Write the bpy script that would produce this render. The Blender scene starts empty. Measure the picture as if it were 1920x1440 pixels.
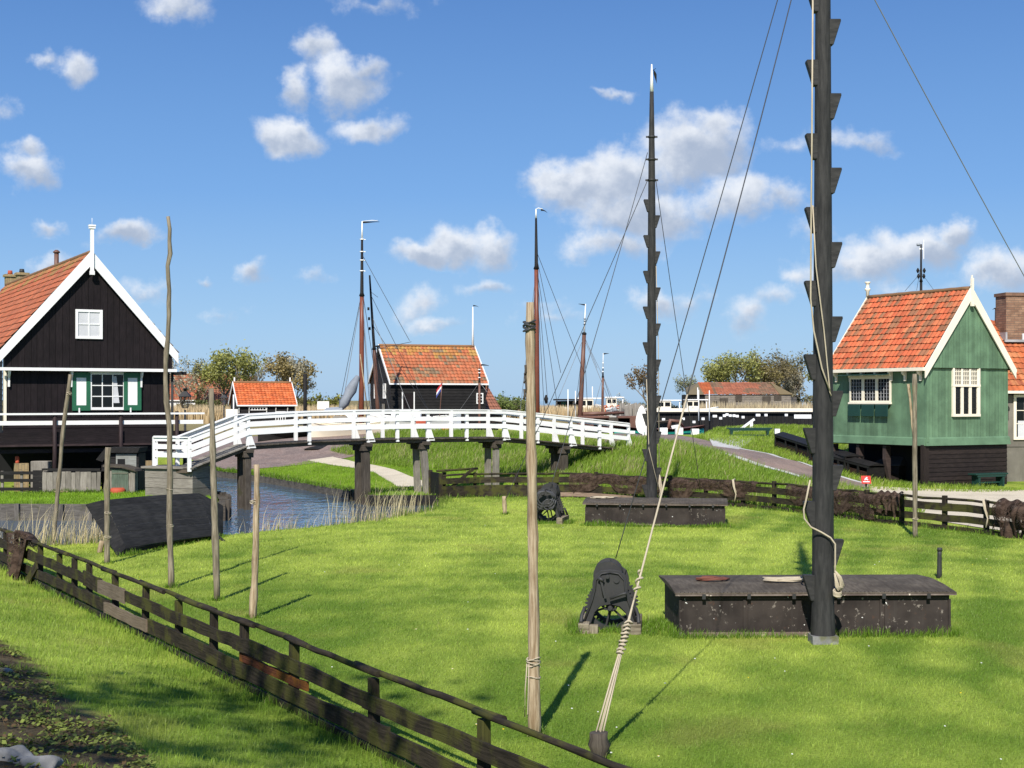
import bpy, math, random
import numpy as np
from mathutils import Vector as V, Matrix

random.seed(7); rng = np.random.default_rng(7)
SC = bpy.context.scene
COL = SC.collection
F = 2700.0      # focal length of the photo in photo pixels (1920 wide)
H = 3.4         # eye height above the lawn

def P(px, py, d):
    """world point seen at photo pixel px,py at depth d"""
    return V(((px-960)/F*d, d, H-(py-750)/F*d))

# ------------------------------------------------------------------ mesh builder
BASE = {}
class MB:
    def __init__(s): s.v=[]; s.f=[]; s.uv=[]; s.c=[]; s.sm=[]
    def face(s, idx, uv, c=(1,1,1), sm=False):
        s.f.append(idx); s.uv.append(uv); s.c.append(c); s.sm.append(sm)
    def poly(s, pts, c=(1,1,1), uvs=None):
        i=len(s.v); s.v += [tuple(p) for p in pts]
        if uvs is None:
            p0=V(pts[0]); e=(V(pts[1])-p0); e=e.normalized() if e.length>0 else V((1,0,0))
            n=V((0,0,0))
            for k in range(1,len(pts)-1): n+= (V(pts[k])-p0).cross(V(pts[k+1])-p0)
            n=n.normalized() if n.length>0 else V((0,0,1)); g=n.cross(e)
            uvs=[((V(p)-p0).dot(e),(V(p)-p0).dot(g)) for p in pts]
        s.face(list(range(i,i+len(pts))), uvs, c)
    def obox(s, c, X, Y, Z, col=(1,1,1), tx=1.0, ty=1.0):
        """box with half vectors X,Y,Z; tx,ty scale the +Z end"""
        c=V(c); X=V(X); Y=V(Y); Z=V(Z); i=len(s.v)
        if X.cross(Y).dot(Z) < 0: Y=-Y
        for sz in (-1,1):
            a,b=(1,1) if sz<0 else (tx,ty)
            for sx,sy in ((-1,-1),(1,-1),(1,1),(-1,1)):
                s.v.append(tuple(c+X*sx*a+Y*sy*b+Z*sz))
        L=(X.length*2,Y.length*2,Z.length*2); m=L.index(max(L))
        ru,rv=random.random()*7,random.random()*7
        def cc(k): # coords along each axis of corner k
            z=k//4; q=k%4
            return (L[0]*(q in (1,2)), L[1]*(q in (2,3)), L[2]*z)
        for n,(idx,ax) in enumerate((((3,2,1,0),(0,1)),((4,5,6,7),(0,1)),((0,1,5,4),(0,2)),((1,2,6,5),(1,2)),((2,3,7,6),(0,2)),((3,0,4,7),(1,2)))):
            a,b=ax
            if b==m: a,b=b,a
            s.face([i+k for k in idx], [(cc(k)[a]+ru, cc(k)[b]+rv+n*.37) for k in idx], col)
    def box(s, c, size, rz=0, col=(1,1,1), **kw):
        R=Matrix.Rotation(rz,3,'Z')
        s.obox(c, R@V((size[0]/2,0,0)), R@V((0,size[1]/2,0)), V((0,0,size[2]/2)), col, **kw)
    def beam(s, p0, p1, w, h, up=(0,0,1), col=(1,1,1)):
        p0=V(p0); p1=V(p1); d=p1-p0; u=V(up)
        side=u.cross(d)
        if side.length<1e-6: side=V((1,0,0)).cross(d)
        side.normalize(); uu=d.cross(side).normalized()
        s.obox((p0+p1)/2, d/2, side*w/2, uu*h/2, col)
    def tube(s, pts, r, n=8, cap=True, col=(1,1,1), sm=True, jit=0, rot=0, ref=None):
        pts=[V(p) for p in pts]; k=len(pts)
        if not hasattr(r,'__len__'): r=[r]*k
        i=len(s.v); L=0; ru=random.random()*9; rv=random.random()*5
        T=(pts[-1]-pts[0]).normalized()
        ref=V(ref) if ref else (V((0,0,1)) if abs(T.z)<.9 else V((1,0,0)))
        Ls=[]
        for j,p in enumerate(pts):
            t=(pts[min(j+1,k-1)]-pts[max(j-1,0)])
            t=t.normalized() if t.length>0 else T
            a=ref-t*ref.dot(t)
            if a.length<1e-4: a=V((0,1,0))-t*t.y
            a.normalize(); b=t.cross(a)
            if j: L+=(p-pts[j-1]).length
            Ls.append(L)
            for q in range(n):
                th=2*math.pi*q/n+rot; rr=r[j]*(1+jit*(random.random()-.5))
                s.v.append(tuple(p+(a*math.cos(th)+b*math.sin(th))*rr))
        R=max(r)
        for j in range(k-1):
            for q in range(n):
                q2=(q+1)%n
                v0=rv+R*6.283*q/n; v1=rv+R*6.283*(q+1)/n
                s.face([i+j*n+q,i+j*n+q2,i+(j+1)*n+q2,i+(j+1)*n+q],
                    [(Ls[j]+ru,v0),(Ls[j]+ru,v1),(Ls[j+1]+ru,v1),(Ls[j+1]+ru,v0)],col,sm)
        if cap:
            for j,o in ((0,1),(k-1,0)):
                idx=[i+j*n+q for q in range(n)]
                if o: idx=idx[::-1]
                s.face(idx,[(R*math.cos(2*math.pi*q/n)+ru,R*math.sin(2*math.pi*q/n)*.1+rv) for q in range(n)],col)
    def prism(s, pts, ext, col=(1,1,1)):
        """closed outline pts extruded by ext (both caps)"""
        pts=[V(p) for p in pts]; e=V(ext)
        n=V((0,0,0))
        for k in range(1,len(pts)-1): n+=(pts[k]-pts[0]).cross(pts[k+1]-pts[0])
        if n.dot(e)>0: pts=pts[::-1]
        m=len(pts); i=len(s.v); s.v+=[tuple(p) for p in pts]+[tuple(p+e) for p in pts]
        a=(pts[1]-pts[0]).normalized(); nn=n.normalized(); b=nn.cross(a)
        uv=[((p-pts[0]).dot(a),(p-pts[0]).dot(b)) for p in pts]
        s.face(list(range(i,i+m)),uv,col); s.face(list(range(i+2*m-1,i+m-1,-1)),uv[::-1],col)
        el=e.length
        for k in range(m):
            k2=(k+1)%m; l=(pts[k2]-pts[k]).length
            s.face([i+k2,i+k,i+m+k,i+m+k2],[(l,0),(0,0),(0,el),(l,el)],col)
    def grid(s, fn, nu, nv, col=(1,1,1), sm=True, uvs=(1,1), colfn=None):
        i=len(s.v)
        for a in range(nu+1):
            for b in range(nv+1): s.v.append(tuple(fn(a/nu,b/nv)))
        for a in range(nu):
            for b in range(nv):
                k=i+a*(nv+1)+b
                s.face([k,k+nv+1,k+nv+2,k+1],[(uvs[0]*x/nu,uvs[1]*y/nv) for x,y in ((a,b),(a+1,b),(a+1,b+1),(a,b+1))],
                    colfn(a,b) if colfn else col, sm)
    def build(s, name, mat, parent=None, bevel=0, label=None):
        me=bpy.data.meshes.new(name)
        off=BASE.get(parent.name,V((0,0,0))) if parent else V((0,0,0))
        me.from_pydata([tuple(V(p)-off) for p in s.v],[],s.f)
        uvl=me.uv_layers.new(name='UVMap')
        flat=np.array([c for fu in s.uv for u in fu for c in u],dtype=np.float32)
        uvl.data.foreach_set('uv',flat)
        ca=me.color_attributes.new('col','FLOAT_COLOR','CORNER')
        cl=np.array([ (c[0],c[1],c[2],1.) for fi,c in zip(s.f,s.c) for _ in fi],dtype=np.float32).ravel()
        ca.data.foreach_set('color',cl)
        me.polygons.foreach_set('use_smooth',np.array(s.sm,dtype=bool))
        me.materials.append(mat); me.update()
        o=bpy.data.objects.new(name,me); COL.objects.link(o)
        if parent: o.parent=parent
        BASE[o.name]=off
        if label: o['label']=label
        if bevel:
            b=o.modifiers.new('bevel','BEVEL'); b.width=bevel; b.segments=1; b.limit_method='ANGLE'
        return o

def tag(o, label, cat, group=None, kind=None):
    if label: o['label']=label
    if cat: o['category']=cat
    if group: o['group']=group
    if kind: o['kind']=kind
    return o
def thing(name, label, cat, loc=(0,0,0), group=None):
    o=bpy.data.objects.new(name,None); COL.objects.link(o); o.location=loc
    o.empty_display_size=.3
    BASE[o.name]=V(loc)
    return tag(o,label,cat,group)
def single(mb, name, mat, label, cat, group=None, bevel=0):
    """a thing that is one mesh, its origin at its base"""
    vs=mb.v; lo=min(p[2] for p in vs)
    b=V((sum(p[0] for p in vs)/len(vs),sum(p[1] for p in vs)/len(vs),lo))
    mb.v=[tuple(V(p)-b) for p in vs]
    o=mb.build(name,mat,None,bevel); o.location=b
    return tag(o,label,cat,group)
def kids(o): return [c for c in bpy.data.objects if c.parent==o]
def copy_tree(o, parent=None):
    c=o.copy(); COL.objects.link(c)
    if parent: c.parent=parent
    for ch in kids(o): copy_tree(ch,c)
    return c
def struct(o, kind='structure'):
    o['kind']=kind; return o

# ------------------------------------------------------------------ numpy helpers
def h2(ix,iy,s):
    n=(ix.astype(np.int64)*374761393+iy.astype(np.int64)*668265263+s*974634777)&0x7fffffff
    n=((n^(n>>13))*1274126177)&0x7fffffff
    return ((n^(n>>16))&0xffff)/65535.0
def vn(x,y,s=0):
    x=np.asarray(x,float); y=np.asarray(y,float)
    ix=np.floor(x); iy=np.floor(y); fx=x-ix; fy=y-iy
    fx=fx*fx*(3-2*fx); fy=fy*fy*(3-2*fy)
    a=h2(ix,iy,s); b=h2(ix+1,iy,s); c=h2(ix,iy+1,s); d=h2(ix+1,iy+1,s)
    return a+(b-a)*fx+(c-a)*fy+(a-b-c+d)*fx*fy
def fbm(x,y,s=0,o=3):
    t=0;a=.5
    for k in range(o): t=t+a*vn(x*2**k,y*2**k,s+k); a*=.5
    return t/(1-.5**o)
def sst(a,b,x):
    t=np.clip((x-a)/(b-a),0,1); return t*t*(3-2*t)
def inpoly(x,y,poly):
    x=np.asarray(x,float); y=np.asarray(y,float); r=np.zeros(x.shape,bool)
    n=len(poly)
    for i in range(n):
        x0,y0=poly[i]; x1,y1=poly[(i+1)%n]
        if y0==y1: continue
        c=((y0>y)!=(y1>y))&(x<(x1-x0)*(y-y0)/(y1-y0)+x0); r^=c
    return r
def segdist(x,y,a,b):
    dx,dy=b[0]-a[0],b[1]-a[1]; L=dx*dx+dy*dy+1e-9
    t=np.clip(((x-a[0])*dx+(y-a[1])*dy)/L,0,1)
    return np.hypot(x-a[0]-t*dx,y-a[1]-t*dy)

# ------------------------------------------------------------------ materials
class NT:
    def __init__(s,name):
        s.m=bpy.data.materials.new(name); s.m.use_nodes=True; s.t=s.m.node_tree
        s.t.nodes.clear(); s.out=s.n('ShaderNodeOutputMaterial')
    def n(s,typ,ins=None,**kw):
        nd=s.t.nodes.new(typ)
        for k,v in kw.items(): setattr(nd,k,v)
        for k,v in (ins or {}).items():
            if isinstance(v,bpy.types.NodeSocket): s.t.links.new(v,nd.inputs[k])
            else: nd.inputs[k].default_value=v
        return nd
    def link(s,a,b): s.t.links.new(a,b)
    def mix(s,f,a,b,bt='MIX'):
        nd=s.n('ShaderNodeMix',data_type='RGBA',blend_type=bt)
        for k,v in ((0,f),(6,a),(7,b)):
            if isinstance(v,bpy.types.NodeSocket): s.link(v,nd.inputs[k])
            else: nd.inputs[k].default_value=(v if k==0 else (*v[:3],1))
        return nd.outputs[2]
    def math(s,op,a,b=0,clamp=False):
        nd=s.n('ShaderNodeMath',operation=op,use_clamp=clamp)
        for k,v in ((0,a),(1,b)):
            if isinstance(v,bpy.types.NodeSocket): s.link(v,nd.inputs[k])
            else: nd.inputs[k].default_value=v
        return nd.outputs[0]
    def ramp(s,f,a,b):
        nd=s.n('ShaderNodeMapRange',{'Value':f,'From Min':a,'From Max':b}); nd.interpolation_type='SMOOTHSTEP'
        return nd.outputs[0]
    def noise(s,vec,scale,detail=4,rough=.55,w=0):
        nd=s.n('ShaderNodeTexNoise',{'Scale':scale,'Detail':detail,'Roughness':rough})
        if vec is not None: s.link(vec,nd.inputs['Vector'])
        return nd.outputs[0]
    def mapping(s,vec,sc=(1,1,1),loc=(0,0,0)):
        nd=s.n('ShaderNodeMapping',{'Scale':sc,'Location':loc}); s.link(vec,nd.inputs[0]); return nd.outputs[0]
    def col(s): return s.n('ShaderNodeAttribute',attribute_name='col').outputs['Color']
    def obj(s): return s.n('ShaderNodeTexCoord').outputs['Object']
    def uv(s): return s.n('ShaderNodeTexCoord').outputs['UV']
    def geo(s): return s.n('ShaderNodeNewGeometry').outputs['Position']
    def fin(s,color,rough=.7,bump=None,bs=.3,bd=.01,metal=0,spec=.4):
        b=s.n('ShaderNodeBsdfPrincipled',{'Roughness':rough,'Metallic':metal,'Specular IOR Level':spec})
        if isinstance(color,bpy.types.NodeSocket): s.link(color,b.inputs['Base Color'])
        else: b.inputs['Base Color'].default_value=(*color,1)
        if bump is not None:
            bn=s.n('ShaderNodeBump',{'Strength':bs,'Distance':bd}); s.link(bump,bn.inputs['Height'])
            s.link(bn.outputs[0],b.inputs['Normal'])
        s.link(b.outputs[0],s.out.inputs[0]); return s.m

def wood(name,a,b,rough=.75,grain=14,moss=None,mossat=.55,bump=.4,patch=.35):
    t=NT(name); uv=t.uv(); ob=t.geo()
    g=t.noise(t.mapping(uv,(1.0,grain,1)),3,6,.6)
    c=t.mix(t.ramp(g,.3,.72),a,b)
    pn=t.noise(ob,1.7,4)
    c=t.mix(t.math('MULTIPLY',t.ramp(pn,.35,.7),patch),c,tuple(x*.45 for x in a))
    g2=t.noise(t.mapping(uv,(3,grain*4,1)),4,3,.7)
    c=t.mix(t.math('MULTIPLY',t.ramp(g2,.55,.75),.45),c,tuple(x*.4 for x in a))
    if moss:
        mn=t.noise(ob,2.3,5,.6); c=t.mix(t.math('MULTIPLY',t.ramp(mn,mossat,mossat+.14),.8),c,moss)
    c=t.mix(1.0,c,t.col(),'MULTIPLY')
    return t.fin(c,rough,g,bump,.012,spec=.16)
def paint(name,c0,rough=.5,var=.12,dirt=(.3,.28,.22),dirtamt=.25,grain=True,spec=.4):
    t=NT(name); uv=t.uv(); ob=t.geo()
    n=t.noise(ob,1.3,5,.6)
    c=t.mix(t.ramp(n,.3,.7),tuple(x*(1-var) for x in c0),tuple(min(1,x*(1+var*.6)) for x in c0))
    g=t.noise(t.mapping(uv,(1.2,26,1)),3,5,.6)
    c=t.mix(t.math('MULTIPLY',t.ramp(g,.56,.78),dirtamt),c,dirt)
    c=t.mix(1.0,c,t.col(),'MULTIPLY')
    return t.fin(c,rough,g if grain else n,.22,.006,spec=spec)

M={}
M['pale_wood']=wood('pale_wood',(.24,.165,.095),(.54,.435,.295),.85,9,moss=(.14,.085,.045),mossat=.57,bump=1.0,patch=.3)
M['grey_wood']=wood('grey_wood',(.125,.102,.070),(.335,.285,.205),.88,9,moss=(.20,.19,.10),mossat=.58,bump=.7)
M['silver_wood']=wood('silver_wood',(.17,.15,.125),(.30,.275,.235),.85,14,bump=.6)
M['fence_wood']=wood('fence_wood',(.018,.0145,.0105),(.052,.041,.029),.9,10,moss=(.066,.066,.016),mossat=.47,bump=.8)
M['pile_wood']=wood('pile_wood',(.050,.040,.032),(.115,.098,.078),.85,12,moss=(.05,.05,.02),mossat=.62,bump=.6)
M['tar_wood']=wood('tar_wood',(.012,.011,.011),(.026,.024,.023),.62,10,bump=.5)
M['boat_tar']=wood('boat_tar',(.016,.0155,.015),(.038,.036,.033),.85,8,bump=.7,patch=.5)
M['house_dark']=wood('house_dark',(.0115,.0085,.0092),(.0215,.0155,.0165),.6,9,bump=.45,patch=.35)
M['skirt_dark']=wood('skirt_dark',(.020,.0145,.0125),(.036,.026,.022),.6,9,bump=.35,patch=.2)
M['barn_wood']=wood('barn_wood',(.16,.135,.11),(.30,.265,.22),.9,6,bump=.3)
M['green']=paint('green_paint',(.112,.196,.112),.65,.25,(.06,.11,.062),.6)
M['shutter_green']=paint('shutter_green',(.022,.12,.060),.45,.08,(.02,.08,.04),.2)
M['dark_green']=paint('dark_green_paint',(.012,.045,.035),.4,.1,(.02,.03,.025),.3)
M['white']=paint('white_paint',(.82,.81,.78),.5,.06,(.42,.41,.33),.26)
M['cream']=paint('cream_paint',(.80,.73,.585),.5,.06,(.45,.40,.29),.28)
M['mast_paint']=wood('mast_paint',(.026,.0255,.0255),(.052,.050,.048),.6,5,bump=.5,patch=.35)
M['iron']=paint('black_iron',(.030,.0295,.029),.6,.35,(.070,.055,.042),.6)
M['rope']=wood('rope',(.40,.335,.235),(.58,.50,.37),.9,40,bump=.8,patch=.15)
M['wire']=paint('steel_wire',(.05,.05,.052),.5,.1,(.08,.07,.06),.2)
M['pale_wire']=paint('pale_wire',(.22,.22,.22),.5,.1,(.2,.19,.17),.2)
M['rust_chain']=paint('rusty_chain',(.16,.055,.035),.8,.4,(.08,.03,.02),.6)
M['rust_mast']=paint('varnished_mast',(.175,.050,.026),.45,.2,(.08,.03,.02),.4)
M['brown_mast']=paint('brown_mast',(.14,.066,.044),.5,.25,(.07,.04,.03),.5)
M['tile']=None
M['felt']=paint('roof_felt',(.045,.045,.043),.85,.3,(.09,.085,.075),.5)
M['sail']=paint('sail_cover',(.20,.22,.25),.7,.2,(.1,.12,.15),.3)
M['teal']=paint('teal_paint',(.045,.42,.33),.4,.1,(.05,.2,.16),.2)
M['red']=paint('red_paint',(.60,.045,.030),.5,.1,(.4,.06,.05),.2)
M['flag_red']=paint('flag_red',(.55,.03,.04),.7,.1,(.4,.05,.05),.1)
M['flag_blue']=paint('flag_blue',(.05,.07,.28),.7,.1,(.05,.05,.2),.1)
M['orange']=paint('orange_paint',(.65,.14,.04),.5,.1,(.4,.1,.05),.2)
M['terracotta']=paint('terracotta_tub',(.42,.075,.035),.75,.15,(.25,.06,.04),.3)
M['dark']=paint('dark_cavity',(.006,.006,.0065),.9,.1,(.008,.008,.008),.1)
M['curtain']=paint('curtain',(.55,.55,.56),.8,.1,(.3,.3,.32),.5)
M['lead']=paint('lead_sheet',(.34,.34,.345),.5,.25,(.2,.2,.2),.4)
M['grey_plastic']=paint('grey_panel',(.32,.34,.36),.5,.1,(.2,.2,.2),.2)

def mk_tile(name):
    t=NT(name); ob=t.geo(); c=t.col()
    n=t.noise(ob,9,4,.65); c=t.mix(t.math('MULTIPLY',t.ramp(n,.48,.8),.45),c,(.13,.065,.035))
    n2=t.noise(ob,40,3,.6); c=t.mix(t.math('MULTIPLY',t.ramp(n2,.5,.8),.25),c,(.5,.2,.1))
    return t.fin(c,.75,n2,.3,.01)
M['tile']=mk_tile('clay_tile')
def mk_net():
    t=NT('fishing_net'); uv=t.uv()
    vo=t.n('ShaderNodeTexVoronoi',{'Scale':16.0},feature='DISTANCE_TO_EDGE'); t.link(uv,vo.inputs['Vector'])
    hole=t.ramp(vo.outputs[0],.05,.14)
    n=t.noise(uv,1.6,4); thin=t.ramp(n,.42,.62)
    al=t.math('MULTIPLY',hole,thin)
    b=t.n('ShaderNodeBsdfPrincipled',{'Roughness':.95,'Specular IOR Level':.1})
    c=t.mix(t.ramp(t.noise(uv,7,5),.3,.7),(.030,.019,.014),(.090,.060,.045)); t.link(c,b.inputs['Base Color'])
    bn=t.n('ShaderNodeBump',{'Strength':.8,'Distance':.03}); t.link(t.noise(uv,18,4,.7),bn.inputs['Height']); t.link(bn.outputs[0],b.inputs['Normal'])
    tr=t.n('ShaderNodeBsdfTransparent'); mx=t.n('ShaderNodeMixShader')
    t.link(al,mx.inputs[0]); t.link(b.outputs[0],mx.inputs[1]); t.link(tr.outputs[0],mx.inputs[2]); t.link(mx.outputs[0],t.out.inputs[0])
    return t.m
M['net']=mk_net()
def mk_glass():
    t=NT('window_glass'); n=t.noise(t.obj(),2.0,2)
    return t.fin((.010,.011,.013),.08,n,.05,.02,spec=.25)
M['glass']=mk_glass()
def mk_clear():
    t=NT('lantern_glass'); g=t.n('ShaderNodeBsdfGlossy',{'Roughness':.08}); tr=t.n('ShaderNodeBsdfTransparent',{'Color':(.82,.85,.85,1)})
    mx=t.n('ShaderNodeMixShader',{0:.16}); t.link(tr.outputs[0],mx.inputs[1]); t.link(g.outputs[0],mx.inputs[2]); t.link(mx.outputs[0],t.out.inputs[0]); return t.m
M['clear']=mk_clear()
def mk_steel():
    """old black-painted sheet steel with worn, chalky patches"""
    t=NT('worn_black_steel'); ob=t.geo(); uv=t.uv()
    c=t.mix(t.ramp(t.noise(ob,2.2,5),.35,.7),(.022,.0165,.0145),(.046,.036,.031))
    n=t.noise(ob,11,6,.72); m=t.noise(ob,1.5,3)
    c=t.mix(t.math('MULTIPLY',t.ramp(n,.59,.66),t.ramp(m,.42,.56)),c,(.22,.19,.16))
    n2=t.noise(ob,7,6,.7); c=t.mix(t.math('MULTIPLY',t.ramp(n2,.61,.70),.55),c,(.10,.045,.025))
    st=t.noise(t.mapping(ob,(6,6,.5)),2.5,4); c=t.mix(t.math('MULTIPLY',t.ramp(st,.5,.75),.35),c,(.055,.048,.042))
    sp=t.noise(ob,17,2,.5); c=t.mix(t.ramp(sp,.752,.765),c,(.62,.61,.58))
    c=t.mix(1.0,c,t.col(),'MULTIPLY')
    return t.fin(c,.8,n,.25,.006,spec=.25)
M['steel']=mk_steel()
def mk_brick(name,a,b,mo,sx=1.0):
    t=NT(name)
    br=t.n('ShaderNodeTexBrick',{'Color1':(*a,1),'Color2':(*b,1),'Mortar':(*mo,1),'Scale':1.0,'Mortar Size':.008,'Brick Width':.22*sx,'Row Height':.065*sx,'Bias':0.0})
    t.link(t.uv(),br.inputs['Vector'])
    n=t.noise(t.geo(),3,5); c=t.mix(t.math('MULTIPLY',t.ramp(n,.4,.7),.45),br.outputs[0],tuple(x*.5 for x in a))
    return t.fin(c,.85,br.outputs[1],-.3,.008)
M['brick']=mk_brick('brown_brick',(.20,.105,.065),(.33,.20,.125),(.10,.085,.07),1.5)
M['yellow_brick']=mk_brick('yellow_brick',(.30,.21,.10),(.42,.31,.16),(.16,.13,.09),1.6)
M['lid_steel']=wood('worn_lid',(.075,.060,.044),(.135,.113,.085),.85,6,bump=.3,patch=.6,moss=(.075,.062,.035),mossat=.6)
def mk_stucco():
    t=NT('grey_stucco'); ob=t.geo()
    c=t.mix(t.ramp(t.noise(ob,.9,5),.3,.7),(.125,.113,.092),(.20,.182,.15))
    c=t.mix(t.math('MULTIPLY',t.ramp(t.noise(t.mapping(ob,(3,3,.4)),2,4),.5,.75),.5),c,(.10,.09,.07))
    return t.fin(c,.9,t.noise(ob,60,3),.3,.005)
M['stucco']=mk_stucco()
def mk_stone():
    t=NT('pale_stone'); ob=t.geo()
    c=t.mix(t.ramp(t.noise(ob,6,5),.3,.7),(.13,.13,.13),(.24,.235,.225))
    c=t.mix(t.math('MULTIPLY',t.ramp(t.noise(ob,2.7,4),.5,.62),.8),c,(.10,.10,.03))
    return t.fin(c,.85,t.noise(ob,14,5,.65),.6,.02)
M['stone']=mk_stone()

# roofs and walls ---------------------------------------------------
def tile_roof(mb,O,eu,ev,W,L,tw=.25,th=.32,pal=None,cf=None,amp=.030,lift=.045):
    """pantiles: O eave corner, eu along the eave, ev up the slope; one connected sheet"""
    O=V(O);eu=V(eu).normalized();ev=V(ev).normalized();n=eu.cross(ev)
    if n.z<0:n=-n
    nt=max(1,round(W/tw)); nc=max(1,round(L/th)); tw=W/nt; th=L/nc; S=5
    prof=[0,.55,1.0,.45,-.25]
    base=len(mb.v); cols=nt*S+1
    sag=[random.uniform(-.012,.012) for _ in range(nt+1)]
    for j in range(nc):
        for e in (0,1):
            for k in range(cols):
                h=amp*prof[k%S]+ (lift if e==0 else .004)+sag[min(nt,k//S)]*(1 if e==0 else .5)
                mb.v.append(tuple(O+eu*(k*tw/S)+ev*((j+e)*th-(.02 if e==0 else 0))+n*h))
    for j in range(nc):
        for i in range(nt):
            c=cf(i/nt,j/nc) if cf else random.choice(pal)
            q=random.uniform(.82,1.14); c=tuple(x*q for x in c)
            for k in range(i*S,(i+1)*S):
                a=base+(2*j)*cols+k; b=base+(2*j+1)*cols+k
                mb.face([a,a+1,b+1,b],[(k*tw/S,j*th),((k+1)*tw/S,j*th),((k+1)*tw/S,(j+1)*th),(k*tw/S,(j+1)*th)],c,False)
                if j<nc-1:
                    d=base+(2*j+2)*cols+k
                    mb.face([b,b+1,d+1,d],[(0,0),(.1,0),(.1,.1),(0,.1)],tuple(x*.5 for x in c),False)
PAL_ORANGE=[(.52,.115,.042),(.56,.138,.052),(.48,.102,.038),(.40,.110,.045),(.28,.120,.056),(.26,.112,.054),(.52,.155,.062)]
PAL_NEW=[(.55,.125,.032),(.60,.15,.042),(.50,.105,.028),(.57,.15,.05)]
PAL_OLD=[(.34,.10,.045),(.40,.11,.05),(.27,.105,.055),(.22,.12,.06),(.36,.13,.06)]

def board_wall(mb,A,eu,n,w,zb,zt,bw=.2,gap=.012,dep=.012,x0=0.0):
    """vertical boards; zb,zt callables of distance along eu"""
    A=V(A);eu=V(eu);n=V(n); st=[];x=x0
    while x<w-.02:
        b=min(bw*random.uniform(.85,1.15),w-x); d=random.uniform(0,.006); c=random.uniform(.84,1.12)
        st+= [(x+gap*.4,d,c),(x+b-gap*.6,d,c),(x+b-gap*.3,-dep,.55),(x+b+gap*.1,-dep,.55)]; x+=b
    i=len(mb.v)
    for (x,d,c) in st:
        for z in (zb(x),zt(x)): mb.v.append(tuple(A+eu*x+n*d+V((0,0,z))))
    ru=random.random()*5
    for k in range(len(st)-1):
        a=i+2*k; c=st[k][2]
        z0,z1,z2,z3=mb.v[a][2],mb.v[a+2][2],mb.v[a+3][2],mb.v[a+1][2]
        x_,y_=st[k][0],st[k+1][0]; off=(k//4)*.7
        f=[a,a+2,a+3,a+1]
        mb.face(f,[(z0+ru+off,x_),(z1+ru+off,y_),(z2+ru+off,y_),(z3+ru+off,x_)],(c,c,c))
def clap_wall(mb,A,eu,n,x0,x1,z0,z1,ch=.2,lap=.022):
    """horizontal overlapping boards; x0,x1 may be callables of z"""
    A=V(A);eu=V(eu);n=V(n); fx0=x0 if callable(x0) else (lambda z:x0); fx1=x1 if callable(x1) else (lambda z:x1)
    nc=max(1,round((z1-z0)/ch)); ch=(z1-z0)/nc; i=len(mb.v)
    for j in range(nc):
        for e in (0,1):
            z=z0+(j+e)*ch
            for x in (fx0(z),fx1(z)): mb.v.append(tuple(A+eu*x+n*(lap if e==0 else 0)+V((0,0,z))))
    for j in range(nc):
        a=i+4*j; c=random.uniform(.8,1.15); W=fx1(z0)-fx0(z0); r=random.random()*9
        mb.face([a,a+1,a+3,a+2],[(r,j),(r+W,j),(r+W,j+ch),(r,j+ch)],(c,c,c))
        if j<nc-1: mb.face([a+2,a+3,a+5,a+4],[(r,j),(r+W,j),(r+W,j+.02),(r,j+.02)],(c*.6,c*.6,c*.6))
def window(parent,c,eu,n,w,h,nx,ny,fw=.07,fm='white',mw=.03,pane='glass',name='window',depth=.06,muntin=True,mm=None):
    c=V(c);eu=V(eu);n=V(n);Z=V((0,0,1)); f=MB()
    for s in (-1,1):
        f.obox(c+eu*s*(w/2-fw/2)+n*depth/2,eu*fw/2,n*depth/2,Z*h/2)
        f.obox(c+Z*s*(h/2-fw/2)+n*depth/2,eu*(w/2-fw),n*depth/2,Z*fw/2)
    fo=f.build(name,M[fm],parent)
    g=MB(); g.obox(c+n*.018,eu*(w/2-fw),n*.006,Z*(h/2-fw)); g.build('pane',M[pane],fo)
    if muntin and (nx>1 or ny>1):
        m=MB(); iw,ih=w-2*fw,h-2*fw
        for k in range(1,nx): m.obox(c+eu*(-iw/2+iw*k/nx)+n*.036,eu*mw/2,n*.011,Z*ih/2)
        for k in range(1,ny):
            for q in range(nx):
                m.obox(c+eu*(-iw/2+iw*(q+.5)/nx)+Z*(-ih/2+ih*k/ny)+n*.036,eu*(iw/nx-mw)/2,n*.010,Z*mw/2)
        m.build('muntin',M[mm or fm],fo)
    return fo
# ================================================================== terrain
LAWN=[(-14,-5),(-14,33.2),(-11.65,33.2),(-9,35),(-7.3,36.3),(-5.67,38.25),(-3.93,40.8),(-2.6,44.5),(-2.2,50.4),(.5,50.7),(4.5,48.7),(7.5,45.7),(10.5,39.3),(11.8,37.3),(12.8,34.5),(16,30),(16,-5)]
CANAL_BANK=[(-45,31),(-14,33),(-11.65,33.2),(-9,35),(-7.3,36.3),(-5.67,38.25),(-3.93,40.8),(-2.6,44.5),(-2.3,48.5)]
CANAL_WALL=[(-2.4,50.6),(-4.95,50.4),(-6,54),(-10.9,64.2),(-15.7,71.7),(-21,82),(-30,98),(-36,94),(-26.9,82),(-17.8,64),(-12.74,54),(-9.7,48),(-8.9,44),(-15.7,44.4),(-45,45)]
CANAL=CANAL_BANK+CANAL_WALL
HARBOUR=[(-9,82.5),(4,82.5),(6.5,76),(14,79),(26,84),(60,84),(60,147),(11,147),(11,139),(2,139),(2,93.5),(-9,93.5)]
def uvq(u,v): return (-6+.89*u-.45*v, 54+.45*u+.89*v)
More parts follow.
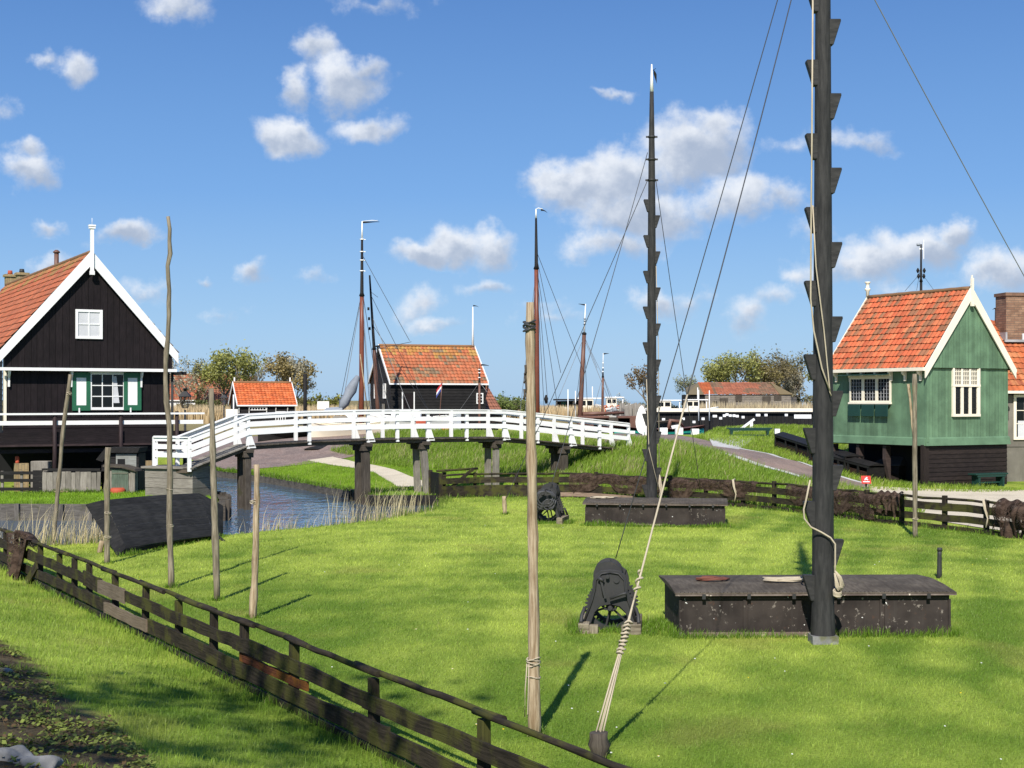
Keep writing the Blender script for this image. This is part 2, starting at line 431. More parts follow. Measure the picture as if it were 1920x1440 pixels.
CP=[(-2.4,49.5,0),(.5,50.5,0),(4.5,48.5,0),(7.5,45.5,0),(10.5,39.2,0),(11.8,37.2,0),(12.8,34.5,0),
(-2.4,50.7,0),(-4.95,50.4,0),(-6,54,0),(-8.4,59,0),(-10.9,64.2,0),(-13.3,68,0),(-15.7,71.7,.05),(-20,80,.1),(-28,94,.3),
(-2.4,55.8,.08),(-4.8,60.8,.1),(-7.3,66,.1),(-.5,53,.08),(1,53.2,.25),
(4.6,57,1.52),(2,62,1.55),(-.9,67.5,1.55),(-4,73,1.55),(-6.4,78,1.55),(-8,84,1.5),
(1.0,57.8,.75),(2.1,55,.55),(3,54.5,.75),(-3.0,65.2,.65),(-6,71,.6),(-8.4,75,.6),(-10.5,79,.9),(-13,82,1.1),
(5,52.5,.55),(7.5,53,.72),(9,49.5,.3),(6,56.5,1.3),(6.9,69,1.55),(8.06,64,1.38),(9.76,56.5,.85),(11,54,.48),(12.65,53.2,.15),
(12.3,75,1.5),(14.5,80,1.9),(18,80,1.8),(16.5,68,1.2),(10.8,57.5,1.0),(12.2,58.5,.75),(13.7,57.9,.4),(14.7,57.4,.15),(15.8,55,.1),(13.2,60.5,.6),(19.7,57.2,.05),
(17,50,.04),(22,52,.04),(14,47,.02),(20,40,0),(30,50,.04),(16,43,0),(24,60,.05),(17.5,61,.2),(22,70,.8),
(20,90,1.5),(30,80,1.5),(0,85,1.5),(8,80,1.5),(-6,95,1.5),(30,100,1.5),(0,100,1.5),
(-9.4,45,.15),(-15,45,.15),(-25,45,.15),(-12,50,.15),(-18,52,.15),(-13,54,.15),(-16.5,58,.3),(-18.3,64,.5),(-22,64,.8),(-27.5,84,.9),(-25,72,1.0),(-30,90,1.2),(-31,60,.6),(-14,47,.15),(-20,48,.15)]
_cx=np.array([c[0] for c in CP]);_cy=np.array([c[1] for c in CP]);_cz=np.array([c[2] for c in CP])
_K=lambda dx,dy: np.sqrt(dx*dx+dy*dy+.6)
_A=_K(_cx[:,None]-_cx[None],_cy[:,None]-_cy[None]); _w=np.linalg.solve(np.block([[_A,np.ones((len(CP),1))],[np.ones((1,len(CP))),np.zeros((1,1))]]),np.append(_cz,0))
def rbf(x,y):
    x=np.clip(x,-34,34); y=np.clip(y,30,104); r=np.zeros(x.shape)+_w[-1]
    for i in range(len(CP)): r+=_w[i]*_K(x-_cx[i],y-_cy[i])
    return r
def sslope(x,y): return (11.73-1.7*x-y)/1.972
def tz(x,y,water=True):
    x=np.atleast_1d(np.asarray(x,float)); y=np.atleast_1d(np.asarray(y,float))
    x,y=np.broadcast_arrays(x,y)
    z=rbf(x,y)
    z=np.where(inpoly(x,y,LAWN)|(y<34),0.0,z)
    far=np.where(x<2,1.45,1.5)
    z=z+(far-z)*sst(92,108,y)
    s=sslope(x,y)
    z=z+np.where(s>0,np.minimum(.235*np.maximum(0,s-.35),2.3)*sst(-14,-11,x)*sst(34,27,y),0)
    z=z+.03*(fbm(x*.8,y*.8,3)-.5)*(y<60)
    z=z-sst(225,260,y)*4*sst(-26,-10,x-.02*y)
    if water:
        c=inpoly(x,y,CANAL)
        if c.any():
            d=np.full(x.shape,99.)
            for a,b in zip(CANAL_BANK[:-1],CANAL_BANK[1:]): d=np.minimum(d,segdist(x,y,a,b))
            z=np.where(c,-1.2*sst(-.15,.95,d)+ .03*0,z)
        z=np.where(inpoly(x,y,HARBOUR),-1.5,z)
    return z
def tz1(x,y,water=False): return float(tz([x],[y],water)[0])
def RT(px,py,lo=6,hi=240):
    d=np.arange(lo,hi,.05); x=(px-960)/F*d; zr=H-(py-750)/F*d
    k=np.argmax(zr<=tz(x,d,False)); dd=d[k] if zr[k]<=tz(x[k:k+1],d[k:k+1],False)[0] else hi
    return V((float((px-960)/F*dd),float(dd),float(H-(py-750)/F*dd)))
def on(x,y,dz=0): return V((x,y,tz1(x,y)+dz))

DIKE=[(-9.7,76.5),(-8.2,74),(-7,69.5),(-4.6,64.5),(-2.2,60),(-.6,56.5),(1,52.3),(1.5,51.2),(4.5,49.1),(7.5,46.1),(10.5,39.8),(12.3,43),(12.2,52.4),(10.4,53.6),(8.9,56.4),(7.6,62),(6.4,68.5),(4.6,62),(2.6,63),(-.5,69.5),(-6.0,80)]
RIGHTGRASS=[(13.5,52.9),(12.2,54.6),(10.6,57),(9.3,62),(9,72),(12,84),(22,84),(14,62),(16,55.5),(20,53.4),(17,52.2)]
SOIL=[tuple(RT(*q,4))[:2] for q in ((-260,1080),(-100,1150),(0,1206),(75,1250),(110,1305),(205,1350),(280,1430),(390,1580))]+[(-1.0,2),(-9,2)]
def grasscol(X,Y):
    """colour of the turf itself: mown stripes, dry and lush patches"""
    n1=fbm(X*.35,Y*.22,11,3); n2=fbm(X*1.6,Y*.8,12,3); n3=fbm(X*7,Y*2.6,13,2)
    t=np.clip(.5+(n1-.5)*1.5+(n2-.5)*1.0+(n3-.5)*.6,0,1)
    st=np.where(X>3.2,.5+.5*np.sin((X*.93-Y*.30)*5.2+2.2*vn(X*.3,Y*.3,14)),.5); 
    t=t-.42*(st-.5)*sst(3.2,6,X)*(Y<48)
    ring=.5+.5*np.sin((Y+.10*(X-1)**2*.35)*3.4+2*vn(X*.5,Y*.4,16)); t=t-.20*(ring-.5)*(Y<45)
    lo=np.array([.152,.248,.028]);hi=np.array([.440,.530,.088])
    c=lo+(hi-lo)*np.clip(t,0,1)[...,None]
    dry=sst(.66,.8,fbm(X*.9+9,Y*.7,15,3))*.35
    c=c*(1-dry[...,None])+np.array([.34,.31,.085])*dry[...,None]
    return c
def groundcol(X,Y):
    c=grasscol(X,Y)*.80
    d=inpoly(X,Y,DIKE)|inpoly(X,Y,RIGHTGRASS)
    rough=np.array([.105,.160,.017])+np.array([.08,.07,.025])*fbm(X*.8,Y*.8,21,3)[...,None]
    c=np.where(d[...,None],rough,c)
    so=inpoly(X,Y,SOIL); n=fbm(X*3,Y*3,31,3)
    soil=np.array([.085,.065,.038])*(.4+1.2*n)[...,None]
    c=np.where(so[...,None],soil,c)
    can=inpoly(X,Y,CANAL)
    c=np.where(can[...,None],np.array([.045,.038,.024]),c)
    far=sst(88,100,Y)[...,None]
    f=np.array([.24,.20,.10])*(.7+.6*fbm(X*.15,Y*.05,41,3))[...,None]
    return c*(1-far)+f*far
def mesh_np(name,v,faces,col=None,mat=None,smooth=True,uv=None):
    me=bpy.data.meshes.new(name); nv=len(v); nf,k=faces.shape
    me.vertices.add(nv); me.vertices.foreach_set('co',np.ascontiguousarray(v,dtype=np.float32).ravel())
    me.loops.add(nf*k); me.loops.foreach_set('vertex_index',np.ascontiguousarray(faces,dtype=np.int32).ravel())
    me.polygons.add(nf); me.polygons.foreach_set('loop_start',np.arange(0,nf*k,k,dtype=np.int32))
    try: me.polygons.foreach_set('loop_total',np.full(nf,k,dtype=np.int32))
    except Exception: pass
    me.polygons.foreach_set('use_smooth',np.full(nf,smooth,dtype=bool))
    if col is not None:
        a=me.color_attributes.new('col','FLOAT_COLOR','POINT'); c4=np.ones((nv,4),np.float32); c4[:,:3]=col; a.data.foreach_set('color',c4.ravel())
    me.update(calc_edges=True); me.validate()
    if mat: me.materials.append(mat)
    o=bpy.data.objects.new(name,me); COL.objects.link(o); return o

def mk_ground():
    t=NT('turf'); ob=t.geo(); c=t.col()
    n=t.noise(ob,28,5,.7); c=t.mix(t.ramp(n,.25,.75),t.mix(1.0,c,(.55,.55,.5),'MULTIPLY'),t.mix(1.0,c,(1.25,1.25,1.2),'MULTIPLY'))
    return t.fin(c,.95,n,.6,.03,spec=.1)
M['turf']=mk_ground()
def mk_blade(name,tr=.38,rough=.6):
    t=NT(name); c=t.col()
    d=t.n('ShaderNodeBsdfDiffuse'); t.link(c,d.inputs[0]); x=t.n('ShaderNodeBsdfTranslucent'); t.link(t.mix(1.0,c,(1.15,1.15,.8),'MULTIPLY'),x.inputs[0])
    g=t.n('ShaderNodeBsdfGlossy',{'Roughness':.5,'Color':(.6,.6,.55,1)})
    m=t.n('ShaderNodeMixShader',{0:tr}); t.link(d.outputs[0],m.inputs[1]); t.link(x.outputs[0],m.inputs[2])
    m2=t.n('ShaderNodeMixShader',{0:.035}); t.link(m.outputs[0],m2.inputs[1]); t.link(g.outputs[0],m2.inputs[2])
    t.link(m2.outputs[0],t.out.inputs[0]); return t.m
M['blade']=mk_blade('grass_blade'); M['leaf']=mk_blade('leaf',.3); M['reed']=mk_blade('dry_reed',.25)

def geom(a,b,n): return a*(b/a)**(np.arange(n+1)/n)
_xs=np.concatenate([-geom(30,4000,26)[::-1][:-1],np.arange(-30,30.01,.25),geom(30,4000,26)[1:]])
_ys=np.concatenate([[-400,-120,-50,-25,-12,-6,-2],np.arange(0,100.01,.25),geom(100,4200,44)[1:]])
GX,GY=np.meshgrid(_xs,_ys,indexing='ij'); GZ=tz(GX.ravel(),GY.ravel()).reshape(GX.shape)
_n,_m=GX.shape; _i=np.arange(_n*_m).reshape(_n,_m)
_f=np.stack([_i[:-1,:-1],_i[1:,:-1],_i[1:,1:],_i[:-1,1:]],-1).reshape(-1,4)
g=mesh_np('ground',np.stack([GX,GY,GZ],-1).reshape(-1,3),_f,groundcol(GX,GY).reshape(-1,3),M['turf'])
struct(g)

# water: one sheet for ditch, canal, harbour and sea
def mk_water():
    t=NT('water'); ob=t.geo()
    n=t.noise(t.mapping(ob,(.9,.45,1)),2.2,3,.55); n2=t.noise(t.mapping(ob,(1,.5,1)),9,2,.5)
    hgt=t.math('ADD',n,t.math('MULTIPLY',n2,.25))
    b=t.n('ShaderNodeBsdfPrincipled',{'Base Color':(.035,.082,.135,1),'Roughness':.06,'IOR':1.33,'Specular IOR Level':.6})  # blue base colour stands in for part of the reflected sky
    bn=t.n('ShaderNodeBump',{'Strength':.8,'Distance':.08}); t.link(hgt,bn.inputs['Height']); t.link(bn.outputs[0],b.inputs['Normal'])
    t.link(b.outputs[0],t.out.inputs[0]); return t.m
M['water']=mk_water()
w=MB(); w.poly([(-4000,28,-.3),(4000,28,-.3),(4000,4300,-.3),(-4000,4300,-.3)]); struct(w.build('water',M['water']))

# ------------------------------------------------------------------ paved sheets laid on the terrain
def resample(pts,n):
    p=np.array([(q[0],q[1]) for q in pts],float); L=np.concatenate([[0],np.cumsum(np.hypot(*np.diff(p,axis=0).T))])
    s=np.linspace(0,L[-1],n+1); return np.stack([np.interp(s,L,p[:,0]),np.interp(s,L,p[:,1])],-1),L[-1]
def off(pts,d):
    p=np.array(pts); o=[]
    for i in range(len(p)):
        t=p[min(i+1,len(p)-1)]-p[max(i-1,0)]; t/=np.hypot(*t); o.append((p[i][0]-t[1]*d,p[i][1]+t[0]*d))
    return o
def sheet(name,left,right,mat,dz,na=70,nb=12,wob=0):
    l,La=resample(left,na); r,_=resample(right,na); mb=MB()
    if wob:
        l[1:-1]+= (rng.random((na-1,2))-.5)*wob; r[1:-1]+=(rng.random((na-1,2))-.5)*wob
    T=np.linspace(0,1,nb+1); pts=l[:,None]*(1-T[None,:,None])+r[:,None]*T[None,:,None]
    z=tz(pts[...,0].ravel(),pts[...,1].ravel(),False).reshape(pts.shape[:2])+dz
    W=float(np.hypot(*(l[na//2]-r[na//2])))
    mb.grid(lambda a,b:(pts[round(a*na),round(b*nb),0],pts[round(a*na),round(b*nb),1],z[round(a*na),round(b*nb)]),na,nb,uvs=(La,W))
    return struct(mb.build(name,mat))
def mk_paver():
    t=NT('brick_paving')
    br=t.n('ShaderNodeTexBrick',{'Color1':(.235,.150,.115,1),'Color2':(.34,.240,.195,1),'Mortar':(.14,.12,.10,1),'Scale':1.0,'Mortar Size':.012,'Brick Width':.21,'Row Height':.10})
    t.link(t.uv(),br.inputs['Vector']); ob=t.geo()
    c=t.mix(t.math('MULTIPLY',t.ramp(t.noise(ob,.7,5),.35,.7),.5),br.outputs[0],(.105,.085,.075))
    c=t.mix(t.math('MULTIPLY',t.ramp(t.noise(ob,1.9,5,.65),.55,.72),.5),c,(.27,.22,.19))
    return t.fin(c,.85,br.outputs[1],-.3,.01)
M['paver']=mk_paver()
def mk_gravel(name,a,b):
    t=NT(name); ob=t.geo(); n=t.noise(ob,30,5,.7); m=t.noise(ob,.8,4)
    c=t.mix(t.ramp(n,.3,.7),a,b); c=t.mix(t.math('MULTIPLY',t.ramp(m,.4,.7),.35),c,tuple(x*.65 for x in a))
    return t.fin(c,.95,n,.5,.015)
M['shell']=mk_gravel('shell_gravel',(.47,.40,.28),(.70,.61,.46)); M['kerb']=mk_gravel('pale_kerb',(.40,.39,.36),(.62,.60,.56))
XY=lambda v:(v.x,v.y)
pl=[XY(RT(*q)) for q in ((1600,919),(1520,900),(1440,876),(1360,851),(1300,839),(1258,834),(1215,829))]+[(5.0,63),(4.3,58.6)]
pr=[XY(RT(*q)) for q in ((1628,910),(1560,890),(1500,868),(1440,852),(1390,843),(1350,834),(1322,826))]+[(8.5,75.5),(5.5,75.5),(3.7,59.6)]
PATH=off(pl[:7],.28)+pl[7:]+(pr[7:][::-1])+off(pr[:7],-.24)[::-1]
sheet('brick_path',pl,pr,M['paver'],.022)
sheet('path_kerb',off(pl[:6],.30),off(pl[:6],-.04),M['kerb'],.030,60,2)
sheet('path_kerb',off(pr[:6],.04),off(pr[:6],-.26),M['kerb'],.030,60,2)
sheet('stone_apron',[(9.0,64.5),(9.6,70),(10.4,74.5)],[(10.0,63.5),(11.4,69),(12.6,74.5)],M['kerb'],.026,20,6)
# gravel yard in front of the green house, running from the foot of the path
sheet('gravel_yard',[(12.1,53.3),(12.8,51.0),(11.9,47),(11.3,43),(12.4,38.5),(14,33),(17,27)],[(13.1,54.2),(15.5,53.8),(19,53.6),(21.5,55.6),(28,57),(33,50),(33,40)],M['shell'],.018,60,26)
sheet('gravel_path',[uvq(2.3,1.2),uvq(3.4,5),uvq(4.6,9.5),uvq(5.0,14),uvq(5.0,20)],[uvq(3.3,-.2),uvq(4.4,4.4),uvq(5.5,9.3),uvq(6.0,14),uvq(6.4,20)],M['shell'],.024,50,6)
sheet('brick_quay',[uvq(.3,17.8),uvq(.3,24),uvq(.3,32),uvq(.5,46)],[uvq(10.2,18.8),uvq(11.2,24),uvq(13,32),uvq(17,40)],M['paver'],.02,60,24)

# ------------------------------------------------------------------ grass, reeds, leaf litter
def blades(name,X,Y,Z,h,w,lx,ly,col,mat='blade',kind='stuff'):
    n=len(X); a=rng.random(n)*6.283; cx=np.cos(a)*w/2; cy=np.sin(a)*w/2
    v=np.empty((n,5,3)); mx=X+lx*.35; my=Y+ly*.35
    v[:,0]=np.stack([X-cx,Y-cy,Z-.01],-1); v[:,1]=np.stack([X+cx,Y+cy,Z-.01],-1)
    v[:,2]=np.stack([mx+cx*.75,my+cy*.75,Z+h*.6],-1); v[:,3]=np.stack([mx-cx*.75,my-cy*.75,Z+h*.6],-1)
    v[:,4]=np.stack([X+lx,Y+ly,Z+h],-1)
    k=np.arange(n)*5
    f=np.concatenate([np.stack([k,k+1,k+2],-1),np.stack([k,k+2,k+3],-1),np.stack([k+3,k+2,k+4],-1)])
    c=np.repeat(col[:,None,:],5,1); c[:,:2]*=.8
    o=mesh_np(name,v.reshape(-1,3),f,c.reshape(-1,3),M[mat],False); o['kind']=kind; return o
def logsample(n,y0,y1,half=.42):
    y=y0*(y1/y0)**rng.random(n); x=(rng.random(n)*2-1)*half*y; return x,y
# mown lawn
x,y=logsample(430000,8.5,52); s=sslope(x,y)
keep=inpoly(x,y,LAWN)&(s<-.05); x=x[keep];y=y[keep]
c=grasscol(x,y)*(.70+.75*rng.random(len(x)))[:,None]; yel=rng.random(len(x))<.06; c[yel]=c[yel]*.5+np.array([.30,.26,.09])*.5
hh=(.016+.024*rng.random(len(x))+.02*np.maximum(0,fbm(x*1.5,y*1.5,61)-.42))*(1+.012*y); ww=.0042*np.maximum(1,y/13)
ln=.022*(1+y/30)
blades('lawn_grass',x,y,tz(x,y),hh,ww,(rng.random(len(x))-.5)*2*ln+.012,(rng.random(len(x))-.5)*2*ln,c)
# longer grass on the near bank
x,y=logsample(190000,6.5,34,.44); s=sslope(x,y); so=inpoly(x,y,SOIL)
edge=fbm(x*1.7,y*1.7,66,3); keep=(s>.12)&(~so|(edge>.70))&(x>-14); x=x[keep];y=y[keep];s=s[keep]
c=grasscol(x,y)*np.array([.84,.92,.8])*(.7+.6*rng.random(len(x)))[:,None]
lush=fbm(x*.9,y*.9,67,3); hh=(.03+.045*rng.random(len(x)))*(.5+1.0*lush)+.10*np.exp(-((s-.25)/.22)**2)*rng.random(len(x))
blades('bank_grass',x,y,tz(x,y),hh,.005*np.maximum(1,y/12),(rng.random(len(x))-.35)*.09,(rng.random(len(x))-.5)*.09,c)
# rough grass on the sea dike and by the path
def area(poly,n):
    xs=[p[0] for p in poly]; ys=[p[1] for p in poly]; out=[]
    x=rng.uniform(min(xs),max(xs),n*4); y=rng.uniform(min(ys),max(ys),n*4); k=inpoly(x,y,poly); return x[k][:n],y[k][:n]
def rough(name,poly,n,h0,h1,straw=.12,tint=(1,1,1)):
    x,y=area(poly,n); k=~inpoly(x,y,PATH); x=x[k]; y=y[k]; m=fbm(x*.9,y*.9,71,3)
    c=np.array([.150,.265,.022])+np.array([.14,.13,.035])*m[:,None]; c*=(.65+.7*rng.random(len(x)))[:,None]; c=c*np.array(tint)
    st=rng.random(len(x))<straw*(.3+1.6*sst(.5,.75,m)); c[st]=np.array([.48,.42,.22])*(.7+.5*rng.random(st.sum()))[:,None]
    hh=(h0+(h1-h0)*rng.random(len(x)))*(.45+1.0*m)
    blades(name,x,y,tz(x,y,False),hh,.022,(rng.random(len(x))-.25)*.25,(rng.random(len(x))-.6)*.18,c)
rough('dike_grass',DIKE,75000,.10,.38,.14)
rough('verge_grass',RIGHTGRASS,30000,.07,.22,.05,(1.15,1.1,1))
STRIP=[(-2.5,50.9),(-4.8,50.7),(-5.9,54),(-10.7,64.2),(-13,68.5),(-10.2,74),(-8.0,71.5),(-5.2,66),(-2.5,61),(-1,57),(.8,52.4),(.2,51.2)]
ISLE=[(-22,45),(-15.7,44.7),(-9.2,44.3),(-9.9,48),(-12.3,51.5),(-14,51.3),(-22,49.5)]
for nm,pg,n in (('canal_grass',STRIP,26000),('island_grass',ISLE,24000)):
    x,y=area(pg,n); k=~inpoly(x,y,[uvq(2.3,1.2),uvq(3.4,5),uvq(4.6,9.5),uvq(5.0,14),uvq(5.0,20),uvq(6.4,20),uvq(6.0,14),uvq(5.5,9.3),uvq(4.4,4.4),uvq(3.3,-.2)]); x=x[k];y=y[k]
    c=np.array([.22,.37,.026])*(.65+.6*fbm(x,y,72))[:,None]*(.8+.45*rng.random(len(x)))[:,None]
    blades(nm,x,y,tz(x,y,False),.05+.07*rng.random(len(x)),.016,(rng.random(len(x))-.5)*.05,(rng.random(len(x))-.5)*.05,c)
x,y=area([(-26,60),(-19,62),(-24,74),(-29,84),(-34,80)],9000)
c=np.array([.14,.23,.025])*(.6+.8*rng.random(len(x)))[:,None]
blades('far_bank_grass',x,y,tz(x,y,False),.15+.25*rng.random(len(x)),.03,(rng.random(len(x))-.5)*.2,(rng.random(len(x))-.5)*.2,c)

def tufts(name,segs,n,spread,h0,h1,base=(.14,.25,.022)):
    """longer uncut grass along the foot of things"""
    X=[];Y=[]
    L=[math.hypot(b[0]-a[0],b[1]-a[1])+.05 for a,b in segs]; tot=sum(L)
    for (a,b),l in zip(segs,L):
        k=int(n*l/tot)+1; t=rng.random(k); X.append(a[0]+(b[0]-a[0])*t+rng.normal(0,spread,k)); Y.append(a[1]+(b[1]-a[1])*t+rng.normal(0,spread,k))
    x=np.concatenate(X);y=np.concatenate(Y); m=fbm(x*2,y*2,81)
    c=np.array(base)*(.6+.8*rng.random(len(x)))[:,None]
    st=rng.random(len(x))<.05; c[st]=np.array([.30,.26,.13])
    hh=(h0+(h1-h0)*rng.random(len(x))**2.2)*(.25+1.3*m**1.5)
    return blades(name,x,y,tz(x,y,False),hh,.0055*np.maximum(1,y/14),(rng.random(len(x))-.4)*.10,(rng.random(len(x))-.5)*.10,c)
# dry reeds along the water's edge
def reeds(name,pts,n,h0,h1,spread,green=.35,w=.012,zoff=0,clump=True):
    p=np.array(pts); k=rng.integers(0,len(p)-1,n); t=rng.random(n)
    x=p[k,0]+(p[k+1,0]-p[k,0])*t+rng.normal(0,spread,n); y=p[k,1]+(p[k+1,1]-p[k,1])*t+rng.normal(0,spread,n)
    if clump:
        q=fbm(x*1.1,y*1.1,91,2); kk=rng.random(n)<sst(.38,.62,q)+.12; x=x[kk];y=y[kk]
    n=len(x); g=rng.random(n)<green
    c=np.where(g[:,None],np.array([.15,.22,.030]),np.array([.66,.55,.34]))*(.65+.6*rng.random(n))[:,None]
    hh=np.where(g,.10+.20*rng.random(n),h0+(h1-h0)*rng.random(n)**1.6)
    lean=np.where(g,.14,.42)*hh
    return blades(name,x,y,np.maximum(tz(x,y),-.32)+zoff,hh,np.where(g,w*1.3,w),(rng.random(n)-.25)*lean*1.6,(rng.random(n)-.5)*lean,c,'reed')
reeds('reeds',[(-16,33.6),(-13,33.6),(-11.2,33.9),(-9.6,35)],3300,.25,1.15,.38,.38)
reeds('reeds',[(-8.2,36.6),(-6.6,37.6),(-5.3,39)],1200,.2,.95,.2,.62)
reeds('reeds',[(-5.2,39.2),(-4.2,40.7),(-3.4,42.4),(-2.9,43.4)],1300,.25,1.3,.28,.5)
reeds('reeds',[(-2.9,44),(-2.4,47),(-2.2,48.4)],1100,.15,.35,.25,.85)
# far reed beds
def reedbed(name,poly,n,h0,h1,col=(.62,.48,.29)):
    x,y=area(poly,n); c=np.array(col)*(.7+.5*rng.random(len(x)))[:,None]
    blades(name,x,y,np.maximum(tz(x,y),-.3),h0+(h1-h0)*rng.random(len(x)),.09,(rng.random(len(x))-.3)*.3,(rng.random(len(x))-.5)*.2,c,'reed')
reedbed('reed_bed',[(-3,140),(9,140),(9,158),(-8,158)],9000,.8,1.5)
reedbed('reed_bed',[(-36,118),(-14,118),(-12,128),(-42,128)],9000,.9,1.7)
reedbed('reed_bed',[(20,166),(44,166),(44,168.5),(20,168.5)],4000,1.0,1.9,(.55,.46,.31))

# bare soil bank with ivy
x,y=area(SOIL,90000); dens=fbm(x*1.3,y*1.3,95,3); k=(dens+.25*(rng.random(len(x))-.5)>.47); x=x[k];y=y[k]
n=len(x); a=rng.random(n)*6.283; sz=.011+.019*rng.random(n); zz=tz(x,y)+.015+.08*rng.random(n)*fbm(x*2,y*2,96)
tl=rng.random(n)*6.283; tilt=.25+.5*rng.random(n)
ux=np.stack([np.cos(a),np.sin(a),np.sin(tl)*tilt],-1)*sz[:,None]; uy=np.stack([-np.sin(a),np.cos(a),np.cos(tl)*tilt],-1)*sz[:,None]*.8
ctr=np.stack([x,y,zz],-1); v=np.stack([ctr-ux,ctr-uy*.9+ux*.15,ctr+ux,ctr+uy*.9+ux*.15],1)
c=np.array([.17,.205,.045])*(.4+1.1*rng.random(n))[:,None]; br=rng.random(n)<.22; c[br]=np.array([.13,.085,.04])*(.6+.6*rng.random(br.sum()))[:,None]
o=mesh_np('ivy',v.reshape(-1,3),np.arange(n*4).reshape(n,4),np.repeat(c,4,0),M['leaf'],False); struct(o,'stuff')
x,y=area(SOIL,9000); n=len(x); c=np.array([.17,.115,.06])*(.4+.9*rng.random(n))[:,None]
blades('dead_stems',x,y,tz(x,y),.01+.06*rng.random(n),.006,(rng.random(n)-.5)*.25,(rng.random(n)-.5)*.25,c)
# ================================================================== near things
Z=V((0,0,1))
FP=lambda x: (x, 11.73-1.7*x)                 # the line of the near fence
def fpx(px): r=(px-960)/F; return 11.73*r/(1+1.7*r)
FD=V((1,-1.7,0)).normalized(); FN=V((-1.7,-1,0)).normalized()   # along it, and towards the viewer's side
# ---------------- near fence
fx0=fpx(-120)
fence=thing('board_fence','long low fence of mossy black planks under a top pole, beside the bank','fence',on(*FP(fpx(400))))
fposts=[-90,-35,12,75,112,140,168,217,272,337,400,458,550,703,908,1180]
def fb(x,z,o=0): p=FP(x); b=tz1(x,p[1]); return V((p[0],p[1],b+z))+FN*o
for i,px in enumerate(fposts):
    x=fpx(px); m=MB(); h=random.uniform(.70,.76); w=random.uniform(.11,.14)
    lean=V((random.uniform(-.02,.02),random.uniform(-.02,.02),0))
    b=fb(x,-.1); t=fb(x,h)+lean
    m.obox((b+t)/2,FD*w/2,FN*.045,(t-b)/2,tx=.92,ty=.9); m.build('post',M['fence_wood'],fence,.008)
def fboard(x0,x1,z0,z1,o,mat='fence_wood',th=.028,dz=0,label=None,col=(1,1,1),name='plank'):
    m=MB(); a0=fb(x0,(z0+z1)/2+dz,o); a1=fb(x1,(z0+z1)/2-dz*.6,o); n=7; hh=(z1-z0)/2
    i0=len(m.v)
    ru=random.random()*9
    for k in range(n+1):
        t=k/n; p=a0*(1-t)+a1*t+Z*random.uniform(-.008,.008)*(0<k<n); e=random.uniform(-.010,.010)
        for (dy,dz2) in ((1,-1),(1,1),(-1,1),(-1,-1)): m.v.append(tuple(p+FN*th/2*dy+Z*(hh+(e if dz2>0 else 0))*dz2))
    L=(a1-a0).length
    for k in range(n):
        for q in range(4):
            a=i0+k*4+q; b=i0+k*4+(q+1)%4
            m.face([a,b,b+4,a+4],[(ru+L*k/n,q*.3),(ru+L*k/n,q*.3+.25),(ru+L*(k+1)/n,q*.3+.25),(ru+L*(k+1)/n,q*.3)],col)
    m.face([i0,i0+3,i0+2,i0+1],[(0,0),(0,.1),(.1,.1),(.1,0)],col); e=i0+4*n; m.face([e,e+1,e+2,e+3],[(0,0),(0,.1),(.1,.1),(.1,0)],col)
    return m.build(name,M[mat],fence,0,label)
for a,b,z0,z1,dz in ((-95,15,.43,.60,.01),(8,78,.42,.58,0),(60,145,.42,.59,.015),(138,172,.43,.59,0),(166,200,.39,.62,.0),(240,345,.42,.58,.01),(338,462,.43,.58,-.01),(450,556,.43,.60,.0),(546,708,.42,.57,.015),(694,915,.40,.555,.0),(900,1260,.40,.555,.0)):
    fboard(fpx(a),fpx(b),z0,z1,.075+random.uniform(0,.012),dz=dz)
fboard(fpx(196),fpx(246),.39,.60,.098,'silver_wood',label='pale grey replacement plank',col=(.72,.62,.55))
for a,b,z0,z1,dz in ((-95,80,.14,.30,0),(66,150,.15,.31,0),(92,176,.14,.31,.01),(164,214,.13,.32,0),(286,465,.11,.31,.01),(455,700,.12,.29,.0),(680,745,.10,.33,.0),(742,1010,.11,.28,0),(1000,1260,.11,.28,0)):
    fboard(fpx(a),fpx(b),z0,z1,.072+random.uniform(0,.014),dz=dz)
fboard(fpx(208),fpx(288),.13,.30,.10,'silver_wood',label='pale grey replacement plank',col=(.78,.66,.58))
fboard(fpx(459),fpx(586),.30,.40,.055,label='thin red-brown slat',col=(2.6,1.1,.8))
for a,b in ((-95,120),(118,300),(298,700),(690,1260)):
    fboard(fpx(a),fpx(b),-.16,.075,.06,th=.05,name='footing_board',col=(.8,.95,.9))
m=MB(); m.beam(fb(fpx(176),.0,.05),fb(fpx(176)+.02,.40,.05),.045,.02)
# loose board leaning on the fence
q=MB(); a=fb(fpx(66),.0,.16); c=fb(fpx(80),.40,.10); q.obox((a+c)/2+V((0.0,0,.0)),(c-a)/2,FN*.014,(c-a).cross(FN).normalized()*.085)
q.build('loose_plank',M['fence_wood'],fence)
caps=[(-110,20),(8,72),(60,132),(104,216),(196,312),(264,404),(336,482),(444,574),(540,716),(668,945),(896,1260)]
for i,(a,b) in enumerate(caps):
    x0,x1=fpx(a),fpx(b); m=MB(); n=8; pts=[]; e=.0 if i%2 else .035
    for k in range(n+1):
        t=k/n; p=fb(x0+(x1-x0)*t,.765+random.uniform(-.006,.006),e); pts.append(p)
    m.tube(pts,[random.uniform(.028,.034) for _ in pts],9,jit=.12); m.build('capping_pole',M['fence_wood'],fence)

